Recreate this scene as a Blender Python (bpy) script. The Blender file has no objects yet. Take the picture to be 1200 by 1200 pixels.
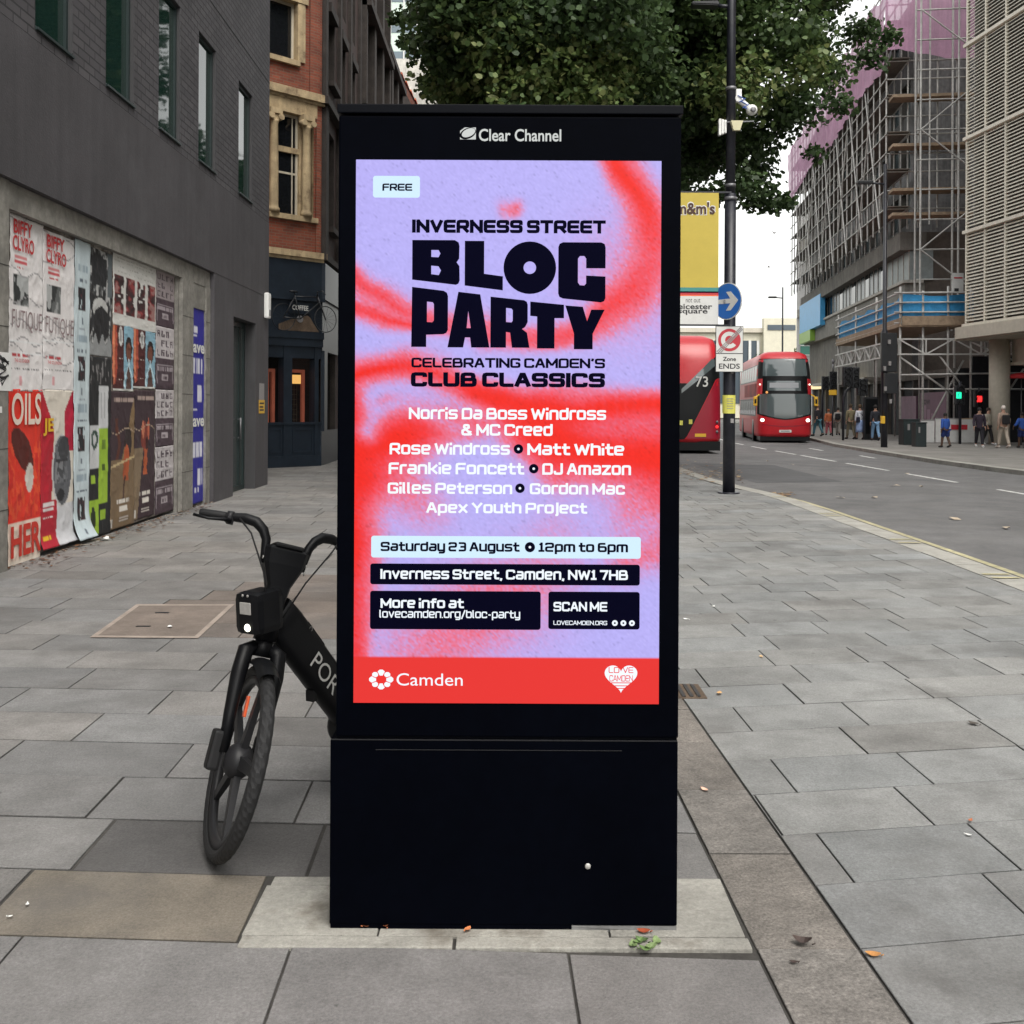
import bpy, bmesh, math, random
import numpy as np
from mathutils import Matrix, Vector
from mathutils.geometry import tessellate_polygon
random.seed(7); RNG = np.random.default_rng(7)
PI = math.pi
scene = bpy.context.scene
COL = scene.collection

# ------------------------------------------------------------------ camera, sky, sun, exposure
PHI = 0.005                      # the photo's small roll
CAMZ = 1.6
cam_d = bpy.data.cameras.new('camera'); cam = bpy.data.objects.new('camera', cam_d); COL.objects.link(cam)
cam.matrix_world = Matrix.Translation((0, 0, CAMZ)) @ Matrix.Rotation(PI/2, 4, 'X') @ Matrix.Rotation(PHI, 4, 'Z')
cam_d.sensor_fit = 'HORIZONTAL'; cam_d.sensor_width = 36; cam_d.lens = 36
cam_d.shift_y = -125/1200; cam_d.clip_start = .05; cam_d.clip_end = 2000
scene.camera = cam
scene.render.resolution_x = scene.render.resolution_y = 1024

SUN_EL, SUN_AZ = math.radians(58), math.radians(155)     # azimuth clockwise from +Y: behind the camera, right
world = bpy.data.worlds.new('World'); scene.world = world; world.use_nodes = True
wt = world.node_tree; wt.nodes.clear()
wo = wt.nodes.new('ShaderNodeOutputWorld'); bg = wt.nodes.new('ShaderNodeBackground')
sky = wt.nodes.new('ShaderNodeTexSky'); sky.sky_type = 'NISHITA'; sky.sun_disc = False
sky.sun_elevation = SUN_EL; sky.sun_rotation = SUN_AZ; sky.dust_density = 3.0; sky.air_density = 1.2
hs = wt.nodes.new('ShaderNodeHueSaturation'); hs.inputs['Saturation'].default_value = .12
tint = wt.nodes.new('ShaderNodeMixRGB'); tint.blend_type = 'MULTIPLY'; tint.inputs[0].default_value = 1
tint.inputs[2].default_value = (1.5, 1.48, 1.42, 1)       # thin bright overcast
wt.links.new(sky.outputs[0], hs.inputs['Color']); wt.links.new(hs.outputs[0], tint.inputs[1])
wt.links.new(tint.outputs[0], bg.inputs[0]); bg.inputs[1].default_value = .15
wt.links.new(bg.outputs[0], wo.inputs[0])
sun_d = bpy.data.lights.new('sun', 'SUN'); sun_d.energy = .8; sun_d.angle = math.radians(35); sun_d.color = (1, .95, .88)
sun = bpy.data.objects.new('sun', sun_d); COL.objects.link(sun)
sd = Vector((math.sin(SUN_AZ)*math.cos(SUN_EL), math.cos(SUN_AZ)*math.cos(SUN_EL), math.sin(SUN_EL)))
sun.rotation_euler = sd.to_track_quat('Z', 'Y').to_euler(); sun.location = (0, -10, 40)
EXPO = 0.7; KE = 2**-EXPO        # lit things are set in finished-picture brightness
vs = scene.view_settings; scene.display_settings.display_device = 'sRGB'
vs.view_transform = 'Standard'; vs.look = 'None'; vs.gamma = 1; vs.exposure = EXPO; vs.use_curve_mapping = False
scene.cycles.max_bounces = 6; scene.cycles.use_denoising = True
scene.cycles.caustics_reflective = False; scene.cycles.caustics_refractive = False

# ------------------------------------------------------------------ helpers
def W(u, v, Y):
    """a point of the photo (1200 px) at distance Y as a world point"""
    a, b = u-600, v-475
    a2 = a*math.cos(PHI)+b*math.sin(PHI); b2 = -a*math.sin(PHI)+b*math.cos(PHI)
    return Vector((a2/1200*Y, Y, CAMZ-b2/1200*Y))
def G(u, v, z=0.0):
    """the ground point under a pixel"""
    b2 = -(u-600)*math.sin(PHI)+(v-475)*math.cos(PHI)
    return W(u, v, (CAMZ-z)*1200/b2)
def sr(r, g, b, k=1.0):
    f = lambda c: ((c/255+.055)/1.055)**2.4 if c > 10 else c/255/12.92
    return (f(r)*k, f(g)*k, f(b)*k)

class MB:
    def __init__(self, M=None):
        self.v = []; self.f = []; self.c = None; self.M = M or Matrix(); self.smooth = set()
    def V(self, p): self.v.append(self.M @ Vector(p)); return len(self.v)-1
    def face(self, idx, sm=False):
        if sm: self.smooth.add(len(self.f))
        self.f.append(tuple(idx))
    def poly(self, pts, sm=False): self.face([self.V(p) for p in pts], sm)
    def quad(self, a, b, c, d): self.poly([a, b, c, d])
    def box(self, x0, x1, y0, y1, z0, z1, bev=0, T=None):
        if x0 > x1: x0, x1 = x1, x0
        if y0 > y1: y0, y1 = y1, y0
        if z0 > z1: z0, z1 = z1, z0
        T = T or Matrix()
        if bev <= 0:
            i = [self.V(T @ Vector(p)) for p in ((x0,y0,z0),(x1,y0,z0),(x1,y1,z0),(x0,y1,z0),(x0,y0,z1),(x1,y0,z1),(x1,y1,z1),(x0,y1,z1))]
            for q in ((3,2,1,0),(4,5,6,7),(0,1,5,4),(1,2,6,5),(2,3,7,6),(3,0,4,7)): self.face([i[k] for k in q])
            return
        bm = bmesh.new(); bmesh.ops.create_cube(bm, size=1)
        for v in bm.verts: v.co = Vector(((x0+x1)/2+v.co.x*(x1-x0), (y0+y1)/2+v.co.y*(y1-y0), (z0+z1)/2+v.co.z*(z1-z0)))
        b = min(bev, .45*min(x1-x0, y1-y0, z1-z0))
        bmesh.ops.bevel(bm, geom=bm.edges[:], offset=b, segments=2, affect='EDGES', profile=.6)
        self.addbm(bm, T)
    def addbm(self, bm, T=None, sm=False):
        T = T or Matrix(); o = len(self.v); bm.verts.index_update()
        for v in bm.verts: self.V(T @ v.co)
        for f in bm.faces: self.face([o+v.index for v in f.verts], sm)
        bm.free()
    def tube(self, pts, r, n=10, caps=True, sm=True, flat=1.0):
        """a tube through pts; r is a number or one per point"""
        P = [Vector(p) for p in pts]; R = r if hasattr(r, '__len__') else [r]*len(P)
        rings = []; up = None
        for i, p in enumerate(P):
            d = (P[min(i+1, len(P)-1)]-P[max(i-1, 0)]).normalized()
            if up is None: up = Vector((0, 0, 1)) if abs(d.z) < .9 else Vector((1, 0, 0))
            a = d.cross(up)
            if a.length < 1e-4: a = d.cross(Vector((0, 1, 0)))
            a.normalize(); b = a.cross(d).normalized(); up = b
            rings.append([self.V(p+(a*math.cos(2*PI*k/n)*flat+b*math.sin(2*PI*k/n))*R[i]) for k in range(n)])
        for i in range(len(P)-1):
            for k in range(n): self.face([rings[i][k], rings[i][(k+1) % n], rings[i+1][(k+1) % n], rings[i+1][k]], sm)
        if caps: self.face(rings[0][::-1]); self.face(rings[-1])
    def bar(self, p, q, w, d=None):
        """a square bar from p to q"""
        p, q = Vector(p), Vector(q); d = d or w; ax = (q-p); L = ax.length; ax.normalize()
        up = Vector((0, 0, 1)) if abs(ax.z) < .95 else Vector((0, 1, 0))
        s = ax.cross(up).normalized(); t = s.cross(ax)
        T = Matrix((( ax.x, s.x, t.x, p.x), (ax.y, s.y, t.y, p.y), (ax.z, s.z, t.z, p.z), (0, 0, 0, 1)))
        self.box(0, L, -w/2, w/2, -d/2, d/2, 0, T)
    def lathe(self, prof, n=32, T=None, closed=False, sm=True, caps=True):
        """profile (r, h) turned round the local z axis"""
        T = T or Matrix(); rings = []
        for r, h in prof:
            rings.append([self.V(T @ Vector((r*math.cos(2*PI*k/n), r*math.sin(2*PI*k/n), h))) for k in range(n)])
        m = len(prof)
        for i in range(m if closed else m-1):
            for k in range(n): self.face([rings[i][k], rings[i][(k+1) % n], rings[(i+1) % m][(k+1) % n], rings[(i+1) % m][k]], sm)
        if not closed and caps:
            if prof[0][0] > 1e-4: self.face(rings[0][::-1])
            if prof[-1][0] > 1e-4: self.face(rings[-1])
    def ball(self, c, r, n=12, T=None):
        r = r if hasattr(r, '__len__') else (r, r, r); bm = bmesh.new()
        bmesh.ops.create_uvsphere(bm, u_segments=n, v_segments=max(6, n//2+2), radius=1)
        for v in bm.verts: v.co = Vector((c[0]+v.co.x*r[0], c[1]+v.co.y*r[1], c[2]+v.co.z*r[2]))
        self.addbm(bm, T, True)
    def prism(self, outline, z0, z1, T=None, holes=()):
        """outline in local xy pushed from z0 to z1 (z1 is the face)"""
        T = T or Matrix(); loops = [list(outline)]+[list(h) for h in holes]
        flat = [p for l in loops for p in l]
        tris = tessellate_polygon([[Vector((p[0], p[1], 0)) for p in l] for l in loops])
        top = [self.V(T @ Vector((p[0], p[1], z1))) for p in flat]
        for t in tris:
            a, b, c = [Vector((flat[k][0], flat[k][1], 0)) for k in t]
            if (b-a).cross(c-a).z < 0: t = t[::-1]
            self.face([top[k] for k in t])
        if z0 != z1:
            bot = [self.V(T @ Vector((p[0], p[1], z0))) for p in flat]
            for t in tris:
                a, b, c = [Vector((flat[k][0], flat[k][1], 0)) for k in t]
                if (b-a).cross(c-a).z > 0: t = t[::-1]
                self.face([bot[k] for k in t])
            o = 0
            for l in loops:
                m = len(l)
                for k in range(m): self.face([bot[o+k], bot[o+(k+1) % m], top[o+(k+1) % m], top[o+k]])
                o += m
    def build(self, name, mat, parent=None, uv=True):
        me = bpy.data.meshes.new(name); me.from_pydata([tuple(p) for p in self.v], [], self.f)
        if self.smooth:
            fl = np.zeros(len(self.f), bool); fl[list(self.smooth)] = True
            me.polygons.foreach_set('use_smooth', fl)
        if self.c is not None:
            at = me.color_attributes.new('Col', 'FLOAT_COLOR', 'POINT')
            at.data.foreach_set('color', np.asarray(self.c, np.float32).ravel())
        me.update()
        if uv:
            L = me.uv_layers.new(name='UVMap'); nl = len(me.loops)
            nrm = np.empty(len(me.polygons)*3, np.float32); me.polygons.foreach_get('normal', nrm); nrm = nrm.reshape(-1, 3)
            tot = np.empty(len(me.polygons), np.int32); me.polygons.foreach_get('loop_total', tot)
            vi = np.empty(nl, np.int32); me.loops.foreach_get('vertex_index', vi)
            co = np.empty(len(me.vertices)*3, np.float32); me.vertices.foreach_get('co', co); co = co.reshape(-1, 3)[vi]
            nn = np.repeat(nrm, tot, 0); flat = np.abs(nn[:, 2]) > .75
            t = np.stack([-nn[:, 1], nn[:, 0]], 1); ln = np.linalg.norm(t, axis=1, keepdims=True); t = t/np.maximum(ln, 1e-6)
            U = np.where(flat, co[:, 0], (co[:, :2]*t).sum(1)); Vv = np.where(flat, co[:, 1], co[:, 2])
            L.data.foreach_set('uv', np.stack([U, Vv], 1).astype(np.float32).ravel())
        o = bpy.data.objects.new(name, me); COL.objects.link(o)
        for m in (mat if isinstance(mat, (list, tuple)) else [mat]): me.materials.append(m)
        if parent is not None: adopt(o, parent)
        return o

def adopt(o, parent):
    o.parent = parent
    w = Matrix(); p = parent; chain = []
    while p is not None:
        chain.append(p); p = p.parent
    for p in reversed(chain): w = w @ (p.matrix_parent_inverse @ p.matrix_basis)
    o.matrix_parent_inverse = w.inverted()
def tag(o, label=None, cat=None, group=None, kind=None):
    if label: o['label'] = label
    if cat: o['category'] = cat
    if group: o['group'] = group
    if kind: o['kind'] = kind
    return o
def thing(name, label, cat, loc=(0, 0, 0), group=None):
    o = bpy.data.objects.new(name, None); COL.objects.link(o); o.location = loc
    o.empty_display_size = .2
    return tag(o, label, cat, group)
def struct(o): o['kind'] = 'structure'; return o

# ------------------------------------------------------------------ materials
def nodes(name):
    m = bpy.data.materials.new(name); m.use_nodes = True; t = m.node_tree
    return m, t, t.nodes['Principled BSDF']
def mat(name, col, rough=.6, metal=0.0, spec=.5, var=0.0, vscale=6.0, bump=0.0, bscale=60.0, emit=0.0, attr=False, streak=0.0, dirt=None, alpha=1.0, coat=0.0, tr=0.0, grain=0.0, spots=0.0, stain=0.0):
    """a plain procedural surface: base colour with two scales of mottling, optional streaks, dirt patches and bump"""
    m, t, p = nodes(name); N = t.nodes.new; K = t.links.new
    p.inputs['Roughness'].default_value = rough; p.inputs['Metallic'].default_value = metal
    p.inputs['Specular IOR Level'].default_value = spec; p.inputs['Coat Weight'].default_value = coat
    p.inputs['Alpha'].default_value = alpha; p.inputs['Transmission Weight'].default_value = tr
    tc = N('ShaderNodeTexCoord'); src = None
    if attr:
        a = N('ShaderNodeAttribute'); a.attribute_name = 'Col'; src = a.outputs['Color']
        if col is not None:
            mx = N('ShaderNodeMixRGB'); mx.blend_type = 'MULTIPLY'; mx.inputs[0].default_value = 1
            mx.inputs[2].default_value = (*col, 1); K(src, mx.inputs[1]); src = mx.outputs[0]
    else:
        rgb = N('ShaderNodeRGB'); rgb.outputs[0].default_value = (*col, 1); src = rgb.outputs[0]
    def scaled(src, fac_out, lo, hi):
        mr = N('ShaderNodeMapRange'); mr.inputs[1].default_value = .3; mr.inputs[2].default_value = .7
        mr.inputs[3].default_value = lo; mr.inputs[4].default_value = hi; K(fac_out, mr.inputs[0])
        mx = N('ShaderNodeMixRGB'); mx.blend_type = 'MULTIPLY'; mx.inputs[0].default_value = 1
        K(src, mx.inputs[1]); K(mr.outputs[0], mx.inputs[2]); return mx.outputs[0]
    if var > 0:
        for sc, k in ((vscale*.25, 1), (vscale, .8), (vscale*9, .7)):
            n = N('ShaderNodeTexNoise'); n.inputs['Scale'].default_value = sc; n.inputs['Detail'].default_value = 5
            K(tc.outputs['Object'], n.inputs['Vector']); src = scaled(src, n.outputs[0], 1-var*k, 1+var*k)
    if grain > 0:
        for sc in (110, 330):
            n = N('ShaderNodeTexNoise'); n.inputs['Scale'].default_value = sc; n.inputs['Detail'].default_value = 2
            K(tc.outputs['Object'], n.inputs['Vector']); src = scaled(src, n.outputs[0], 1-grain, 1+grain)
    if streak > 0:
        mp = N('ShaderNodeMapping'); mp.inputs['Scale'].default_value = (7, 7, .35); K(tc.outputs['Object'], mp.inputs[0])
        n = N('ShaderNodeTexNoise'); n.inputs['Scale'].default_value = 1.0; n.inputs['Detail'].default_value = 4
        K(mp.outputs[0], n.inputs['Vector']); src = scaled(src, n.outputs[0], 1-streak, 1+streak*.5)
    if dirt:
        n = N('ShaderNodeTexNoise'); n.inputs['Scale'].default_value = dirt[1]; n.inputs['Detail'].default_value = 7; n.inputs['Roughness'].default_value = .65
        K(tc.outputs['Object'], n.inputs['Vector'])
        r = N('ShaderNodeMapRange'); r.inputs[1].default_value = .52; r.inputs[2].default_value = .68; r.inputs[4].default_value = dirt[2]
        K(n.outputs[0], r.inputs[0]); mx = N('ShaderNodeMixRGB'); mx.inputs[2].default_value = (*dirt[0], 1)
        K(r.outputs[0], mx.inputs[0]); K(src, mx.inputs[1]); src = mx.outputs[0]
    if stain > 0:
        for sc, lo, hi in ((.55, 1-stain, 1+stain*.6), (2.3, 1-stain*.6, 1+stain*.5)):
            n = N('ShaderNodeTexNoise'); n.inputs['Scale'].default_value = sc; n.inputs['Detail'].default_value = 9; n.inputs['Roughness'].default_value = .7; n.inputs['Distortion'].default_value = .6
            K(tc.outputs['Object'], n.inputs['Vector']); src = scaled(src, n.outputs[0], lo, hi)
    if spots > 0:
        vo = N('ShaderNodeTexVoronoi'); vo.inputs['Scale'].default_value = 3.4; K(tc.outputs['Object'], vo.inputs['Vector'])
        nz = N('ShaderNodeTexNoise'); nz.inputs['Scale'].default_value = 55; K(tc.outputs['Object'], nz.inputs['Vector'])
        sz_ = N('ShaderNodeMath'); sz_.operation = 'MULTIPLY_ADD'; K(nz.outputs[0], sz_.inputs[0]); sz_.inputs[1].default_value = .06; K(vo.outputs['Distance'], sz_.inputs[2])
        sp = N('ShaderNodeSeparateColor'); K(vo.outputs['Color'], sp.inputs[0])
        th_ = N('ShaderNodeMath'); th_.operation = 'MULTIPLY_ADD'; K(sp.outputs[0], th_.inputs[0]); th_.inputs[1].default_value = .075; th_.inputs[2].default_value = .0
        lt_ = N('ShaderNodeMath'); lt_.operation = 'SUBTRACT'; K(sz_.outputs[0], lt_.inputs[0]); K(th_.outputs[0], lt_.inputs[1])
        mr = N('ShaderNodeMapRange'); mr.inputs[1].default_value = .0; mr.inputs[2].default_value = .03; mr.inputs[3].default_value = 1-spots; mr.inputs[4].default_value = 1; K(lt_.outputs[0], mr.inputs[0])
        mx = N('ShaderNodeMixRGB'); mx.blend_type = 'MULTIPLY'; mx.inputs[0].default_value = 1; K(src, mx.inputs[1]); K(mr.outputs[0], mx.inputs[2]); src = mx.outputs[0]
    K(src, p.inputs['Base Color'])
    if bump > 0:
        n = N('ShaderNodeTexNoise'); n.inputs['Scale'].default_value = bscale; n.inputs['Detail'].default_value = 6
        K(tc.outputs['Object'], n.inputs['Vector']); b = N('ShaderNodeBump'); b.inputs['Strength'].default_value = bump; b.inputs['Distance'].default_value = .01
        K(n.outputs[0], b.inputs['Height']); K(b.outputs[0], p.inputs['Normal'])
    if emit > 0:
        K(src, p.inputs['Emission Color']); p.inputs['Emission Strength'].default_value = emit*KE
    return m
def brick(name, c1, c2, mortar, bw=.225, bh=.075, ms=.01, rough=.85, offset=.5, bump=.4, var=.2, squash=1):
    m, t, p = nodes(name); N = t.nodes.new; K = t.links.new
    p.inputs['Roughness'].default_value = rough
    uv = N('ShaderNodeTexCoord'); b = N('ShaderNodeTexBrick'); b.offset = offset; b.squash = squash
    for k, c in (('Color1', c1), ('Color2', c2), ('Mortar', mortar)): b.inputs[k].default_value = (*c, 1)
    b.inputs['Scale'].default_value = 1; b.inputs['Mortar Size'].default_value = ms; b.inputs['Mortar Smooth'].default_value = .15
    b.inputs['Brick Width'].default_value = bw; b.inputs['Row Height'].default_value = bh; b.inputs['Bias'].default_value = 0
    K(uv.outputs['UV'], b.inputs['Vector'])
    n = N('ShaderNodeTexNoise'); n.inputs['Scale'].default_value = 1.3; n.inputs['Detail'].default_value = 7; K(uv.outputs['Object'], n.inputs['Vector'])
    mr = N('ShaderNodeMapRange'); mr.inputs[1].default_value = .3; mr.inputs[2].default_value = .7; mr.inputs[3].default_value = 1-var; mr.inputs[4].default_value = 1+var
    K(n.outputs[0], mr.inputs[0]); mx = N('ShaderNodeMixRGB'); mx.blend_type = 'MULTIPLY'; mx.inputs[0].default_value = 1
    K(b.outputs['Color'], mx.inputs[1]); K(mr.outputs[0], mx.inputs[2]); K(mx.outputs[0], p.inputs['Base Color'])
    bp = N('ShaderNodeBump'); bp.inputs['Strength'].default_value = bump; bp.inputs['Distance'].default_value = .01; bp.invert = True
    K(b.outputs['Fac'], bp.inputs['Height']); K(bp.outputs[0], p.inputs['Normal'])
    return m
def glass(name, col=(.012, .016, .018), rough=.04, spec=.6, wav=.15):
    m, t, p = nodes(name); N = t.nodes.new; K = t.links.new
    p.inputs['Base Color'].default_value = (*col, 1); p.inputs['Roughness'].default_value = rough; p.inputs['Specular IOR Level'].default_value = spec
    tc = N('ShaderNodeTexCoord'); n = N('ShaderNodeTexNoise'); n.inputs['Scale'].default_value = 1.2; K(tc.outputs['Object'], n.inputs['Vector'])
    b = N('ShaderNodeBump'); b.inputs['Strength'].default_value = wav; b.inputs['Distance'].default_value = .02
    K(n.outputs[0], b.inputs['Height']); K(b.outputs[0], p.inputs['Normal']); return m
def lamp(name, col, s):
    m, t, p = nodes(name); p.inputs['Base Color'].default_value = (*[min(c, .8)*.08 for c in col], 1); p.inputs['Specular IOR Level'].default_value = .1
    p.inputs['Emission Color'].default_value = (*col, 1); p.inputs['Emission Strength'].default_value = s*KE; return m

M = {}
M['asphalt'] = mat('asphalt', (.135, .133, .134), .85, var=.12, vscale=2.2, bump=.5, bscale=160, dirt=((.16, .155, .15), .35, .5), grain=.12, stain=.16)
M['joint'] = mat('joint_dirt', (.045, .042, .038), .95, var=.3, vscale=8)
M['slab'] = mat('paving_slab', (1, 1, 1), .8, attr=True, var=.11, vscale=5, bump=.4, bscale=140, dirt=((.105, .10, .096), 1.1, .6), spec=.35, grain=.15, spots=.45, stain=.2)
M['granite_strip'] = mat('granite_sett', (1, 1, 1), .85, attr=True, var=.16, vscale=12, bump=1.0, bscale=42, grain=.25, stain=.22, spots=.3)
M['kerb'] = mat('granite_kerb', (.33, .32, .29), .85, var=.14, vscale=6, bump=.4, bscale=90)
M['white_conc'] = mat('white_concrete', (.315, .305, .275), .85, var=.16, vscale=5, bump=.4, bscale=80, dirt=((.13, .11, .085), 3.0, .8), stain=.25, grain=.1)
M['line_white'] = mat('line_white', (.62, .62, .6), .7, var=.2, vscale=9, dirt=((.15, .15, .15), 7, .7))
M['line_yellow'] = mat('line_yellow', (.40, .365, .22), .7, var=.2, vscale=9, dirt=((.22, .21, .18), 8, .6))
M['cladding'] = mat('painted_cladding', (.063, .059, .065), .7, var=.1, vscale=1.5, bump=.25, bscale=50, dirt=((.09, .086, .094), .8, .6), streak=.14, grain=.1)
M['dark_brick'] = brick('dark_painted_brick', (.078, .073, .080), (.056, .053, .060), (.026, .025, .028), .30, .10, .010, .75, var=.15, bump=1.0)
M['granite'] = mat('grey_granite', (.215, .205, .185), .7, var=.2, vscale=14, bump=.15, bscale=120, dirt=((.11, .105, .095), 1.2, .55), streak=.1)
M['reveal'] = mat('dark_reveal', (.045, .044, .047), .7, var=.1)
M['black_metal'] = mat('black_metal', (.012, .013, .016), .42, var=.15, vscale=5)
M['frame_dark'] = mat('dark_green_frame', (.016, .028, .028), .4)
M['glass'] = glass('window_glass', (.012, .032, .026))  # green in the base colour stands in for reflected trees
M['glass_dark'] = glass('dark_glass', (.008, .009, .011))
M['kiosk'] = mat('kiosk_black', (.0010, .0014, .0032), .5, spec=.02, var=.15, vscale=3)
M['kiosk_edge'] = mat('kiosk_edge', (.0022, .0028, .005), .45, spec=.08)
M['zinc'] = mat('grey_plinth', (.2, .2, .2), .5, var=.2)
M['white'] = mat('white_paint', (.78, .78, .76), .5, var=.04)
M['paper_white'] = mat('paper_white', (.68, .68, .67), .7, var=.06, vscale=10)
M['text_dark'] = mat('text_dark', (.02, .02, .022), .6)
M['text_red'] = mat('text_red', sr(190, 45, 50), .6)
M['text_navy'] = mat('screen_navy', (.0015, .0015, .010), .6, spec=.02)
M['scr_white'] = lamp('screen_white', (.86, .93, 1.0), 1.0)
M['scr_box'] = lamp('screen_pale_blue', sr(205, 232, 252), 1.0)
M['scr_red'] = lamp('screen_red', sr(238, 52, 48), .95)
M['logo_white'] = lamp('logo_white', (.75, .78, .76), .75)
M['poster'] = mat('poster_paper', None, .65, attr=True, var=.05, vscale=7, bump=.25, bscale=9)
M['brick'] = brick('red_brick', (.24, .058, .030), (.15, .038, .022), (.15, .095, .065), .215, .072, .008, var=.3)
M['brick_shade'] = brick('shaded_brick', (.055, .022, .017), (.036, .017, .014), (.036, .026, .022), .215, .072, .008, var=.3)  # darker copy of the red brick, with the street side's shade in it
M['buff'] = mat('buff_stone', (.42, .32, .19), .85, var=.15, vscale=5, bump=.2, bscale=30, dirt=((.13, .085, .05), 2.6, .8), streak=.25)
M['blackish'] = mat('blackish_stone', (.034, .027, .024), .9, var=.3, vscale=4, streak=.25, bump=.3, bscale=20)  # very dark stone; the pub's street side has its shade in this colour
M['shop_blue'] = mat('shop_navy_paint', (.014, .021, .032), .4, var=.15, spec=.35)
M['cream_wood'] = mat('cream_sash', (.5, .45, .36), .6, var=.1)
M['salmon'] = mat('glowing_salmon_wood', (.45, .12, .07), .55, var=.1, emit=.12)  # faint glow of its own put in for the lit cafe interior
M['rust'] = mat('brown_board', (.11, .075, .05), .8, var=.3, vscale=7)
M['terracotta'] = mat('terracotta_tile', (.42, .10, .045), .8, var=.25, vscale=6)
M['pale_brick'] = brick('pale_brick', (.6, .56, .48), (.5, .47, .4), (.38, .35, .3), .5, .2, .02, var=.1)
M['leaf'] = mat('leaf', (1, 1, 1), .5, attr=True, spec=.35)
lm = M['leaf'].node_tree; pb_ = lm.nodes['Principled BSDF']; tr_ = lm.nodes.new('ShaderNodeBsdfTranslucent'); ms_ = lm.nodes.new('ShaderNodeMixShader'); ms_.inputs[0].default_value = .35
lm.links.new(pb_.inputs['Base Color'].links[0].from_socket, tr_.inputs['Color']); ou_ = [n for n in lm.nodes if n.type == 'OUTPUT_MATERIAL'][0]
lm.links.new(pb_.outputs[0], ms_.inputs[1]); lm.links.new(tr_.outputs[0], ms_.inputs[2]); lm.links.new(ms_.outputs[0], ou_.inputs[0])
M['bark'] = mat('bark', (.12, .10, .075), .9, var=.3, vscale=5, bump=.6, bscale=14)
M['bus_red'] = mat('bus_red', (.50, .011, .020), .35, var=.05, vscale=1, coat=.1)
M['bus_deep'] = mat('bus_deep_red', (.30, .008, .025), .35, var=.06, vscale=1)
M['bus_black'] = mat('bus_black', (.006, .007, .008), .3, spec=.2)
M['bus_glass'] = glass('bus_glass', (.085, .11, .115), .06, .9)  # base lightened to stand in for a glint on the windscreen
M['rubber'] = mat('rubber', (.011, .011, .012), .75, var=.2, vscale=20)
M['grey_metal'] = mat('grey_metal', (.17, .17, .18), .45, metal=.4, var=.1)
M['galv'] = mat('galvanised_tube', (.46, .45, .43), .5, metal=.3, var=.15)
M['headlight'] = lamp('headlight_on', (1, .97, .8), 3.5)
M['amber'] = lamp('amber_marker', (1, .45, .15), .9)
M['red_lamp'] = lamp('red_lamp_on', (1, .03, .03), 2.0)
M['green_lamp'] = lamp('green_lamp_on', (.02, .95, .45), 1.6)
M['mirror_yellow'] = mat('yellow_plastic', (.72, .42, .03), .5)
M['sign_blue'] = mat('sign_blue', (.02, .14, .50), .4)
M['sign_red'] = mat('sign_red', (.45, .02, .035), .45)
M['sign_white'] = mat('sign_white', (.62, .62, .60), .5, var=.04)
M['sign_grey'] = mat('sign_grey', (.25, .24, .24), .5)
M['banner_yellow'] = mat('banner_yellow', (.50, .385, .06), .6, var=.03)
M['banner_brown'] = mat('banner_brown', (.055, .02, .012), .6)
M['teal'] = mat('banner_teal', (.05, .24, .22), .6)
M['note_yellow'] = mat('notice_yellow', (.65, .62, .12), .6, var=.08)
M['post'] = mat('post_black', (.013, .014, .022), .4, var=.25, vscale=3, dirt=((.05, .05, .055), 5, .4))
M['louvre'] = mat('louvre_cream', (.68, .64, .55), .55, var=.05, streak=.06)
M['louvre_back'] = mat('louvre_backing', (.11, .105, .095), .8, var=.2)
M['cream'] = mat('cream_render', (.52, .48, .40), .75, var=.06, streak=.06)
M['concrete'] = mat('raw_concrete', (.16, .15, .135), .85, var=.2, vscale=2, streak=.3, bump=.2, bscale=12)
M['conc_light'] = mat('light_concrete', (.40, .385, .35), .8, var=.1, streak=.15)
M['void'] = mat('dark_interior', (.012, .013, .017), .8, var=.2)
M['plank'] = mat('scaffold_board', (.30, .22, .15), .85, var=.2)
M['net_blue'] = mat('blue_netting', (.035, .27, .55), .7, var=.15, vscale=3, bump=.5, bscale=4)
M['hoard_white'] = mat('white_hoarding', (.55, .55, .54), .6, var=.05)
M['mauve'] = mat('mauve_hoarding', (.20, .095, .155), .55, var=.1)
M['blue_panel'] = mat('sky_blue_panel', (.07, .38, .72), .4, var=.05)
M['green_panel'] = mat('lime_panel', (.25, .45, .06), .4)
M['bin_green'] = mat('cabinet_dark_green', (.016, .026, .028), .45, var=.1)
M['skin'] = mat('skin', (.42, .24, .17), .55)
M['skin_dark'] = mat('skin_dark', (.10, .055, .035), .55)
M['bike_black'] = mat('bike_black', (.0045, .0048, .006), .45, spec=.22, var=.1, vscale=8)
M['bike_grip'] = mat('bike_grip', (.010, .010, .011), .6, spec=.3)
M['bike_grey'] = mat('bike_grey', (.018, .018, .020), .45, spec=.3)
M['orange'] = mat('orange_reflector', (.75, .10, .02), .35)
M['glow_warm'] = lamp('warm_sign', (1, .55, .16), 1.1)
M['glow_strip'] = lamp('warm_strip', (1, .8, .45), 1.1)
M['glow_cool'] = lamp('cool_shop_light', (.65, .8, 1), .9)
M['green_neon'] = lamp('green_led', (.05, .9, .25), 1.0)

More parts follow.
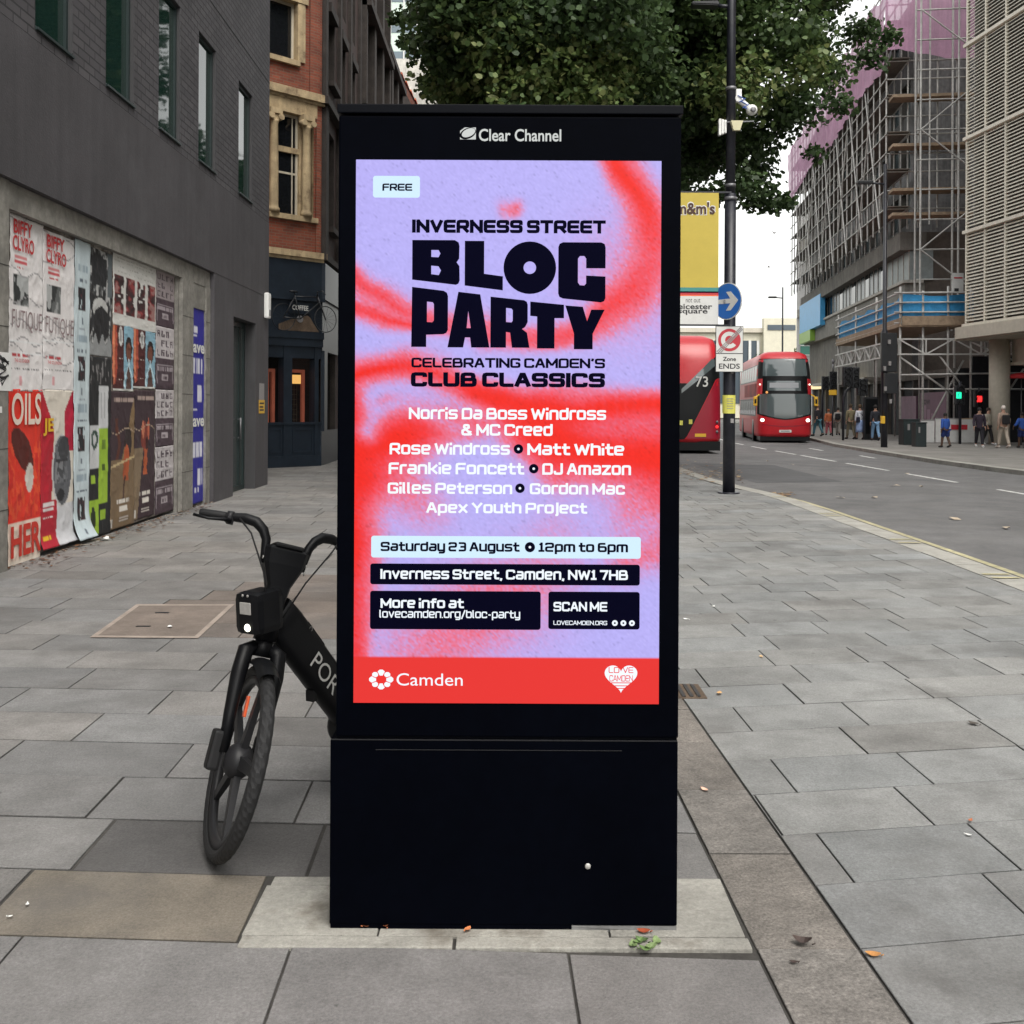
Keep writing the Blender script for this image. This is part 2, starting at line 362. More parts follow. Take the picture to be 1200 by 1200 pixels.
# ------------------------------------------------------------------ lettering
_tc = {}
def text2d(s, bold=0.0):
    """the built-in face as 2D triangles"""
    k = (s, bold)
    if k not in _tc:
        cu = bpy.data.curves.new('lettering', 'FONT'); cu.body = s; cu.size = 1; cu.offset = bold; cu.resolution_u = 4
        ob = bpy.data.objects.new('lettering', cu); me = bpy.data.meshes.new_from_object(ob)
        vs_ = [(v.co.x, v.co.y) for v in me.vertices]; fs = [tuple(p.vertices) for p in me.polygons]
        bpy.data.meshes.remove(me); bpy.data.objects.remove(ob); bpy.data.curves.remove(cu); _tc[k] = (vs_, fs)
    return _tc[k]
GL = {'A':(6,'0,0 2.5,6 3.5,6 6,0|1,2 5,2'),'B':(6,'0,0 0,6 5.4,6 5.4,3.1 0,3.1|5,3.1 6,3.1 6,0 0,0'),'C':(6,'6,4.3 6,6 0,6 0,0 6,0 6,1.7'),
'D':(6,'0,0 0,6 6,6 6,0 0,0'),'E':(5.6,'5.6,6 0,6 0,0 5.6,0|0,3 5.2,3'),'F':(5.4,'0,0 0,6 5.4,6|0,3 4.9,3'),'G':(6,'6,4.6 6,6 0,6 0,0 6,0 6,2.9 3.2,2.9'),
'H':(6,'0,0 0,6|6,0 6,6|0,3 6,3'),'I':(0,'0,0 0,6'),'J':(5,'5,6 5,0 0,0 0,1.8'),'K':(6,'0,0 0,6|6,6 2,3 0,3|2,3 6,0'),'L':(5,'0,6 0,0 5,0'),
'M':(7.4,'0,0 0,6 3.7,1.2 7.4,6 7.4,0'),'N':(6.2,'0,0 0,6 6.2,0 6.2,6'),'O':(6,'3,0 0,0 0,6 6,6 6,0 3,0'),'P':(6,'0,0 0,6 6,6 6,2.5 0,2.5'),
'R':(6,'0,0 0,6 6,6 6,2.6 0,2.6|3.2,2.6 6,0'),'S':(6,'6,4.95 6,6 0,6 0,3 6,3 6,0 0,0 0,1.05'),'T':(6,'0,6 6,6|3,6 3,0'),'U':(6,'0,6 0,0 6,0 6,6'),
'V':(6,'0,6 3,0 6,6'),'W':(8.6,'0,6 2,0 4.3,5.2 6.6,0 8.6,6'),'X':(6,'0,0 6,6|0,6 6,0'),'Y':(6,'0,6 3,2.8 6,6|3,2.8 3,0'),'Z':(5.6,'0,6 5.6,6 0,0 5.6,0'),
'a':(5,'.4,4.95 5,4.95 5,0 0,0 0,2.5 5,2.5'),'b':(5,'0,6.2 0,0 5,0 5,4.95 0,4.95'),'c':(4.8,'4.8,3.2 4.8,4.95 0,4.95 0,0 4.8,0 4.8,1.2'),'d':(5,'5,6.2 5,0 0,0 0,4.95 5,4.95'),
'e':(5,'0,2.5 5,2.5 5,4.95 0,4.95 0,0 5,0'),'f':(3.2,'3.4,6.2 1.2,6.2 1.2,0|0,4.2 3.2,4.2'),'g':(5,'5,4.95 5,-1.8 .3,-1.8|5,4.95 0,4.95 0,0 5,0'),
'h':(5,'0,6.2 0,0|0,4.95 5,4.95 5,0'),'i':(0,'0,0 0,4.1|0,6.1 0,6.3'),'j':(1,'1,4.95 1,-1.8 -.4,-1.8|1,6.1 1,6.3'),'k':(5,'0,6.2 0,0|5,4.95 2,2.5 0,2.5|2,2.5 5,0'),
'l':(1,'0,6.2 0,0 1.2,0'),'m':(7.6,'0,0 0,4.95 7.6,4.95 7.6,0|3.8,4.95 3.8,0'),'n':(5,'0,0 0,4.95 5,4.95 5,0'),'o':(5,'2.5,0 0,0 0,4.95 5,4.95 5,0 2.5,0'),
'p':(5,'0,-1.8 0,4.95 5,4.95 5,0 0,0'),'r':(3,'0,0 0,4.95 3.2,4.95'),'s':(5,'5,4.15 5,4.95 0,4.95 0,2.5 5,2.5 5,0 0,0 0,.8'),'t':(3.6,'1.2,6 1.2,0 3.8,0|0,4.2 3.6,4.2'),
'u':(5,'0,4.95 0,0 5,0|5,4.95 5,0'),'v':(5,'0,4.95 2.5,0 5,4.95'),'w':(7.6,'0,4.95 1.8,0 3.8,4 5.8,0 7.6,4.95'),'x':(5,'0,0 5,4.95|0,4.95 5,0'),'y':(5,'0,4.95 0,0 5,0|5,4.95 5,-1.8 .4,-1.8'),
'z':(4.8,'0,4.95 4.8,4.95 0,0 4.8,0'),'1':(3,'0,4.8 1.6,6 1.6,0|0,0 3,0'),'2':(5.6,'0,4.7 0,6 5.6,6 5.6,3 0,3 0,0 5.8,0'),'3':(5.6,'0,6 5.6,6 5.6,0 0,0|1.4,3 5.6,3'),
'6':(5.6,'5.4,6 0,6 0,0 5.6,0 5.6,3.4 0,3.4'),'7':(5.4,'0,6 5.4,6 2.4,0'),',':(.6,'.5,.2 0,-1.2'),'.':(.2,'0,0 0,.2'),"'":(.6,'.4,6 0,4.6'),'/':(3.4,'0,-1 3.4,6.4'),'-':(2.6,'0,2.4 2.6,2.4'),
'&':(6.2,'6,0 1.2,4.6 1.2,6 4.4,6 4.4,4.4 0,2.4 0,0 4.6,0 6,2.2')}
def stroke2d(s, th=1.5, ys=1.35):
    """wide square lettering: each glyph a few thick strokes with cut corners"""
    vs_, fs = [], []; x = th/2; zl = []
    for ch in s:
        if ch == ' ': x += 2.6; continue
        w, d = GL[ch]
        parts = []
        for st in d.split('|'):
            P = [Vector((float(a.split(',')[0])*1.12+x, float(a.split(',')[1])*ys)) for a in st.split()]
            cut = [0]                                   # sharp corners end one stroke and start the next
            for i in range(1, len(P)-1):
                if (P[i]-P[i-1]).normalized().dot((P[i+1]-P[i]).normalized()) < -.25: cut.append(i)
            cut.append(len(P)-1); parts += [P[a:b+1] for a, b in zip(cut, cut[1:])]
        for si, P in enumerate(parts):
            Q = [P[0]]
            for i in range(1, len(P)-1):
                a, b = (P[i-1]-P[i]), (P[i+1]-P[i])
                if abs(a.normalized().dot(b.normalized())) < .2:
                    c = min(1.3, a.length*.45, b.length*.45)
                    p0, p2 = P[i]+a.normalized()*c, P[i]+b.normalized()*c
                    Q += [p0, p0*.25+P[i]*.5+p2*.25, p2]
                else: Q.append(P[i])
            Q.append(P[-1])
            # butt ends run half a stroke on, so that stems reach the full height
            d0 = (Q[0]-Q[1]).normalized(); d1 = (Q[-1]-Q[-2]).normalized()
            closed = (P[0]-P[-1]).length < 1e-6
            if not closed:
                ext = lambda q, d: th*(.5 if abs(d.y) > .97 else .38) if abs(d.y) > .5 and (abs(q.y) < .05 or q.y > 4.9*ys or q.y < -.5) else 0
                ex0 = ext; ext = lambda q, d: th*.5 if abs(d.x) > .97 and ch in 'EFLTrftZz71J' else ex0(q, d)
                Q[0] = Q[0]+d0*ext(P[0], d0); Q[-1] = Q[-1]+d1*ext(P[-1], d1)
            L, R = [], []
            for i, q in enumerate(Q):
                dd = (Q[min(i+1, len(Q)-1)]-q).normalized() if i < len(Q)-1 else (q-Q[i-1]).normalized()
                dp = (q-Q[i-1]).normalized() if i > 0 else dd
                if closed and i in (0, len(Q)-1): dp = (Q[-1]-Q[-2]).normalized(); dd = (Q[1]-Q[0]).normalized()
                tn = dd+dp
                if tn.length < .3: tn = dd
                tn.normalize(); nn = Vector((-tn.y, tn.x)); k = 1/max(.5, nn.dot(Vector((-dp.y, dp.x))))
                L.append(q+nn*th/2*k); R.append(q-nn*th/2*k)
            o = len(vs_)
            for l, r in zip(L, R): vs_ += [tuple(l), tuple(r)]; zl += [si, si]
            for i in range(len(Q)-1): fs.append((o+2*i, o+2*i+1, o+2*i+3, o+2*i+2))
        x += w*1.12+th+(.45 if th > 2.1 else .65)
    return vs_, fs
def put2d(mb, vf, x0, x1, y0, y1, T, z=0.0, fit='box', ymm=None):
    """2D lettering stretched into the box x0..x1, y0..y1 of the plane T"""
    vs_, fs = vf; xs = [v[0] for v in vs_]; ys = [v[1] for v in vs_]
    a0, a1 = min(xs), max(xs); b0, b1 = ymm or (min(ys), max(ys))
    o = len(mb.v)
    for i, (x, y) in enumerate(vs_):
        mb.V(T @ Vector((x0+(x-a0)/(a1-a0)*(x1-x0), y0+(y-b0)/(b1-b0)*(y1-y0), z+.00004*(i % 3))))
    for f in fs: mb.face([o+k for k in f])

# ------------------------------------------------------------------ ground, road, pavements
KL = [(4.45, -8), (4.62, 4), (4.78, 9.5), (4.84, 12.2), (4.90, 17.0), (4.86, 18.8), (4.62, 20.4), (4.45, 22.5), (4.38, 27), (4.55, 37), (5.6, 48), (7.4, 62), (10.2, 82), (16.5, 125)]
KR = [(13.6, -8), (13.4, 14), (13.1, 24), (12.92, 28), (12.95, 31.5), (13.35, 37), (13.95, 44.5), (14.9, 50), (16.4, 60), (19.2, 80), (25.6, 125)]
RZ = -.12
g = MB(); g.poly([(-700, -300, -.16), (700, -300, -.16), (700, 900, -.16), (-700, 900, -.16)]); struct(g.build('ground', M['asphalt']))
r = MB()
n = 60
def along(P, y):
    for (x0, y0), (x1, y1) in zip(P, P[1:]):
        if y0 <= y <= y1: return x0+(x1-x0)*(y-y0)/(y1-y0)
    return P[-1][0]
ys = [y for y in np.linspace(-8, 125, 120)]
for a, b in zip(ys, ys[1:]): r.quad((along(KL, a), a, RZ), (along(KR, a), a, RZ), (along(KR, b), b, RZ), (along(KL, b), b, RZ))
struct(r.build('road', M['asphalt']))
for P, sgn, nm in ((KL, -1, 'near_pavement_base'), (KR, 1, 'far_pavement')):
    m = MB()
    for a, b in zip(ys, ys[1:]):
        xa, xb = along(P, a)+sgn*.3, along(P, b)+sgn*.3; e = -60 if sgn < 0 else 90
        q = [(xa, a), (xb, b), (e, b), (e, a)]
        z = -.006 if sgn < 0 else 0
        pts = [(x, y, z) for x, y in q]
        m.poly(pts if sgn < 0 else pts[::-1])
    if sgn > 0:
        c = mat('far_paving', (.215, .205, .19), .85, var=.14, vscale=1.5, bump=.3, bscale=30, dirt=((.13, .12, .11), .6, .6))
        struct(m.build('far_pavement', c))
    else: struct(m.build('near_pavement_base', M['joint']))
    k = MB(); yy = -8; seg = .92
    while yy < 124:
        y2 = yy+seg-.012; xa, xb = along(P, yy), along(P, y2); w = .3*sgn
        dz = random.uniform(-.003, .003)
        lo = [(xa, yy), (xb, y2), (xb+w, y2), (xa+w, yy)]
        if sgn > 0: lo = lo[::-1]
        top = [k.V((x-(0.0), y, .004+dz)) for x, y in lo]; bot = [k.V((x, y, -.16)) for x, y in lo]
        k.face(top)
        for i in range(4): k.face([bot[i], bot[(i+1) % 4], top[(i+1) % 4], top[i]][::1])
        yy += seg
    ko = k.build('kerb', M['kerb']); struct(ko)
    bm = bmesh.new(); bm.from_mesh(ko.data); bmesh.ops.recalc_face_normals(bm, faces=bm.faces); bm.to_mesh(ko.data); bm.free()

# paving slabs: rows of stones cut to convex zones
def clip(poly, planes):
    for a, b, c in planes:                      # keep a*x+b*y <= c
        out = []
        for i in range(len(poly)):
            p, q = poly[i], poly[(i+1) % len(poly)]; dp, dq = a*p[0]+b*p[1]-c, a*q[0]+b*q[1]-c
            if dp <= 0: out.append(p)
            if dp*dq < 0: t = dp/(dp-dq); out.append((p[0]+(q[0]-p[0])*t, p[1]+(q[1]-p[1])*t))
        poly = out
        if len(poly) < 3: return []
    return poly
def area(p): return .5*sum(p[i][0]*p[(i+1) % len(p)][1]-p[(i+1) % len(p)][0]*p[i][1] for i in range(len(p)))
slab = MB(); slab.c = []
def add_slab(poly, col, gap=.0038, zo=None, mb=slab, cham=.0025):
    if len(poly) < 3: return
    if area(poly) < 0: poly = poly[::-1]
    # drop doubled points
    poly = [p for i, p in enumerate(poly) if (Vector(p)-Vector(poly[i-1])).length > .004]
    if len(poly) < 3 or area(poly) < .004: return
    def inset(d):
        res = []
        for i in range(len(poly)):
            p0, p1, p2 = Vector(poly[i-1]), Vector(poly[i]), Vector(poly[(i+1) % len(poly)])
            d1 = (p1-p0).normalized(); d2 = (p2-p1).normalized(); n1 = Vector((-d1.y, d1.x)); n2 = Vector((-d2.y, d2.x))
            b = n1+n2; b = b/max(.3, b.length_squared)*2
            res.append(p1+b*d)
        return res
    z = random.uniform(-.0015, .0015) if zo is None else zo
    tx, ty = random.uniform(-.0022, .0022), random.uniform(-.0022, .0022); cx = sum(p[0] for p in poly)/len(poly); cy = sum(p[1] for p in poly)/len(poly)
    h = lambda q, dz: (q.x, q.y, z+dz+tx*(q.x-cx)+ty*(q.y-cy))
    A, B = inset(gap), inset(gap+cham)
    it = [mb.V(h(q, .002)) for q in B]; im = [mb.V(h(q, 0)) for q in A]; ib = [mb.V((q.x, q.y, -.012)) for q in A]
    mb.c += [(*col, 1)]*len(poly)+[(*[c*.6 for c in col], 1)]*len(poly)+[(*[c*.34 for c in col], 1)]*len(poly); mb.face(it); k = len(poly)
    for i in range(k):
        mb.face([im[i], im[(i+1) % k], it[(i+1) % k], it[i]]); mb.face([ib[i], ib[(i+1) % k], im[(i+1) % k], im[i]])
def tone(base, s=.1):
    t = random.uniform(1-s, 1+s); w = random.uniform(-.02, .02)
    return (base[0]*t*(1+w), base[1]*t, base[2]*t*(1-w))
SLx = lambda y: .806-.026*y           # left and right edges of the granite strip
SRx = lambda y: 1.133-.0346*y
LEFT, RIGHT = (.184, .180, .177), (.222, .224, .220)
rows_fixed = {0: -.63, 1: -.806, 2: -.69, 3: -.825, 4: -.66}
BL = [2.60, 3.03, 3.47, 3.90, 4.33]
def row_y(k): return 3.0+.434*(k-1) if k <= 1 else 3.0+.435*(k-1)
for k in range(-9, 108):
    y0, y1 = row_y(k), row_y(k+1); s = -.05
    w = .815 if k < 12 else random.choice((.75, .815, .9)); ph = rows_fixed.get(k, random.uniform(0, w))
    i0 = int((-16-ph)/w); i1 = int((1.4-ph)/w)+1
    for i in range(i0, i1+1):
        xa, xb = ph+i*w, ph+(i+1)*w
        if k > 12 and random.random() < .12: continue_col = .82
        else: continue_col = 1
        sk = -.03*(y1-y0)
        P = [(xa, y0+s*xa), (xb, y0+s*xb), (xb+sk, y1+s*xb), (xa+sk, y1+s*xa)]
        P = clip(P, [(1, .026, .806-.004)])
        if not P: continue
        if k == 1 and xa > -.9: continue                     # the kiosk's own base lies here
        col = tone(LEFT, .14); z = None
        if y0 > 9: col = tone((.195, .188, .18), .1)
        if k == 1 and abs(xa+1.62) < .05: col = (.18, .158, .13); z = -.001      # one tan slab
        if k == 2 and i in (-1, 0): col = tone((.098, .095, .095), .05); z = -.004  # darker, sunken
        if k == 0: col = tone((.182, .178, .177), .05)
        if y0 > 5.0 and 1.6 < -xa < 2.95 and 7.1 < (y0+y1)/2 < 9.4: col = tone((.155, .132, .117), .05)
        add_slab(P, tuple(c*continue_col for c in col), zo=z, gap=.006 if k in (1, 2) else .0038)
for k in range(-3, 112):
    Y0 = 2.849+.4*k-.4*2; Y1 = Y0+.4; s = .165; w = .61
    ph = 1.62+(k % 2)*.15+random.uniform(-.04, .04)
    if random.random() < .25: w = .75
    i0 = int((-4-ph)/w)-1; i1 = int((5-ph)/w)+1
    for i in range(i0, i1):
        xa, xb = ph+i*w, ph+(i+1)*w
        P = [(xa, Y0+s*xa), (xb, Y0+s*xb), (xb-.012, Y1+s*xb), (xa-.012, Y1+s*xa)]
        ym = (Y0+Y1)/2+s*xa
        pl = [(-1, -.0346, -1.133-.004)]
        for (ax, ay), (bx, by) in zip(KL, KL[1:]):
            if ay-1 <= ym <= by+1:
                dx, dy = bx-ax, by-ay; L = math.hypot(dx, dy); pl.append((dy/L, -dx/L, (dy*(ax-.305)-dx*ay)/L))
        P = clip(P, pl)
        if P:
            b = RIGHT if ym > 3.6 else (.198, .199, .197)
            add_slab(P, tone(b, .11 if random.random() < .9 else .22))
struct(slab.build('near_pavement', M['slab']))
st = MB(); st.c = []; y = 1.0
bounds = [1.0, 1.75, 2.45, 3.02, 3.66, 4.27, 4.87, 5.40]
while bounds[-1] < 40: bounds.append(bounds[-1]+random.uniform(.5, .75))
for a, b in zip(bounds, bounds[1:]):
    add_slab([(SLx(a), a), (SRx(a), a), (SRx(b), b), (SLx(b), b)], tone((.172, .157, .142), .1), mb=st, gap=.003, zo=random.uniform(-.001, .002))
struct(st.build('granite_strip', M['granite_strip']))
kb = thing('concrete_base', 'worn pale concrete base set in the paving under the black advertising kiosk', 'concrete base', (-.05, 3.3, 0))
for x0_, x1_, y0_, y1_, zz_ in ((-.806, -.40, 3.082, 3.40, .003), (-.795, -.41, 3.406, 3.468, .001), (-.394, .30, 3.082, 3.47, .002), (.306, SLx(3.2)-.012, 3.085, 3.462, .0035)):
    wb = MB(); wb.box(x0_, x1_, y0_, y1_, -.02, zz_, .003); wb.build('base_slab', M['white_conc'], kb)
for a, b in ((-.80, -.168), (-.158, .715)):
    e = MB(); e.box(a, b, 3.008, 3.068, -.02, .008, .004)
    tag(e.build('edging_stone', M['white_conc']), 'pale edging stone along the kiosk foot, '+('the left one' if a < -.5 else 'by the green leaf sprig'), 'edging stone', 'edging stones at the kiosk foot')

# road markings
def mark(name, pts, mt, z=RZ+.004, kind='structure'):
    m = MB(); m.poly([(x, y, z) for x, y in pts]); return struct(m.build(name, mt))
for a, b in ((12.2, 15.4), (17.6, 21.5), (23.5, 26.5), (27.8, 31.3), (32.3, 36.2), (36.9, 39.7), (41.3, 44.2), (46, 49), (51, 54)):
    xc = lambda y: 10.22+max(0, y-40)*.03+max(0, y-50)*.08
    mark('road_marking', [(xc(a)-.06, a), (xc(a)+.06, a), (xc(b)+.06, b), (xc(b)-.06, b)], M['line_white'])
for a, b in ((34.4, 36.2), (40.2, 42.4)): mark('road_marking', [(12.15, a), (12.27, a), (12.37, b), (12.25, b)], M['line_white'])
yl = MB()
for a, b in zip(np.linspace(-6, 21, 60), np.linspace(-6, 21, 60)[1:]):
    yl.quad((along(KL, a)+.38, a, RZ+.004), (along(KL, a)+.47, a, RZ+.004), (along(KL, b)+.47, b, RZ+.004), (along(KL, b)+.38, b, RZ+.004))
struct(yl.build('yellow_line', M['line_yellow']))
for y in (9.55, 9.75, 12.0, 12.3, 14.95, 15.25, 18.05):
    x = along(KL, y); mark('kerb_mark', [(x-.28, y), (x-.02, y), (x-.02, y+.07), (x-.28, y+.07)], M['line_yellow'], z=.012)
mark('road_patch', [(5.5, 23), (7.6, 23.5), (7.7, 30), (5.4, 31)], mat('dark_patch', (.085, .085, .088), .85, var=.12, vscale=3), z=RZ+.003)

# recessed cover in the paving, and the drain by the kiosk
p4 = [G(105, 748), G(232, 749), G(275, 709), G(160, 709)]
mc = thing('inspection_cover', 'brownish rectangular inspection cover set in the paving behind the bicycle', 'inspection cover', (p4[0].x+.4, p4[0].y+.4, 0))
def shrink(P, k):
    c = sum(P, Vector())/len(P); return [c+(p-c)*k for p in P]
fm = MB()
ou, iu = shrink(p4, 1.0), shrink(p4, .90)
for i in range(4):
    j = (i+1) % 4; fm.poly([(*ou[i].xy, .007), (*ou[j].xy, .007), (*iu[j].xy, .007), (*iu[i].xy, .007)])
fm.build('cover_frame', mat('cover_frame', (.30, .25, .215), .8, var=.15), mc)
im_ = MB(); im_.poly([(*p.xy, .0055) for p in shrink(p4, .93)]); im_.build('cover_infill', mat('cover_infill', (.165, .135, .115), .85, var=.15, vscale=8, bump=.4, bscale=60), mc)
kh = MB()
for u, v in ((168, 735), (190, 719)): q = G(u, v); kh.box(q.x-.05, q.x+.05, q.y-.015, q.y+.015, .002, .009)
kh.build('lifting_slot', M['black_metal'], mc)
dr = thing('drain_grating', 'small dark metal drain grating in the paving to the right of the kiosk', 'drain', (.72, 5.8, 0))
c0 = G(800, 810); m = MB(); m.box(c0.x-.17, c0.x+.11, c0.y-.15, c0.y+.13, -.01, .006); m.build('grating_frame', M['rust'], dr)
m = MB()
for i in range(6): m.box(c0.x-.15+i*.042, c0.x-.13+i*.042, c0.y-.13, c0.y+.11, .006, .011)
m.build('grating_bars', M['black_metal'], dr)

# ------------------------------------------------------------------ the advertising kiosk
KY = 3.125
kiosk = thing('advertising_kiosk', 'tall black digital advertising kiosk with a lit red and lilac event poster', 'advertising kiosk', (-.02, KY+.13, 0))
m = MB(); m.box(-.549, .511, KY-.004, KY+.25, .016, .579, .004); low = m.build('lower_cabinet', M['kiosk'], kiosk)
m = MB(); m.box(-.41, .34, KY-.0055, KY-.002, .548, .550); m.build('panel_seam', M['bike_grey'], low); m = MB(); m.box(-.547, .509, KY-.0052, KY, .5775, .5800); m.build('seam_highlight', M['bike_grey'], low)  # seam edge strip: the seam's highlight put in as a paler colour
m = MB()
for x, z in ((-.205, .50), (.18, .50)): m.lathe([(.010, -.001), (.010, .0005), (.006, .0008), (.0, .0008)], 16, Matrix.Translation((x, KY-.003, z)) @ Matrix.Rotation(PI/2, 4, 'X'))
m.build('bolt_cap', M['bike_grey'], low)
m = MB(); m.lathe([(.009, 0), (.009, .004), (.007, .006), (.0, .006)], 16, Matrix.Translation((.238, KY-.003, .197)) @ Matrix.Rotation(PI/2, 4, 'X')); m.build('lock', M['galv'], low)
m = MB(); m.box(-.546, .19, KY-.002, KY+.249, 0.0, .016); m.build('plinth', M['kiosk'], kiosk); m = MB(); m.poly([(.19, KY-.006, .013), (.19, KY-.006, .016), (.509, KY-.006, .016), (.509, KY-.006, -.004)]); m.box(.19, .509, KY-.003, KY+.249, -.004, .014); m.build('levelling_strip', M['zinc'], kiosk)
m = MB(); m.box(-.533, .513, KY, KY+.235, .586, 2.483, .006); up = m.build('display_housing', M['kiosk'], kiosk)
m = MB(); m.box(-.530, .510, KY+.01, KY+.23, .576, .590); m.build('shadow_gap', M['kiosk_edge'], kiosk)
m = MB(); m.box(-.537, .518, KY-.006, KY+.24, 2.489, 2.517, .003); m.build('top_cap', M['kiosk_edge'], kiosk)
# screen picture: colour per point on a fine grid
SX0, SX1, SZ0, SZ1 = -.479, .452, .691, 2.347
def sx(u): return SX0+(u-417)/358*(SX1-SX0)
def sz(v): return SZ1-(v-187.5)/637*(SZ1-SZ0)
NX, NY = 150, 266
uu, vv = np.meshgrid(np.linspace(417, 775, NX), np.linspace(187.5, 824.5, NY))
def smooth_noise(x, y, seed, sc):
    rg = np.random.default_rng(seed); gr = rg.random((64, 64))
    fx, fy = x/sc % 63, y/sc % 63; ix, iy = fx.astype(int), fy.astype(int); tx, ty = fx-ix, fy-iy; tx = tx*tx*(3-2*tx); ty = ty*ty*(3-2*ty)
    return (gr[iy, ix]*(1-tx)+gr[iy, ix+1]*tx)*(1-ty)+(gr[iy+1, ix]*(1-tx)+gr[iy+1, ix+1]*tx)*ty
wx = uu+(smooth_noise(uu, vv, 1, 40)-.5)*14; wy = vv+(smooth_noise(uu, vv, 2, 40)-.5)*14
def band(pts, w, soft=1.0):
    """how red it is near a curve: pts (u, v, strength), gaussian of width w"""
    best = np.zeros_like(wx); P = [np.array(list(p)+[1.0]*(4-len(p)), float) for p in pts]
    C = []
    for i in range(len(P)-1):
        a, b, c, d = P[max(i-1, 0)], P[i], P[i+1], P[min(i+2, len(P)-1)]
        for t in np.linspace(0, 1, 8, endpoint=False):
            C.append(.5*((2*b)+(-a+c)*t+(2*a-5*b+4*c-d)*t*t+(-a+3*b-3*c+d)*t**3))
    C.append(P[-1])
    for c in C:
        ww = w*(c[3] if len(c) > 3 else 1)
        best = np.maximum(best, c[2]*np.exp(-(((wx-c[0])**2+(wy-c[1])**2)/ww**2)**soft))
    return best
red = np.zeros_like(wx)
def addr(x):
    global red; red = 1-(1-red)*(1-np.clip(x, 0, 1))
addr(band([(715, 170, 1, .8), (742, 215, 1, .9), (765, 262, .9, 1.1), (768, 300, .72, 1.2), (745, 340, .8, 1.1), (712, 366, .85, 1), (675, 388, .8, .7), (630, 398, .8, .6), (570, 392, .5, .6)], 22, 1.2))
addr(band([(405, 322, .85), (440, 340, .85), (480, 362, .8), (530, 378, .5), (580, 385, .3)], 13))
addr(band([(405, 352, .9), (440, 368, .9), (480, 382, .9), (520, 388, .5)], 10))
addr(band([(590, 244, .35), (603, 242, .55)], 9))
addr(band([(405, 440, 1), (450, 430, 1), (500, 437, .9), (545, 452, .9), (590, 470, 1)], 15))
addr(band([(560, 452, .9, .8), (620, 478, 1), (690, 478, 1, 1.1), (785, 478, 1, 1.1)], 20, 1.4))
addr(band([(640, 505, 1), (700, 530, 1), (790, 540, 1, 1.2)], 40, 1.6))
addr(band([(600, 492, .8), (640, 520, .8), (660, 548, .5)], 22))
addr(band([(455, 472, .5), (520, 485, .55)], 9))
addr(band([(405, 470, 1, .6), (408, 540, 1, 1.0), (408, 620, 1, 1.0), (412, 700, .95, .75), (420, 765, .9, .5)], 40, 1.6))
addr(band([(420, 520, 1), (470, 512, 1), (520, 500, .9, .8), (560, 498, .6, .6)], 32, 1.4))
addr(band([(430, 560, .9), (470, 560, .6), (500, 590, .25)], 32))
addr(band([(500, 765, .35), (560, 720, .5), (620, 690, .35), (640, 640, .2)], 50))
addr(band([(740, 655, .4), (790, 640, .5)], 24)); addr(band([(740, 330, .25)], 60))
addr(band([(745, 600, .35), (790, 585, .7)], 26))
lav = band([(430, 505, .9), (455, 478, .8), (490, 478, .8), (540, 500, .55)], 11); red *= 1-lav*.85
red *= 1-band([(545, 540, .55), (560, 580, .8), (600, 600, .9)], 34)
red = np.clip(red, 0, 1)
gr_ = RNG.normal(0, 1, wx.shape); red2 = np.clip(red+gr_*.14*red*(1-red)*2.2, 0, 1)[..., None]
c_l, c_m, c_r = np.array(sr(188, 180, 250)), np.array(sr(238, 120, 150)), np.array(sr(248, 40, 28))
colr = np.where(red2 < .45, c_l+(c_m-c_l)*(red2/.45), c_m+(c_r-c_m)*((red2-.45)/.55))
colr *= (1+.035*RNG.normal(0, 1, wx.shape))[..., None]; colr = np.where((RNG.random(wx.shape) < .015)[..., None], colr*.8, colr)
colr = np.clip(colr, 0, 1); bar = vv > 769.5; colr[bar] = sr(238, 54, 50)
m = MB(); m.v = [Vector((sx(a), KY-.003, sz(b))) for a, b in zip(uu.ravel(), vv.ravel())]
m.c = np.concatenate([colr.reshape(-1, 3), np.ones((NX*NY, 1))], 1)
for j in range(NY-1):
    for i in range(NX-1): a = j*NX+i; m.face([a, a+NX, a+NX+1, a+1])
scm, t, p = nodes('lit_screen'); at = t.nodes.new('ShaderNodeAttribute'); at.attribute_name = 'Col'
p.inputs['Base Color'].default_value = (.005, .005, .005, 1); p.inputs['Roughness'].default_value = .3; p.inputs['Specular IOR Level'].default_value = .15
t.links.new(at.outputs['Color'], p.inputs['Emission Color']); p.inputs['Emission Strength'].default_value = .97*KE
screen = m.build('screen', scm, kiosk)
TK = Matrix(((1, 0, 0, 0), (0, 0, -1, KY-.003), (0, 1, 0, 0), (0, 0, 0, 1)))     # local (x, y, out of the face)
def lines_on_screen(items, mt, name, z=.0012, th=1.5):
    mb = MB()
    for s, u0, u1, vtop, vbase in items:
        k = th/2
        put2d(mb, stroke2d(s, th), sx(u0), sx(u1), sz(vbase), sz(vtop), TK, z, ymm=(-k, 6*1.35+k))
    return mb.build(name, mt, screen)
def rbox(u0, u1, v0, v1, r=3.0):
    P = []
    for cx, cy, a0 in ((u1-r, v0+r, -90), (u1-r, v1-r, 0), (u0+r, v1-r, 90), (u0+r, v0+r, 180)):
        for k in range(5): a = math.radians(a0+k*22.5); P.append((sx(cx+r*math.cos(a)), sz(cy+r*math.sin(a))))
    return P[::-1]
def plate(items, mt, name, z):
    for it in items: mb = MB(); mb.prism(rbox(*it), z, z, TK); mb.build(name, mt, screen)
plate([(437, 492, 206.5, 232), (437, 753, 628.5, 654)], M['scr_box'], 'pale_box', .0006)
plate([(436, 752, 661, 685.5), (436, 636, 693, 738), (645, 752, 693, 737)], M['text_navy'], 'dark_box', .0006)
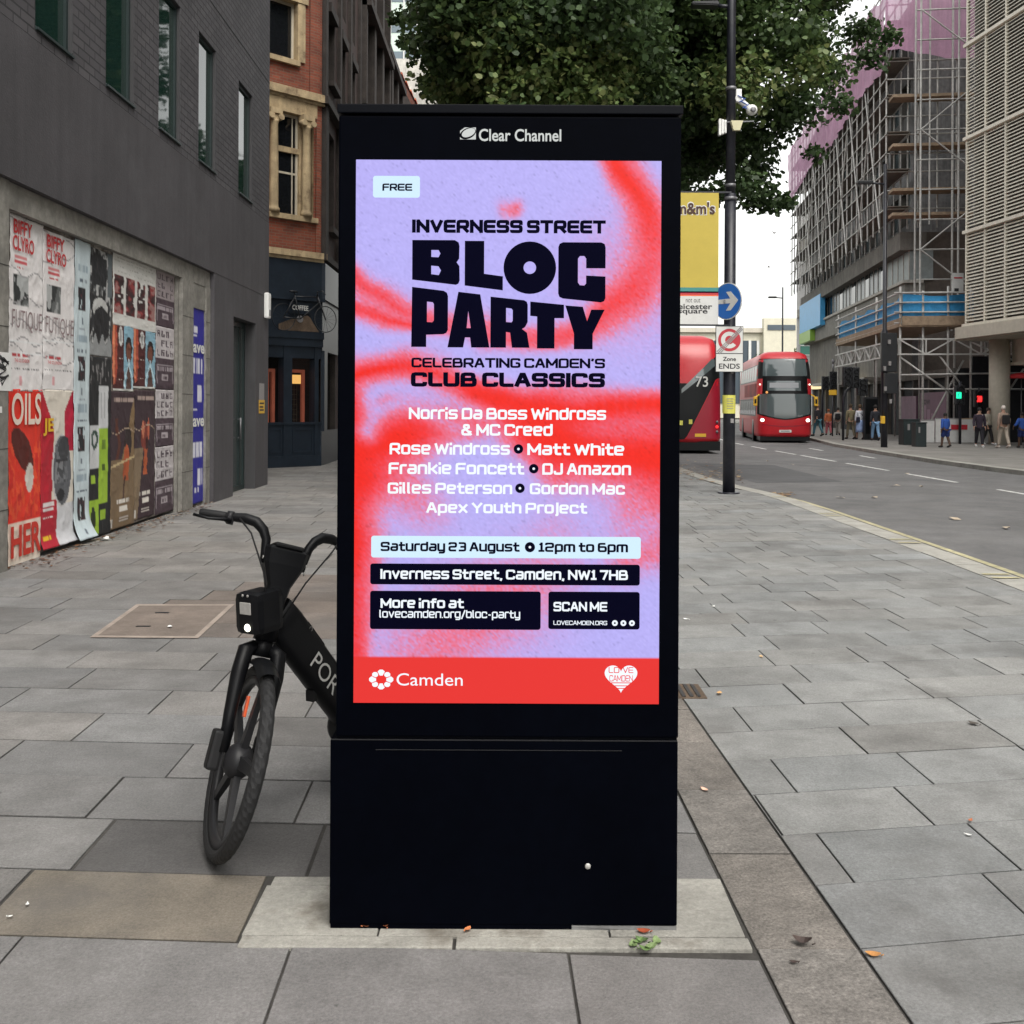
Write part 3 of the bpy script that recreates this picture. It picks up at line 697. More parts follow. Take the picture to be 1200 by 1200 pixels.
lines_on_screen([('INVERNESS STREET', 483, 710, 257.5, 273), ('CLUB CLASSICS', 482.5, 710, 436.5, 453.5)], M['text_navy'], 'navy_lettering', th=2.75)
lines_on_screen([('FREE', 448, 483, 215.5, 224), ("CELEBRATING CAMDEN'S", 483, 710, 419.5, 431), ('Saturday 23 August', 448, 611, 635.5, 646.5), ('12pm to 6pm', 633, 738, 635.5, 646.5)], M['text_navy'], 'navy_lettering', th=2.2)
lines_on_screen([('Norris Da Boss Windross', 480, 711.5, 478, 491.5), ('& MC Creed', 542, 649, 497, 510.5), ('Rose Windross', 458, 599, 519.5, 533), ('Matt White', 619, 733, 519.5, 533),
                 ('Frankie Foncett', 457, 616, 542.5, 556), ('DJ Amazon', 637, 741, 542.5, 556), ('Gilles Peterson', 456, 602, 566, 579), ('Gordon Mac', 622.5, 734, 566, 579), ('Apex Youth Project', 501, 690, 589, 601.5),
                 ('Inverness Street, Camden, NW1 7HB', 448, 738, 667.5, 679), ('More info at', 448, 546, 702, 713), ('SCAN ME', 651, 714, 705, 716)], M['scr_white'], 'white_lettering', th=2.0)
lines_on_screen([('lovecamden.org/bloc-party', 447, 612, 715.5, 724.5), ('LOVECAMDEN.ORG', 651, 714, 727, 732)], M['scr_white'], 'small_lettering', th=1.6)
def z4(P): return [(sx(380+x/2.7273), sz(100+y/2.7273)) for x, y in P]
def disc(cx, cy, r, n=40): return [(cx+r*math.cos(2*PI*k/n), cy+r*math.sin(2*PI*k/n)) for k in range(n)]
mb = MB()
for o, hs_ in (([(282,495),(418,495),(430,502),(433,514),(432,554),(424,566),(433,578),(434,624),(430,634),(422,638),(282,622)], [[(343,527),(366,527),(372,538),(366,550),(343,549)], [(343,577),(366,579),(374,592),(367,607),(343,604)]]),
    ([(450,497),(512,497),(512,602),(572,610),(572,655),(450,640)], []), (disc(658, 582, 84), [disc(658, 582, 20)]),
    ([(764,500),(886,500),(897,505),(900,516),(900,583),(838,583),(838,552),(832,544),(818,544),(812,552),(812,628),(818,637),(832,638),(838,632),(838,606),(900,609),(900,678),(896,688),(886,692),(764,680),(753,675),(749,664),(749,516),(753,505)], []),
    ([(282,645),(383,657),(393,663),(397,674),(397,782),(392,792),(382,796),(328,798),(328,837),(280,837)], [[(330,692),(348,694),(352,700),(352,752),(347,758),(330,757)]]),
    ([(430,660),(500,668),(530,838),(472,838),(468,806),(452,806),(446,838),(396,838)], [[(457,776),(462,722),(470,776)]]),
    ([(533,675),(640,686),(649,691),(652,700),(652,756),(644,772),(634,778),(650,790),(658,838),(602,838),(596,790),(583,788),(583,838),(533,838)], [[(583,711),(600,713),(604,718),(604,752),(600,757),(583,756)]]),
    ([(660,690),(768,700),(768,743),(738,743),(738,840),(682,840),(682,738),(660,736)], []),
    ([(772,702),(828,706),(842,752),(855,715),(898,715),(860,792),(860,842),(800,842),(800,792)], [])):
    mb.prism(z4(o), .001, .001, TK, [z4(h) for h in hs_])
mb.build('title_lettering', M['text_navy'], screen)
rec, pin = MB(), MB()
for u, v, r_ in ((609, 526, 5.6), (627, 549, 5.6), (611, 572, 5.6), (623, 641, 6)):
    rec.prism([(sx(a), sz(b)) for a, b in disc(u, v, r_, 24)][::-1], .0012, .0012, TK); pin.prism([(sx(a), sz(b)) for a, b in disc(u, v, 1.5, 12)][::-1], .0016, .0016, TK)
rec.build('record_dot', M['text_navy'], screen); pin.build('record_centre', M['scr_white'], screen)
ic = MB()
for u in (723, 733, 743): ic.prism([(sx(a), sz(b)) for a, b in disc(u, 729.5, 3.4, 20)][::-1], .0012, .0012, TK, [[(sx(a), sz(b)) for a, b in disc(u, 729.5, 1.2, 10)]])
ic.build('icon', M['scr_white'], screen)
# council emblem (a ring of eight links), its name, and the lettered heart
em = MB(); cu_, cv_ = 449.5, 797
for k in range(8):
    a = k*PI/4; w = 5.4 if k % 2 == 0 else 4.6; ro = 12.5
    c_ = (cu_+ro*.72*math.cos(a)*1.12, cv_+ro*.72*math.sin(a)*.9); q = []
    for j in range(8):
        b_ = a+j*PI/4+PI/8; q.append((sx(c_[0]+w*.82*math.cos(b_)), sz(c_[1]+w*.70*math.sin(b_))))
    em.prism(q[::-1], .0010+.00008*k, .0010+.00008*k, TK)
em.build('ring_emblem', M['scr_white'], screen)
cen = MB(); cen.prism([(sx(a), sz(b)) for a, b in disc(cu_, cv_, 4.6, 8)][::-1], .0022, .0022, TK)
for k in range(8):
    a = k*PI/4+PI/8; cen.tube([], .1) if False else None
    p0 = (cu_+6.0*math.cos(a), cv_+5.2*math.sin(a)); p1 = (cu_+10.6*math.cos(a), cv_+9*math.sin(a)); nn = (-math.sin(a)*.45, math.cos(a)*.45)
    cen.prism([(sx(p[0]+s_*nn[0]), sz(p[1]+s_*nn[1])) for p, s_ in ((p0, 1), (p1, 1), (p1, -1), (p0, -1))], .0022, .0022, TK)
cen.build('emblem_links', M['scr_red'], screen)
tx = MB(); put2d(tx, text2d('Camden', .0), sx(467.5), sx(545), sz(804), sz(789.5), TK, .0012); tx.build('council_lettering', M['scr_white'], screen)
H = []
for k in range(48):
    a = 2*PI*k/48; x = 16*math.sin(a)**3; y = 13*math.cos(a)-5*math.cos(2*a)-2*math.cos(3*a)-math.cos(4*a)
    H.append((sx(730.5+x*1.2), sz(792.5-y*1.12)))
hb = MB(); hb.prism(H[::-1], .0012, .0012, TK); hb.build('heart_emblem', M['scr_white'], screen)
hl = MB(); put2d(hl, stroke2d('LO', 1.2), sx(716), sx(728.5), sz(788), sz(781), TK, .0016); put2d(hl, stroke2d('VE', 1.2), sx(732.5), sx(745), sz(788), sz(781), TK, .0016)
put2d(hl, stroke2d('CAMDEN', 1.2), sx(717), sx(744.5), sz(798), sz(790.5), TK, .0016)
for k, (u0, u1, v_) in enumerate(((719, 742.5, 800), (722, 739.5, 803.5), (726, 735.5, 806.5))): hl.prism([(sx(u0), sz(v_)), (sx(u1), sz(v_)), (sx(u1), sz(v_-1)), (sx(u0), sz(v_-1))], .0016, .0016, TK)
hl.build('heart_lettering', M['scr_red'], screen)
# owner's mark on the header
TH = Matrix(((1, 0, 0, 0), (0, 0, -1, KY), (0, 1, 0, 0), (0, 0, 0, 1)))
hx = lambda u: (u-600-.9)/384; hz = lambda v: CAMZ+(475-v+.3)/384
lg = MB(); put2d(lg, text2d('Clear Channel', .016), hx(560.5), hx(657), hz(166), hz(151.5), TH, .001)
lg.prism([(hx(538.5), hz(164)), (hx(557), hz(164)), (hx(557), hz(150)), (hx(544), hz(150)), (hx(538.5), hz(154))], .001, .001, TH)
lg.build('owner_lettering', M['logo_white'], up)
lk = MB()
def el(cx, cy, ra, rb, rot, n=28): return [(hx(cx+ra*math.cos(t_)*math.cos(rot)-rb*math.sin(t_)*math.sin(rot)), hz(cy+ra*math.cos(t_)*math.sin(rot)+rb*math.sin(t_)*math.cos(rot))) for t_ in [2*PI*k/n for k in range(n)]][::-1]
lk.prism(el(547.6, 157, 10, 6.2, -.42), .0014, .0014, TH, [el(548.4, 156.2, 8.4, 4.6, -.42)]); lk.build('owner_swirl', M['kiosk'], up)

# ------------------------------------------------------------------ the electric bicycle
Q = dict(x=-1.0, y=3.63, psi=-.5600, lam=-.02, dl=1.0, sc=.984)
f_ = Vector((math.sin(Q['psi']), -math.cos(Q['psi']), 0)); l_ = Vector((math.cos(Q['psi']), math.sin(Q['psi']), 0))
BM = Matrix.Translation((Q['x'], Q['y'], .002)) @ Matrix(((f_.x, l_.x, 0, 0), (f_.y, l_.y, 0, 0), (0, 0, 1, 0), (0, 0, 0, 1))) @ Matrix.Rotation(-Q['lam'], 4, 'X') @ Matrix.Scale(Q['sc'], 4)
WR = .345; HA = math.radians(70); sa = Vector((-math.cos(HA), 0, math.sin(HA))); fw = Vector((math.sin(HA), 0, math.cos(HA)))
axle = Vector((0, 0, WR)); sb = axle-.045*fw
ST = Matrix.Translation(sb) @ Matrix.Rotation(Q['dl'], 4, sa) @ Matrix.Translation(-sb)
SM = BM @ ST                                            # the steered front end
bike = thing('electric_bicycle', 'matt black hire e-bicycle parked on its stand behind the kiosk, front wheel turned', 'bicycle', (Q['x'], Q['y'], 0))
def wheel(MM, c, parent, rear=False):
    T = Matrix.Translation(c) @ Matrix.Rotation(PI/2, 4, 'X')      # wheel axis along local y
    m = MB(MM); prof = []
    for k in range(14):
        a = 2*PI*k/14; prof.append((WR-.026+.026*math.cos(a), .026*math.sin(a)))
    ty = MB(MM); NS = 132; rings = []
    for j in range(NS):
        a = 2*PI*j/NS; ring = []
        for k, (rr, hh) in enumerate(prof):
            ph = 2*PI*k/14
            if math.cos(ph) > .15: rr -= .0030*((j+(k if hh > 0 else -k)) % 3 == 0)
            ring.append(ty.V(T @ Vector((rr*math.cos(a), rr*math.sin(a), hh))))
        rings.append(ring)
    for j in range(NS):
        for k in range(14): ty.face([rings[j][k], rings[(j+1) % NS][k], rings[(j+1) % NS][(k+1) % 14], rings[j][(k+1) % 14]])
    w = MB(MM); w.lathe([(.298, -.017), (.272, -.012), (.268, 0), (.272, .012), (.298, .017), (.302, 0)], 64, T, closed=True)
    wo_ = w.build('front_wheel' if not rear else 'rear_wheel', M['bike_grey'], parent)
    ty.build('tyre', M['rubber'], wo_)
    s = MB(MM)
    for k in range(5):
        a = 2*PI*k/5+.3; R_ = T @ Matrix.Rotation(a, 4, 'Z')
        for yy in (-.016, .010):
            s.poly([R_ @ Vector(p) for p in ((.05, -.022, yy), (.275, -.017, yy*.7), (.275, .017, yy*.7), (.05, .022, yy))][::(1 if yy > 0 else -1)])
        for sg in (-1, 1):
            s.poly([R_ @ Vector(p) for p in ((.05, sg*.022, -.016), (.275, sg*.017, -.0112), (.275, sg*.017, .007), (.05, sg*.022, .010))][::sg])
    s.build('wheel_spokes', M['bike_grey'], wo_)
    h = MB(MM); h.lathe([(.0, -.052), (.028, -.052), (.05, -.035), (.062, -.02), (.062, .02), (.05, .035), (.028, .052), (.0, .052)], 28, T); h.build('hub', M['bike_grey'], wo_)
    st_ = MB(MM)
    for sg in (-1, 1): st_.lathe([(.3105, sg*.0232), (.3145, sg*.0246)], 64, T, caps=False)
    st_.build('reflective_band', M['sign_white'], wo_)
    rf = MB(MM); R_ = T @ Matrix.Rotation(math.radians(112), 4, 'Z'); rf.box(.15, .225, -.013, .013, .012, .022, .003, R_); rf.build('spoke_reflector', M['orange'], wo_)
    return wo_
wheel(SM, axle, bike)
A = lambda t, o=0.0, y=0.0: sb+sa*t+fw*o+Vector((0, y, 0))
fk = MB(SM)
crown = A(.415)
for sg in (-1, 1):
    fk.tube([A(.40, .0, sg*.03), A(.385, .01, sg*.062), A(.30, .022, sg*.070), A(.15, .035, sg*.068), A(.02, .045, sg*.062)], [.027, .031, .029, .023, .018], 12, flat=1.0)
fk.tube([A(.37), A(.44)], [.036, .034], 14)
fork = fk.build('fork', M['bike_black'], bike)
m = MB(SM); m.box(-.035, .035, -.108, -.062, -.095, .045, .012, Matrix.Translation(A(.05, .02)) @ Matrix.Rotation(-.3, 4, 'Y')); m.build('hub_motor_box', M['bike_grip'], fork)
m = MB(SM); m.box(-.03, .03, .05, .075, -.08, .04, .008, Matrix.Translation(A(.05, .02)) @ Matrix.Rotation(-.3, 4, 'Y')); m.build('brake_caliper', M['bike_grip'], fork)
# mudguard over the front tyre
m = MB(SM); rings = []
for j in range(9):
    a = math.radians(78+j*5.5); rr = WR+.022
    ring = []
    for k in range(7):
        b = -1+k/3; ring.append(m.V(axle+Vector((rr*math.cos(a)-(.018*abs(b)**3)*math.cos(a), .043*b, rr*math.sin(a)-(.03*abs(b)**3)*math.sin(a)))))
    rings.append(ring)
for j in range(8):
    for k in range(6): m.face([rings[j][k], rings[j+1][k], rings[j+1][k+1], rings[j][k+1]], True)
m.build('front_mudguard', M['bike_black'], bike)
# stem block and bars
m = MB(SM); m.tube([A(.44), A(.62)], [.030, .032], 14)
T = Matrix.Translation(A(.655)) @ Matrix(((fw.x, 0, sa.x, 0), (0, 1, 0, 0), (fw.z, 0, sa.z, 0), (0, 0, 0, 1)))
def frustum(mb, zs, T):
    R_ = []
    for z, hx_, hy_ in zs:
        R_.append([mb.V(T @ Vector(p)) for p in ((-hx_, -hy_*.82, z), (-hx_*.6, -hy_, z), (hx_*.6, -hy_, z), (hx_, -hy_*.82, z), (hx_, hy_*.82, z), (hx_*.6, hy_, z), (-hx_*.6, hy_, z), (-hx_, hy_*.82, z))])
    for a, b in zip(R_, R_[1:]):
        for k in range(8): mb.face([a[k], a[(k+1) % 8], b[(k+1) % 8], b[k]])
    mb.face(R_[0][::-1]); mb.face(R_[-1])
frustum(m, [(-.10, .034, .036), (-.02, .040, .045), (.06, .05, .078), (.115, .05, .085), (.125, .045, .08)], T)
stem = m.build('stem', M['bike_black'], bike)
m = MB(SM); m.box(-.05, .055, -.055, .055, .124, .14, .006, T); m.build('phone_mount', M['bike_grip'], stem)
m = MB(SM)
for sg in (-1, 1):
    for z in (.045, .075): m.lathe([(.007, 0), (.007, .004), (.003, .004)], 10, T @ Matrix.Translation((.02, sg*.083, z)) @ Matrix.Rotation(-sg*PI/2, 4, 'X'))
m.build('stem_bolt', M['galv'], stem)
hbm = MB(SM); gp = MB(SM); lv = MB(SM); cl = MB(SM)
for sg in (-1, 1):
    b0 = A(.71, 0, sg*.072); b1 = A(.80, .0, sg*.085); b2 = A(.855, -.01, sg*.115); b3 = A(.865, -.04, sg*.175); b4 = A(.862, -.075, sg*.225); b5 = A(.858, -.12, sg*.335)
    hbm.tube([b0, (b0+b1)/2, b1, b1*.4+b2*.6, b2*.7+b3*.3, b3, b4, b5], [.017, .017, .018, .020, .021, .020, .016, .0115], 14)
    gp.tube([b4*.9+b5*.1, b4*.75+b5*.25, b5*.95+b4*.05, b5], [.0155, .0165, .0165, .014], 14)
    d = (b5-b4).normalized(); k0 = b4+Vector((0, 0, -.02))+fw*.02
    lv.tube([k0, k0+d*.03+fw*.03, k0+d*.09+fw*.042-sa*.006, k0+d*.15+fw*.045], [.009, .007, .0055, .006], 8)
    cl.tube([b4-d*.012, b4+d*.012], [.0225, .0225], 14); cl.box(-.012, .012, -.014, .014, -.03, .0, .004, Matrix.Translation(b4+fw*.012))
cb_ = MB(SM)
for sg in (-1, 1): cb_.tube([A(.855, -.01, sg*.2), A(.80, .07, sg*.16), A(.66, .095, sg*.08), A(.52, .075, sg*.03)], .0035, 6)
cb_.build('brake_cable', M['bike_grip'], bike)
hb_ = hbm.build('handlebar', M['bike_black'], bike)
gp.build('grip', M['bike_grip'], hb_); lv.build('brake_lever', M['bike_black'], hb_); cl.build('lever_clamp', M['bike_grey'], hb_)
# frame: head tube, one big down tube, seat mast, stays
fm = MB(BM)
fm.tube([A(.43), A(.60)], [.044, .042], 18)
def slabtube(mb, pts):
    """rounded-rectangle tube: (point, half-depth, half-width)"""
    R_ = []
    for i, (p, hd, hw) in enumerate(pts):
        q = pts[min(i+1, len(pts)-1)][0]-pts[max(i-1, 0)][0]; q.normalize(); nrm_ = Vector((q.z, 0, -q.x))
        ring = []
        for k in range(16):
            a = 2*PI*k/16; c, s_ = math.cos(a), math.sin(a)
            ring.append(mb.V(p+nrm_*(hd*math.copysign(abs(c)**.55, c))+Vector((0, hw*math.copysign(abs(s_)**.55, s_), 0))))
        R_.append(ring)
    for a, b in zip(R_, R_[1:]):
        for k in range(16): mb.face([a[k], a[(k+1) % 16], b[(k+1) % 16], b[k]], True)
    mb.face(R_[0][::-1]); mb.face(R_[-1])
dA, dB = A(.54, -.02), Vector((-.70, 0, .30))
slabtube(fm, [(dA, .075, .036), (dA.lerp(dB, .12), .082, .040), (dA.lerp(dB, .5), .080, .041), (dA.lerp(dB, .93), .078, .042), (dB, .06, .042)])
slabtube(fm, [(Vector((-.66, 0, .27)), .05, .035), (Vector((-.74, 0, .50)), .036, .028), (Vector((-.81, 0, .72)), .026, .024)])
for sg in (-1, 1): fm.tube([Vector((-.68, sg*.05, .30)), Vector((-.85, sg*.065, .32)), Vector((-1.10, sg*.065, WR))], [.022, .017, .014], 10)
for sg in (-1, 1): fm.tube([Vector((-.80, sg*.03, .66)), Vector((-1.10, sg*.065, WR))], [.013, .012], 10)
frame = fm.build('frame', M['bike_black'], bike)
dd = (dB-dA).normalized(); nn_ = Vector((dd.z, 0, -dd.x))       # nn_ points up/forward side
if nn_.z < 0: nn_ = -nn_
TD = Matrix(((dd.x, nn_.x, 0, 0), (0, 0, 1, .0425), (dd.z, nn_.z, 0, 0), (0, 0, 0, 1)))
m = MB(BM); o_ = dA.lerp(dB, .375); T2 = Matrix.Translation((o_.x, 0, o_.z)) @ TD
put2d(m, text2d('POR', .0), 0, .20, -.040, .028, T2, .001); m.build('frame_lettering', M['sign_white'], frame)
m = MB(BM); o_ = dA.lerp(dB, .2)+nn_*.05; T2 = Matrix.Translation((o_.x, 0, o_.z)) @ TD; m.box(0, .15, -.012, .03, -.07, -.012, .01, T2); m.build('battery_catch', M['bike_grip'], frame)
m = MB(BM); m.prism(disc(.03, .012, .010, 20), .0, -.0005, T2 @ Matrix.Translation((0, 0, -.0065)), [disc(.03, .012, .0075, 20)])
m.build('catch_mark', M['sign_grey'], frame)
m = MB(BM); o_ = dA.lerp(dB, .56)-nn_*.08; m.box(-.012, .012, -.02, .02, -.035, .01, .003, Matrix.Translation(o_)); m.build('cable_clip', M['bike_grip'], frame)
# headlamp box on the head tube
TL = Matrix.Translation(A(.525, .075)) @ Matrix.Rotation(.04, 4, 'Y')
m = MB(BM); m.box(-.085, .055, -.064, .064, -.08, .08, .03, TL); lampbox = m.build('headlamp_box', M['bike_black'], bike)
m = MB(BM)
for yy in (-.012, .014): m.lathe([(.0055, 0), (.0055, .002), (0, .002)], 10, TL @ Matrix.Translation((.0545, yy, .07)) @ Matrix.Rotation(PI/2, 4, 'Y'))
m.build('lamp_screw', M['galv'], lampbox)
m = MB(BM); m.box(.050, .058, -.028, .028, .0, .045, .003, TL); m.build('reflector', M['galv'], lampbox)
m = MB(BM); m.lathe([(.014, 0), (.014, .008), (.010, .012), (0, .013)], 18, TL @ Matrix.Translation((.050, .008, -.048)) @ Matrix.Rotation(PI/2, 4, 'Y')); m.build('front_lamp', M['headlight'], lampbox)
# saddle, rear wheel, rack, cranks, stand: behind the kiosk
wheel(BM, Vector((-1.10, 0, WR)), bike, True)
m = MB(BM); bm = bmesh.new(); bmesh.ops.create_uvsphere(bm, u_segments=20, v_segments=12, radius=1)
for v in bm.verts:
    wv = .085 if v.co.x < 0 else .085-.055*v.co.x
    v.co = Vector((v.co.x*.14-.87, v.co.y*wv, .955+v.co.z*.035))
m.addbm(bm, None, True); m.tube([(-.81, 0, .70), (-.875, 0, .94)], .015, 10); m.build('saddle', M['bike_grip'], bike)
m = MB(BM); rings = []
for j in range(14):
    a = math.radians(30+j*11); ring = [m.V(Vector((-1.10+(WR+.024)*math.cos(a), yy, WR+(WR+.024)*math.sin(a)-.02*abs(yy/.04)**3))) for yy in (-.04, -.025, 0, .025, .04)]
    rings.append(ring)
for a, b in zip(rings, rings[1:]):
    for k in range(4): m.face([a[k], b[k], b[k+1], a[k+1]], True)
m.build('rear_mudguard', M['bike_black'], bike)
m = MB(BM); m.lathe([(.0, -.07), (.075, -.07), (.085, -.05), (.085, .05), (.075, .07), (0, .07)], 24, Matrix.Translation((-.68, 0, .29)) @ Matrix.Rotation(PI/2, 4, 'X'))
for sg in (-1, 1): m.tube([(-.68, sg*.085, .29), (-.68+sg*.1, sg*.095, .29-sg*.13)], .011, 8); m.box(-.68+sg*.1-.045, -.68+sg*.1+.045, sg*.1, sg*.19, .28-sg*.13, .30-sg*.13)
m.build('crank_set', M['bike_grip'], bike)
m = MB(BM); m.tube([(-.92, .07, .30), (-.95, .19, .012)], .012, 10); m.build('kick_stand', M['bike_grip'], bike)

# ------------------------------------------------------------------ the dark building on the left
WM = Matrix(((-.0108, 1, 0, -4.64), (1, .0108, 0, 0), (0, 0, 1, 0), (0, 0, 0, 1)))   # local (along the wall, out of it, up)
def su(u, n=0.0): return (4.64-n)/((600-u)/1200-.0108)
def zu(u, v, n=0.0): return W(u, v, su(u, n)).z
def wall_cells(mb, s0, s1, z0, z1, ops, n=0.0, depth=.15, reveal=None):
    """a wall face with rectangular openings, and the openings' reveals"""
    S = sorted({s0, s1, *[o[0] for o in ops], *[o[1] for o in ops]}); Z = sorted({z0, z1, *[o[2] for o in ops], *[o[3] for o in ops]})
    for a, b in zip(S, S[1:]):
        for c, d in zip(Z, Z[1:]):
            ms, mz = (a+b)/2, (c+d)/2
            if any(o[0] < ms < o[1] and o[2] < mz < o[3] for o in ops): continue
            mb.quad((a, n, c), (a, n, d), (b, n, d), (b, n, c)) if mb.flip else mb.quad((a, n, c), (b, n, c), (b, n, d), (a, n, d))
    rv = reveal or mb
    for a, b, c, d in ops:
        for q in (((a, n, c), (a, n, d), (a, n-depth, d), (a, n-depth, c)), ((b, n, c), (b, n-depth, c), (b, n-depth, d), (b, n, d)),
                  ((a, n, d), (b, n, d), (b, n-depth, d), (a, n-depth, d)), ((a, n, c), (a, n-depth, c), (b, n-depth, c), (b, n, c))): rv.quad(*q)
MB.flip = False
SE = 20.4
bld = thing('office_block', 'dark grey painted office block with tall narrow windows above the poster hoarding', 'building', (-4.86, 15, 0))
wins = [(su(a)+0, su(b), 5.34, 7.30) for a, b in ((39, 83), (122, 155), (184, 209), (231, 251), (278, 294))]
wins = [(8.45-1.78*k, 9.35-1.78*k, 5.34, 7.3) for k in range(3)]+wins
wins2 = [(a, b, 9.4, 11.4) for a, b, c, d in wins]
door = (17.75, 19.35, 0.0, 3.12)
WB = -30
up_ = MB(WM); rv = MB(WM); wall_cells(up_, WB, SE, 5.2, 13, wins+wins2, 0, .16, rv)
upo = up_.build('brick_wall', M['dark_brick'], bld)
lo = MB(WM); wall_cells(lo, 16.55, SE, 0, 3.72, [door], 0, .28, rv)
lo.quad((WB, .004, 3.72), (SE, .004, 3.72), (SE, .004, 5.2), (WB, .004, 5.2)); lo.quad((WB, .004, 5.2), (SE, .004, 5.2), (SE, 0, 5.201), (WB, 0, 5.201))
lo.quad((WB, .004, 3.72), (WB, -.3, 3.72), (16.55, -.3, 3.72), (16.55, .004, 3.72))
lo.quad((16.55, .0, 0), (16.55, 0, 3.72), (16.55, -.3, 3.72), (16.55, -.3, 0))
lo.quad((SE, 0, 0), (SE, -14, 0), (SE, -14, 13), (SE, 0, 13)); lo.quad((WB, 0, 13), (SE, 0, 13), (SE, -14, 13), (WB, -14, 13)); lo.quad((WB, 0, 0), (WB, 0, 13), (WB, -14, 13), (WB, -14, 0))
lo.build('cladding', M['cladding'], bld); rv.build('reveal', M['reveal'], bld)
m = MB(WM); m.box(WB, SE, .0, .006, 7.985, 8.0); m.build('panel_joint', M['reveal'], bld)
for (a, b, c, d) in wins+wins2:
    f = MB(WM); n0 = -.05; w = .05
    for q in ((a, b, c, c+w), (a, b, d-w, d)): f.box(q[0], q[1], n0-.05, n0, q[2], q[3])
    for q in ((a, a+w, c+w, d-w), (b-w, b, c+w, d-w)): f.box(q[0], q[1], n0-.05, n0, q[2], q[3])
    f.box(a+.001, b-.001, -.06, .03, c-.03, c-.004)
    fo = f.build('window', M['frame_dark'], bld)
    gl = MB(WM); gl.quad((a+w, n0-.03, c+w), (b-w, n0-.03, c+w), (b-w, n0-.03, d-w), (a+w, n0-.03, d-w)); gl.build('pane', M['glass'], fo)
a, b, c, d = door
f = MB(WM); n0 = -.2
for q in ((a, a+.09, 0, d), (b-.42, b-.32, 0, d), (b-.09, b, 0, d), (a+.09, b-.42, d-.1, d), (a+.09, b-.42, 0, .1), (b-.32, b-.09, 0, .1), (b-.32, b-.09, d-.1, d)): f.box(q[0], q[1], n0-.06, n0, q[2], q[3])
do = f.build('door', M['frame_dark'], bld)
gl = MB(WM)
for s0, s1 in ((a+.09, b-.42), (b-.32, b-.09)): gl.quad((s0, n0-.03, .1), (s1, n0-.03, .1), (s1, n0-.03, d-.1), (s0, n0-.03, d-.1))
gl.build('pane', glass('door_glass', (.05, .06, .06), .05, .9, .05), do)
h = MB(WM); h.tube([(b-.5, n0+.05, .95), (b-.5, n0+.05, 1.35)], .016, 8); h.box(b-.51, b-.49, n0, n0+.05, .97, .99); h.box(b-.51, b-.49, n0, n0+.05, 1.31, 1.33); h.build('handle', M['grey_metal'], do)
# granite ground floor: lintel, piers, joints
gr = MB(WM)
SP0, SP1 = 9.75, 15.02
gr.box(WB, SP0, -.148, -.05, 0, 3.715); gr.box(WB, SP0-.3, -.35, -.148, 0, 3.715); gr.box(SP0, 16.545, -.35, -.07, 3.46, 3.715)
gr.box(15.09, 15.62, -.34, -.055, 0, 3.46); gr.box(15.02, 15.09, -.34, -.11, 0, 3.46)
gr.box(16.32, 16.545, -.34, -.062, 0, 3.46); gr.box(15.62, 16.32, -.34, -.08, 3.08, 3.46)
gro = gr.build('granite_ground_floor', M['granite'], bld)
jt = MB(WM)
for z in (.58, 1.16, 1.74, 2.32, 2.9): jt.box(2, SP0, -.052, -.0475, z, z+.008); jt.box(15.09, 15.62, -.06, -.0525, z, z+.007); jt.box(16.32, 16.54, -.07, -.0595, z, z+.007)
jt.build('stone_joint', M['joint'], gro)
hd = MB(WM); hd.box(SP0-.3, SP1, -.4, -.156, .04, 3.46); hd.box(15.62, 16.32, -.4, -.106, .1, 3.08); hd.build('hoarding_board', mat('old_board', (.12, .10, .085), .85, var=.4, vscale=6, dirt=((.45, .43, .4), 3, .8)), bld)

# bits fixed to the wall
sl = thing('alarm_box', 'small white sensor box on the corner of the dark block', 'alarm box', WM @ Vector((20.1, 0, 3.4)))
m = MB(WM); m.box(19.98, 20.2, .002, .10, 3.28, 3.78, .03); m.build('casing', M['white'], sl); m = MB(WM); m.box(20.02, 20.16, .1, .106, 3.33, 3.45, .002); m.build('lens', M['grey_metal'], sl)
wn = thing('warning_sticker', 'yellow and grey warning notice on the dark corner pier by the glass door', 'notice', WM @ Vector((19.9, 0, 1.7)))
m = MB(WM); m.box(19.62, 20.08, .002, .006, 1.42, 1.68); m.build('yellow_sheet', mat('notice_yellow_orange', (.72, .42, .02), .5), wn)
m = MB(WM); m.box(19.64, 20.04, .002, .006, 1.68, 2.0); m.build('grey_sheet', M['sign_grey'], wn)
m = MB(WM)
for z, k in ((1.60, .36), (1.53, .30), (1.47, .34)): m.box(19.66, 19.66+k, .006, .008, z, z+.03)
m.build('print', M['text_dark'], wn)
gs = thing('graffiti_sticker', 'white sticker with a black graffiti tag on the granite pier', 'sticker', WM @ Vector((9.5, 0, 1.9)))
s0_, s1_ = su(-8, -.05), su(12.5, -.05); zt, zb = zu(6, 413, -.05), zu(6, 458, -.05)
m = MB(WM); m.box(s0_, s1_, -.049, -.045, zb, zt); m.build('paper', M['paper_white'], gs)
m = MB(WM); rg = random.Random(3)
for k in range(5):
    zc = zt-.06-k*(zt-zb-.1)/5; P = []
    for j in range(6): P.append((s0_+.08+(s1_-s0_-.14)*((j*.37+rg.random()*.4) % 1), -.043, zc+rg.uniform(-.05, .04)))
    m.tube(P, .011, 6, flat=.5)
m.build('tag_lettering', M['text_dark'], gs)
m = MB(WM); z_ = zu(12, 480, -.05); m.box(9.47, 9.62, -.049, -.046, z_-.03, z_+.03)
tag(m.build('torn_sticker', M['paper_white']), 'scrap of white sticker low on the granite pier left of the posters', 'sticker')

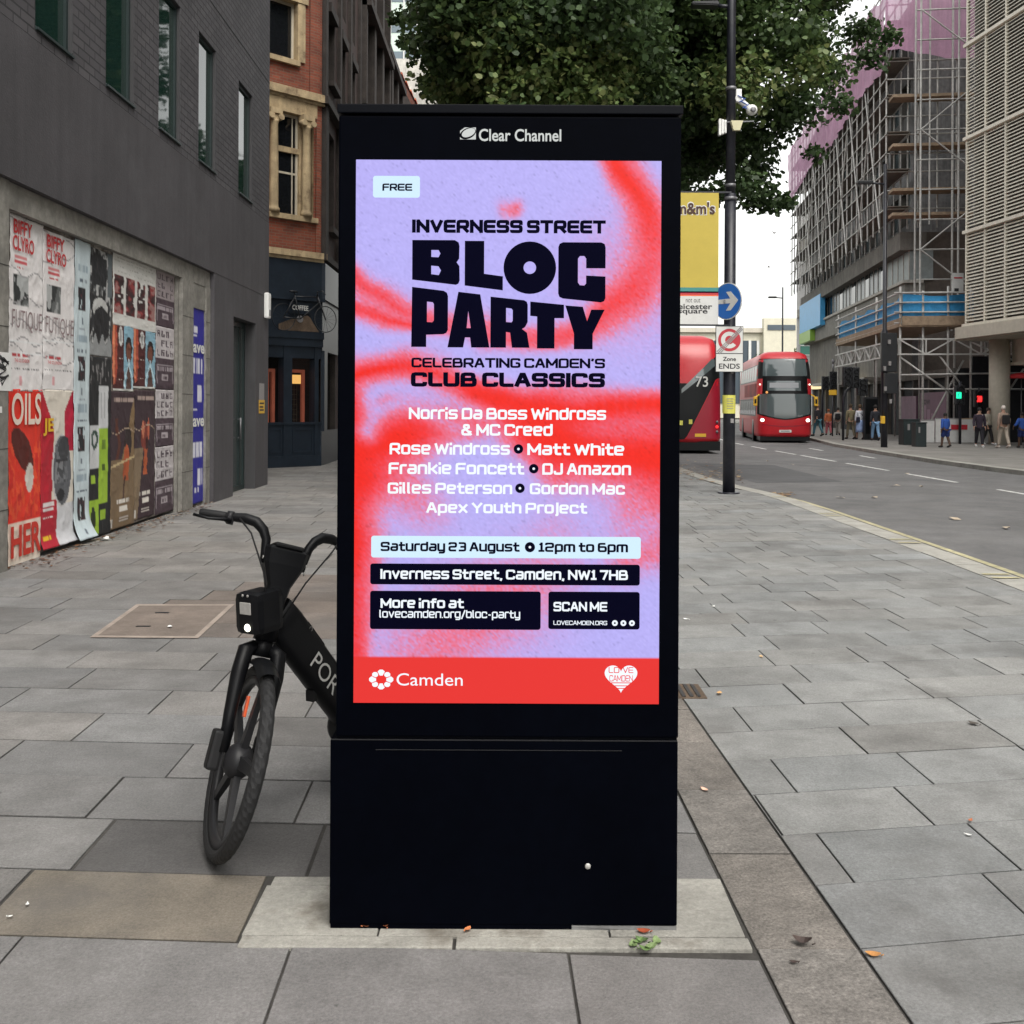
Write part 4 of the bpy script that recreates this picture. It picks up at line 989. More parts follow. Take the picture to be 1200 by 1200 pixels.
# ------------------------------------------------------------------ posters on the hoarding
class Canvas:
    def __init__(self, nx, ny, base):
        self.nx, self.ny = nx, ny; self.x, self.y = np.meshgrid(np.linspace(0, 1, nx), np.linspace(0, 1, ny)); self.a = np.ones((ny, nx, 3))*np.array(base)
        self.X = self.x+.02*(smooth_noise(self.x, self.y, 5, .08)-.5)
    def put(self, mask, col): self.a[mask] = col
    def rect(self, x0, x1, y0, y1, col): self.put((self.x >= x0) & (self.x <= x1) & (self.y >= y0) & (self.y <= y1), col)
    def ell(self, cx, cy, rx, ry, col, rot=0.0):
        dx, dy = self.x-cx, self.y-cy; c, s = math.cos(rot), math.sin(rot)
        self.put(((dx*c+dy*s)/rx)**2+((-dx*s+dy*c)/ry)**2 < 1, col)
    def blot(self, x0, x1, y0, y1, cols, sc, seed, thr=.5):
        n = .65*smooth_noise(self.x*3+9, self.y*3+9, seed, sc)+.35*smooth_noise(self.x*3+9, self.y*3+9, seed+50, sc*.4)
        m_ = (self.x >= x0) & (self.x <= x1) & (self.y >= y0) & (self.y <= y1)
        for i, c in enumerate(cols):
            self.put(m_ & (n > thr-.22+.44*i/max(1, len(cols))), c)
    def dashes(self, x0, x1, y0, y1, col, seed, fill=.7):
        """unreadable small print"""
        rg_ = np.random.default_rng(seed); row = rg_.random(self.nx) < fill
        m_ = (self.y >= y0) & (self.y <= y1) & (self.x >= x0) & (self.x <= x1) & row[None, :]
        self.put(m_, col)
PN = -.152
def poster(name, label, u0, u1, v0, v1, cv, texts=(), n=PN, group='posters pasted on the hoarding', flare=0.0, seed=1, ue=None):
    s0, s1 = su(u0, n), su(u1, n); zt, zb = zu(u0 if ue is None else ue, v0, n), zu(u0 if ue is None else ue, v1, n)
    root = thing(name, label, 'poster', WM @ Vector(((s0+s1)/2, n, zb)), group)
    m = MB(); rg_ = np.random.default_rng(seed); off = rg_.random()*20
    wr = (smooth_noise(cv.x*4+off, cv.y*8+off, seed+9, .55)-.5)*.014+(smooth_noise(cv.x*4+off, cv.y*9, seed+3, .18)-.5)*.007
    edge = (smooth_noise(cv.y*6+off, cv.x*2, seed+21, .3)-.5)*.02
    pts = []
    for j in range(cv.ny):
        for i in range(cv.nx):
            x, y = cv.x[j, i], cv.y[j, i]; ex = edge[j, i]*(1 if x > .5 else -1)*abs(2*x-1)**6
            k = max(0, (y-.9)/.1); fl = flare*k*k
            s = s0+(s1-s0)*x+ex+fl*(x-.2); nn2 = n+.002+max(-.0015, wr[j, i])+fl*.9
            pts.append(WM @ Vector((s, nn2, zt+(zb-zt)*y+edge[j, i]*.4*(abs(2*y-1) > .97))))
    m.v = pts; m.c = np.concatenate([cv.a.reshape(-1, 3), np.ones((cv.nx*cv.ny, 1))], 1)
    for j in range(cv.ny-1):
        for i in range(cv.nx-1): a_ = j*cv.nx+i; m.face([a_, a_+cv.nx, a_+cv.nx+1, a_+1], True)
    sh = m.build('sheet', M['poster'], root)
    sd_ = sh.modifiers.new('thick', 'SOLIDIFY'); sd_.thickness = .0006; sd_.offset = -1
    TP = WM @ Matrix(((1, 0, 0, 0), (0, 0, 1, n+.016), (0, 1, 0, 0), (0, 0, 0, 1)))
    for k, (s, x0, x1, y0, y1, mt, bold) in enumerate(texts):
        t_ = MB(); put2d(t_, text2d(s, bold), s0+(s1-s0)*x0, s0+(s1-s0)*x1, zt+(zb-zt)*y1, zt+(zb-zt)*y0, TP, 0); t_.build('lettering', mt, sh)
    return root
GREYP, RED_, DK = sr(224, 220, 220), sr(190, 45, 50), sr(28, 28, 30)
def biffy(seed):
    c = Canvas(40, 110, GREYP)
    c.blot(.12, .56, .335, .505, [sr(150, 152, 152), sr(95, 98, 98), sr(45, 47, 48), sr(170, 172, 172)], .6, seed)
    c.rect(.14, .5, .225, .245, sr(205, 130, 132)); c.rect(.14, .5, .25, .275, sr(200, 90, 95)); c.dashes(.18, .46, .29, .30, RED_, seed)
    c.dashes(.1, .6, .785, .80, sr(180, 60, 66), seed+1, .85); c.dashes(.05, .9, .865, .872, sr(90, 90, 92), seed+2, .5); c.rect(.3, .38, .91, .965, sr(214, 160, 165))
    for k in range(6):
        yy = random.random(); c.put(np.abs(c.y-yy-.08*(c.x-.5)*random.uniform(-1, 1)-.02*np.sin(9*c.x+k)) < .004, sr(150, 148, 150)); c.put(np.abs(c.y-yy-.006) < .002, sr(225, 225, 226))
    return c
T_B = [('BIFFY', .08, .62, .025, .105, M['text_red'], .02), ('CLYRO', .06, .68, .115, .2, M['text_red'], .02), ('FUTIQUE', .05, .93, .535, .66, mat('poster_grey_print', sr(140, 122, 124), .6), -.004), ('THE O2 LONDON', .12, .55, .815, .835, M['text_red'], .01)]
poster('music_poster', 'grey wheatpasted music poster, its left edge behind the granite pier', 10, 49.5, 249, 458, biffy(4), T_B, seed=4)
poster('music_poster', 'grey wheatpasted music poster beside the long pale blue poster strip', 49.5, 86.5, 268, 457, biffy(8), T_B, seed=8)
c = Canvas(40, 110, sr(214, 52, 36)); c.ell(.42, .34, .34, .1, sr(90, 30, 24), .25); c.ell(.64, .47, .14, .07, sr(200, 196, 188)); c.rect(.58, .72, .53, .73, sr(190, 40, 34)); c.put(c.y > .735, sr(224, 205, 190)); c.put((c.y > .95), sr(226, 214, 200)); c.blot(0, 1, .3, .72, [sr(214, 52, 36), sr(222, 76, 44), sr(206, 42, 34)], .4, 3)
c.ell(.42, .34, .34, .1, sr(84, 30, 24), .25); c.ell(.64, .5, .13, .08, sr(206, 200, 192))
poster('theatre_poster', 'orange red poster with big white capitals low on the hoarding by the granite pier', 10, 48, 456, 668, c, [('OILS', .05, .96, .02, .20, mat('poster_cream', sr(228, 210, 196), .6), .02), ('HER', .05, .98, .755, .93, mat('poster_red', sr(196, 52, 38), .6), .03)], seed=11, ue=19)
c = Canvas(40, 110, sr(216, 208, 196)); c.put(c.x < .28+.1*np.sin(c.y*4)-.25*(c.y < .25)*(.25-c.y)*4, sr(178, 28, 46)); c.put((c.x > .5+.45*(1-c.y*4)) & (c.y < .4) & (c.x > .7), sr(176, 24, 56)); c.put(c.y > .74, sr(205, 206, 210)); c.put((c.y > .70) & (c.x < .48-.2*np.abs(c.y-.8)), sr(172, 30, 48))
c.ell(.62, .52, .3, .235, sr(196, 194, 194), .1); c.ell(.64, .52, .27, .225, sr(92, 94, 99), .1); c.blot(.42, .8, .35, .6, [sr(110, 112, 117), sr(70, 72, 76), sr(132, 134, 138)], .3, 6); c.ell(.68, .38, .17, .08, sr(60, 61, 65)); c.ell(.6, .68, .12, .04, sr(40, 40, 44)); c.put((c.y > .445) & (c.y < .46) & (c.x > .42) & (c.x < .82), sr(50, 50, 54)); c.dashes(.06, .4, .715, .735, sr(225, 215, 215), 2, .9); c.dashes(.06, .4, .745, .765, sr(225, 215, 215), 3, .9); c.dashes(.06, .36, .80, .815, sr(225, 215, 215), 4, .8); c.dashes(.06, .3, .92, .95, sr(220, 180, 40), 5, .9)
poster('portrait_poster', 'cream and crimson poster with a grey face, low on the hoarding', 48, 86.5, 456.5, 645, c, [('JE', .03, .34, .18, .29, mat('poster_yellow', sr(222, 176, 40), .6), .03)], seed=13, flare=.05)
c = Canvas(24, 170, sr(190, 203, 208))
for k in range(4):
    y0 = .10+k*.235
    c.blot(.25, .7, y0+.055, y0+.135, [sr(190, 203, 208), sr(40, 40, 46), sr(70, 40, 46), sr(30, 32, 36)], .13, 12+k, .42); c.dashes(.2, .85, y0-.02, y0+.005, sr(150, 166, 176), k, .8); c.dashes(.2, .85, y0+.03, y0+.038, sr(90, 100, 112), k+9, .7); c.rect(.45, .55, y0+.16, y0+.18, sr(96, 106, 118)); c.dashes(.3, .7, y0+.195, y0+.2, sr(140, 150, 160), k+20)
poster('strip_poster', 'long pale blue paper strip of repeated small figures, flaring out at the foot', 86.5, 104.5, 279, 634, c, n=-.142, seed=17, flare=.10)
c = Canvas(36, 80, sr(42, 42, 45)); c.blot(0, 1, 0, 1, [sr(34, 34, 37), sr(38, 38, 40), sr(84, 86, 88), sr(178, 178, 178)], .32, 31, .52); c.rect(.08, .72, .07, .33, sr(38, 39, 42)); c.put((c.x > .78) & (c.y < .42), sr(96, 104, 108)); c.ell(.45, .55, .35, .1, sr(186, 186, 184)); c.ell(.5, .7, .38, .17, sr(32, 32, 35)); c.put(c.y > .84+.05*np.sin(c.x*20), sr(142, 144, 145))
poster('monochrome_poster', 'torn black and white poster high on the hoarding right of the pale strip', 105, 130.5, 289, 416, c, seed=23)
c = Canvas(32, 110, sr(30, 31, 33)); G1 = sr(150, 184, 54); c.rect(.44, .86, .16, .40, sr(196, 198, 200)); c.rect(.44, .86, .40, .82, G1); c.rect(.06, .44, .38, .62, sr(192, 194, 196)); c.rect(.02, .42, .79, .985, G1); c.ell(.25, .46, .15, .055, sr(50, 70, 62)); c.ell(.25, .46, .08, .03, sr(192, 194, 196)); c.rect(.58, .76, .46, .52, sr(104, 132, 40)); c.rect(.12, .28, .66, .70, G1); c.rect(.5, .76, .86, .915, G1); c.rect(.6, .72, .6, .64, sr(70, 88, 34)); c.ell(.22, .89, .10, .06, sr(36, 44, 24), .2); c.blot(0, .9, 0, .15, [sr(30, 31, 33), sr(40, 40, 42), sr(120, 118, 118)], .2, 44, .6); c.rect(.54, .72, .2, .34, sr(150, 152, 155)); c.rect(.58, .68, .2, .34, sr(196, 198, 200))
poster('block_poster', 'black poster with lime green and white blocks beside the pale blue strip', 104, 130, 417, 632, c, seed=29)
c = Canvas(60, 70, sr(205, 204, 200))
for k in range(4): c.blot(.03+k*.25, .225+k*.25, .30+.0*k, .83, [sr(52, 34, 36), sr(60, 36, 38), sr(92, 34, 36), sr(140, 60, 60), sr(150, 110, 106)], .42, 60+k, .52)
for k in range(9): c.dashes(.04, .96, .05+.024*k, .058+.024*k, sr(160, 158, 152), 70+k, .35)
for k in range(3): c.dashes(.04, .96, .87+.03*k, .878+.03*k, sr(170, 168, 162), 90+k, .35)
poster('photo_poster', 'white poster with a row of four dark red photographs', 131.5, 182, 294.5, 380, c, seed=31, group='posters pasted on the hoarding')
for k, (a_, b_) in enumerate(((131.5, 156), (156, 181.5))):
    c = Canvas(36, 70, sr(74, 30, 30)); c.put(c.x > .52, sr(132, 170, 188)); c.ell(.1, .4, .12, .5, sr(168, 74, 54)); c.ell(.06, .4, .05, .5, sr(210, 130, 96)); c.ell(.76, .36, .16, .2, sr(34, 26, 26)); c.ell(.76, .40, .11, .15, sr(112, 66, 50)); c.put((np.abs(c.x-.76) < .05+.25*(c.y-.6)) & (c.y > .6), sr(84, 60, 54)); c.put((np.abs(np.abs(c.x-.76)-.1-.1*np.sin(c.y*9)) < .03) & (c.y > .5), sr(190, 216, 226)); c.ell(.38, .17, .1, .15, sr(200, 200, 198)); c.rect(.34, .42, .06, .26, sr(150, 150, 150)); c.dashes(.3, .46, .5, .52, sr(200, 190, 180), 3); c.dashes(.3, .46, .82, .84, sr(200, 190, 180), 4)
    c.put(c.y > .965, sr(205, 204, 200))
    poster('fashion_poster', 'brown and sky blue portrait poster, '+('left' if k == 0 else 'right')+' of the pair in the middle of the hoarding', a_, b_, (378.5, 385)[k], (458, 455)[k], c, seed=35+k)
for k, (a_, b_, v0, v1) in enumerate(((129.5, 157.5, 458.5, 622), (157.5, 181, 457, 610))):
    c = Canvas(40, 100, sr(58, 42, 48))
    if k == 0:
        c.put((c.x > .95-1.0*(c.y-.06)*1.1) & (c.y > .06) & (c.y < .5), sr(128, 104, 74)); c.put((c.y >= .5), sr(118, 98, 74)); c.put((np.abs(c.x-.3-.06*np.sin(c.y*20)) < .06) & (c.y > .2) & (c.y < .5), sr(86, 44, 32)); c.ell(.72, .38, .16, .13, sr(44, 32, 32)); c.ell(.66, .5, .12, .11, sr(176, 84, 48)); c.put((np.abs(c.x-.62-.02*np.sin(c.y*60)) < .10) & (c.y > .5) & (c.y < .66), sr(160, 78, 44)); c.put(np.abs(c.y-.52+.06*(c.x-.5)) < .008, sr(190, 170, 130)); c.put((np.abs(c.x-.58+.5*(c.y-.66)) < .03) & (c.y > .62) & (c.y < .8), sr(70, 46, 36))
    else:
        c.ell(.48, .36, .16, .12, sr(120, 52, 42)); c.ell(.42, .31, .07, .07, sr(190, 112, 84)); c.ell(.68, .30, .05, .09, sr(186, 96, 70)); c.put((np.abs(c.x-.55+.12*(c.y-.5)) < .09+.02*np.sin(c.y*60)) & (c.y > .46) & (c.y < .66), sr(172, 84, 46)); c.put((c.x < .28-.5*(c.y-.75)) & (c.y > .45), sr(126, 108, 86)); c.ell(.6, .42, .06, .05, sr(60, 28, 28))
    c.dashes(.12, .95, .045, .075, sr(170, 150, 142), 7+k, .8); c.dashes(.28, .8, .79, .82, sr(214, 208, 200), 17+k, .85); c.dashes(.36, .7, .845, .885, sr(214, 208, 200), 27+k, .9); c.dashes(.34, .72, .925, .932, sr(190, 182, 176), 37, 1); c.dashes(.34, .72, .945, .952, sr(190, 182, 176), 37, 1); c.rect(.02, .1, .92, .985, sr(200, 195, 190))
    c.put(np.abs(c.y-.29-.02*np.sin(7*c.x)) < .004, sr(170, 150, 130))
    poster('fashion_poster', ('olive brown poster with draped orange cloth, at the foot of the hoarding' if k == 0 else 'dark plum poster with raised orange hands, at the foot of the hoarding'), a_, b_, v0, v1, c, seed=41+k)
where = ['topmost', 'second from the top', 'third from the top', 'lowest']
for k, (v0, v1) in enumerate(((315, 381), (381.5, 456), (456.5, 524), (524.5, 604))):
    c = Canvas(30, 60, sr(72, 58, 66)); c.rect(0, 1, 0, .5, sr(150, 140, 142) if k == 0 else sr(186, 180, 182))
    for r_ in range(3):
        for q in range(4):
            if random.random() < .9:
                x0_, y0_ = .08+q*.23, .06+r_*.15; DKP = sr(78, 66, 74)
                c.rect(x0_, x0_+.05, y0_, y0_+.1, DKP)
                for yy_ in random.sample((0, .04, .085), random.choice((1, 2))): c.rect(x0_, x0_+.15, y0_+yy_, y0_+yy_+.02, DKP)
                if random.random() < .5: c.rect(x0_+.1, x0_+.15, y0_+random.choice((0, .05)), y0_+.1, DKP)
    c.rect(.04, .96, .60, .615, sr(150, 140, 146)); c.rect(.04, .96, .90, .915, sr(150, 140, 146)); c.rect(.04, .07, .6, .9, sr(150, 140, 146)); c.rect(.93, .96, .6, .9, sr(150, 140, 146)); c.dashes(.1, .9, .64, .71, sr(160, 150, 156), k+3, .75); c.rect(.33, .67, .76, .86, sr(165, 155, 160)); c.dashes(.38, .62, .78, .84, sr(80, 66, 74), k, .6)
    poster('lettered_poster', 'mauve and white lettered poster in the right hand column, '+where[k], 182, 203.5, v0, v1, c, group='lettered posters in a column', seed=51+k)
c = Canvas(24, 130, sr(42, 40, 140))
WH = sr(214, 214, 226)
c.dashes(0, .5, .03, .09, WH, 1, .6); c.rect(.15, .4, .18, .215, WH); c.rect(.1, .35, .22, .23, WH)
for y0 in (.33, .72): c.dashes(.1, .75, y0, y0+.07, WH, int(y0*50), .75); c.dashes(.42, .8, y0+.12, y0+.2, WH, int(y0*70), .6)
c.dashes(.25, .62, .93, .95, WH, 5, .6); c.rect(0, .4, .565, .572, WH); c.rect(0, .5, .955, .96, WH)
poster('letting_banner', 'tall blue board with white lettering in the narrow bay past the light pier', 224, 240.5, 334, 592, c, [('ave', .05, .85, .265, .305, M['paper_white'], .03), ('ave', .05, .85, .605, .645, M['paper_white'], .03)], n=-.103, seed=61, group=None)

# wind-blown litter along the foot of the hoarding
lt = MB(); lt.c = []
for k in range(420):
    s = random.uniform(9.8, 16.5); nn2 = -.12+abs(random.gauss(0, .16)); p = WM @ Vector((s, nn2, .006+random.random()*.012)); r_ = random.uniform(.012, .04); a = random.random()*6.3
    col = random.choice([sr(110, 72, 48), sr(88, 62, 46), sr(130, 92, 60), sr(70, 56, 44), sr(150, 140, 126)])
    q = [p+Vector((r_*math.cos(a+t)*(1 if i % 2 == 0 else .5), r_*math.sin(a+t)*(1 if i % 2 == 0 else .5), random.uniform(0, .012))) for i, t in enumerate((0, PI/2, PI, 3*PI/2))]
    lt.c += [(*col, 1)]*4; lt.poly(q)
tag(lt.build('leaf_litter', M['leaf']), 'dry brown leaf litter and scraps along the foot of the poster hoarding', 'leaf litter', kind='stuff')

# ------------------------------------------------------------------ the red brick corner pub
PC = Vector((-5.0, 26.7, 0)); PA = Matrix.Translation(PC) @ Matrix(((-.7071, .7071, 0, 0), (-.7071, -.7071, 0, 0), (0, 0, 1, 0), (0, 0, 0, 1)))  # local (left along facade, out, up)
def tp(u):
    k = (u-600)/1200; return (26.7*k+5.0)/(.7071*k-.7071)
def zp(u, v): t_ = tp(u); return W(u, v, 26.7-.7071*t_).z
pub = thing('corner_pub', 'red brick corner building with buff stone windows over a navy cafe front', 'building', PC)
TW = 6.0
Zs = dict(shop=5.36, sill1=6.42, top1=8.95, ent=9.35, corn=9.62, sill2=10.25, top2=11.75)
t1, t0 = tp(323), tp(341); q1, q0 = tp(315), tp(345)
m = MB(PA); m.flip = True; rvp = MB(PA)
wa = [(-.02+tp(368), 0, 0, 0)]
ops1 = [(tp(366), tp(314), 6.4, 9.0), (tp(346), tp(346)+1.35, 10.35, 11.85), (tp(366)+2.2, tp(314)+2.2, 6.4, 9.0), (tp(346)+2.2, tp(346)+3.5, 10.35, 11.85), (tp(346), tp(346)+1.35, 12.1, 14.0)]
wall_cells(m, 0, TW, 5.45, 16, ops1, 0, .3, rvp)
m.build('brick_wall', M['brick'], pub); rvp.build('stone_reveal', M['buff'], pub)
m = MB(PA)
m.box(-.12, TW, .0, .16, 9.42, 9.62); m.box(-.05, TW, .0, .08, 9.35, 9.42); m.box(-.1, TW, 0, .14, 5.36, 5.52); m.box(-.05, TW, 0, .07, 5.28, 5.36)
m.box(tp(369), tp(314)+.3, .0, .05, 9.0, 9.35)
for off in (0, 2.2):
    m.box(tp(369)+off, tp(312)+off, .0, .12, 6.28, 6.41); m.box(tp(347)+off-.02, tp(347)+1.4+off, 0, .1, 10.22, 10.35)
    for a_, b_ in ((tp(346)-.22+off, tp(346)+off), (tp(346)+1.35+off, tp(346)+1.57+off)): m.box(a_, b_, .0, .05, 10.35, 11.85)
    m.box(tp(346)-.3+off, tp(346)+1.6+off, .0, .07, 11.85, 12.1)
m.build('stone_dressing', M['buff'], pub)
pl = MB(PA); pl.box(tp(371), tp(360), .0, .07, 9.62, 16); pl.box(tp(372.5), tp(368), .0, .06, 5.52, 9.0); pl.build('brick_pilaster', M['brick'], pub)
for cx_ in (tp(356), tp(318)):
    cm = MB(PA @ Matrix.Translation((cx_, .06, 0))); cm.lathe([(.15, 6.41), (.15, 6.5), (.12, 6.54), (.115, 6.6), (.115, 7.6), (.10, 8.62), (.115, 8.66), (.12, 8.72)], 20)
    cm.box(-.17, .17, -.14, .14, 8.86, 9.0); cm.box(-.13, .13, -.1, .1, 8.7, 8.86)
    for sg in (-1, 1): cm.lathe([(.075, -.1), (.085, 0), (.075, .1)], 16, Matrix.Translation((sg*.14, .05, 8.79)) @ Matrix.Rotation(PI/2, 4, 'X')); 
    cm.build('stone_column', M['buff'], pub)
for i, (a_, b_, c_, d_) in enumerate(ops1):
    f = MB(PA); n0 = -.16; w = .06
    if c_ < 9:
        f.box(a_+.02, a_+.38, n0-.05, n0+.06, c_, d_); f.box(b_-.12, b_-.02, n0-.05, n0+.06, c_, d_); a_, b_ = a_+.38, b_-.12
        f.box(a_, b_, n0-.04, n0+.05, 8.02, 8.16)
    fo = None
    s_ = MB(PA)
    for q in ((a_, b_, c_, c_+w), (a_, b_, d_-w, d_)): s_.box(q[0], q[1], n0-.05, n0, q[2], q[3])
    for q in ((a_, a_+w, c_+w, d_-w), (b_-w, b_, c_+w, d_-w)): s_.box(q[0], q[1], n0-.05, n0, q[2], q[3])
    s_.box(a_+w, b_-w, n0-.045, n0-.01, (c_+d_)/2-.22, (c_+d_)/2-.17) if c_ < 9 else None
    if c_ < 9: s_.box((a_+.14), a_+.17, n0-.045, n0-.01, c_+w, d_-w)
    fo = s_.build('sash_window', M['cream_wood'], pub)
    if f.v: f.build('window_mullion', M['buff'], fo)
    gl = MB(PA); gl.quad((b_-w, n0-.03, c_+w), (a_+w, n0-.03, c_+w), (a_+w, n0-.03, d_-w), (b_-w, n0-.03, d_-w)); gl.build('pane', M['glass_dark'], fo)
# cafe front
sf = MB(PA)
sf.box(0, TW, -.3, .05, 4.33, 5.28); sf.box(-.03, TW, -.1, .12, 3.28, 3.46); sf.box(-.02, TW, -.1, .09, 3.08, 3.28); sf.box(0, TW, -.3, .02, 3.46, 4.33); sf.box(-.04, TW, -.1, .13, 4.25, 4.33)
for a_, b_ in ((tp(372), tp(367.5)), (tp(341), tp(331)), (tp(312.5), tp(308)), (3.1, 3.3), (4.4, 4.6), (5.8, 6.0)): sf.box(a_, b_, -.2, .05, 0, 3.08)
sf.box(0, TW, -.2, .06, 0, .28); sf.box(0, TW, -.2, .02, .28, 1.08); sf.box(0, TW, -.2, .07, 1.08, 1.14); sf.box(0, TW, -.2, .03, 2.78, 3.08)
sfo = sf.build('cafe_front', M['shop_blue'], pub)
pm = MB(PA)
for a_, b_ in ((tp(366), tp(342.5)), (tp(329.5), tp(314))):
    for q in ((a_, b_, .36, .40), (a_, b_, .94, .98)): pm.box(q[0], q[1], .02, .035, q[2], q[3])
    for q in ((a_, a_+.04, .40, .94), (b_-.04, b_, .40, .94)): pm.box(q[0], q[1], .02, .035, q[2], q[3])
pm.build('dado_panel', M['shop_blue'], sfo)
vd = MB(PA); vd.box(.05, TW-.1, -1.6, -1.5, 0, 3.1); vd.quad((0, -.21, .3), (0, -1.5, .3), (TW, -1.5, .3), (TW, -.21, .3)); vd.build('cafe_interior', M['void'], pub)
gl = MB(PA); gl.quad((TW, -.10, 1.14), (0, -.10, 1.14), (0, -.10, 2.78), (TW, -.10, 2.78))
mg, t_, p_ = nodes('clear_shop_glass'); p_.inputs['Base Color'].default_value = (.01, .012, .013, 1); p_.inputs['Roughness'].default_value = .02; p_.inputs['Alpha'].default_value = .22; p_.inputs['Specular IOR Level'].default_value = .6
gl.build('shop_glass', mg, sfo)
wf = MB(PA)
for a_, b_ in ((tp(365), tp(343)), (tp(330), tp(319.5))):
    wf.box(a_+.02, a_+.11, -.35, -.28, 1.14, 2.42); wf.box(a_+.02, b_, -.35, -.28, 2.42, 2.50); wf.box(b_-.07, b_, -.35, -.28, 1.14, 2.42)
wf.build('inner_frame', M['salmon'], sfo)
gd = MB(PA)
for k in range(7): gd.box(tp(363)+k*.085, tp(363)+k*.085+.012, -.6, -.59, 1.14, 2.1)
for k in range(8): gd.box(tp(363), tp(343), -.6, -.59, 1.2+k*.13, 1.21+k*.13)
gd.build('inner_grid', M['rust'], sfo)
ss = thing('cafe_sign', 'small glowing amber sign hanging inside the cafe window', 'sign', PA @ Vector((.7, -.2, 2.1)))
m = MB(PA); m.box(tp(358), tp(342.5), -.24, -.22, 2.13, 2.36); m.build('lit_panel', M['glow_warm'], ss); m = MB(PA)
put2d(m, text2d('Toys', .01), .1, .42, 2.19, 2.31, PA @ Matrix(((-1, 0, 0, tp(352)+.26), (0, 0, 1, -.215), (0, 1, 0, 0), (0, 0, 0, 1))), 0); m.build('lettering', M['text_dark'], ss)
cs = MB(PA); cs.box(.33, 1.02, .075, .085, 3.92, 4.2); cb = cs.build('coffee_board', M['shop_blue']); tag(cb, 'dark COFFEE board on the fascia behind the hung bicycle', 'sign')
mm_ = MB(); TC = PA @ Matrix(((-1, 0, 0, .9), (0, 0, 1, .088), (0, 1, 0, 0), (0, 0, 0, 1))); put2d(mm_, text2d('COFFEE', .02), -.02, .46, 4.0, 4.13, TC, 0); mm_.build('lettering', M['sign_white'], cb)
# brown curved board on the ledge
bb = MB(PA); P = [(.05, 3.46), (1.5, 3.46), (1.45, 3.9)] ; 
prof = [(0.1, 3.47), (1.30, 3.47), (1.30, 3.62)]+[(1.2-.75*k/8, 3.62+.26*(k/8)**.6) for k in range(1, 9)]+[(.38, 3.84), (.28, 3.7)]
bb.prism([(p[0], p[1]) for p in prof], 0.055, .075, Matrix(((1, 0, 0, 0), (0, 0, 1, 0), (0, 1, 0, 0), (0, 0, 0, 1)))); tag(bb.build('curved_board', M['rust']), 'brown curved board propped on the cafe ledge under the hung bicycle', 'board')
# hung bicycle
def hung_bike():
    root = thing('hung_bicycle', 'black vintage bicycle hung on the navy fascia over the cafe window', 'bicycle', PA @ Vector((.65, .2, 3.55)))
    c1_, c2_ = Vector((.03, .26, 3.80)), Vector((1.28, .26, 3.78)); R_ = .34
    for nm, c_ in (('front_wheel', c1_), ('rear_wheel', c2_)):
        w = MB(PA @ Matrix.Translation(c_) @ Matrix.Rotation(PI/2, 4, 'X'))
        w.lathe([(R_-.018, 0), (R_, -.012), (R_+.006, 0), (R_, .012)], 36, closed=True)
        wo2 = w.build(nm, M['black_metal'], root); s_ = MB(PA @ Matrix.Translation(c_))
        for k in range(14): a = 2*PI*k/14; s_.bar((0, 0, 0), ((R_-.01)*math.cos(a), 0, (R_-.01)*math.sin(a)), .004)
        s_.build('spokes', M['black_metal'], wo2)
    f = MB(PA); hb0, ht0, bb0, st0 = Vector((.22, .26, 4.22)), Vector((.27, .26, 4.36)), Vector((.80, .26, 3.76)), Vector((.95, .26, 4.32))
    for a, b in ((hb0, bb0), (ht0, st0), (bb0, st0+(st0-bb0)*.15), (bb0, c2_), (st0, c2_), (ht0, c1_)): f.tube([a, b], .017, 8)
    f.build('frame', M['black_metal'], root)
    h = MB(PA); h.tube([ht0, ht0+Vector((.02, 0, .12)), ht0+Vector((-.06, .12, .15)), ht0+Vector((-.1, .2, .05))], .014, 8); h.tube([ht0+Vector((.02, 0, .12)), ht0+Vector((-.06, -.1, .15)), ht0+Vector((-.1, -.18, .05))], .014, 8); h.build('handlebar', M['black_metal'], root)
    s_ = MB(PA); s_.ball((1.0, .26, 4.44), (.13, .06, .03)); s_.build('saddle', M['black_metal'], root)
    h = MB(PA @ Matrix.Translation((.80, .26, 3.76)) @ Matrix.Rotation(PI/2, 4, 'X')); h.lathe([(.09, -.01), (.09, .01)], 24); h.build('chainring', M['grey_metal'], root)
hung_bike()
# the pub's street side, running away behind the kiosk
PS = Matrix.Translation(PC) @ Matrix(((-.0108, 1, 0, 0), (1, .0108, 0, 0), (0, 0, 1, 0), (0, 0, 0, 1)))   # local (away, towards road, up)
m = MB(PS); rs = MB(PS)
opsS = [(a_, a_+1.0, z0, z1) for a_ in (1.0, 3.0, 5.0) for z0, z1 in ((6.4, 9.0), (10.35, 12.2), (13.0, 15.0))]
wall_cells(m, 0, 7.0, 0, 16, opsS+[(.6, 2.4, .9, 3.0), (3.0, 5.8, .9, 3.0)], 0, .3, rs); m.build('street_wall', M['brick_shade'], pub); rs.build('street_reveal', M['blackish'], pub)
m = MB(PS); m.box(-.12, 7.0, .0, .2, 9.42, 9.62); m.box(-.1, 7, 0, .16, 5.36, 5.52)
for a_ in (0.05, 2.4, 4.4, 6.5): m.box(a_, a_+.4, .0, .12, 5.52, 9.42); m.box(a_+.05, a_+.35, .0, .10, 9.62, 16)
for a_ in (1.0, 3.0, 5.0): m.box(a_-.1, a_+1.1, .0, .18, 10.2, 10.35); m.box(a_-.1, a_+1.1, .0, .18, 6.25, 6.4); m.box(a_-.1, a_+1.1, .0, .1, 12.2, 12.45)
m.build('street_dressing', M['blackish'], pub)
m = MB(PS)
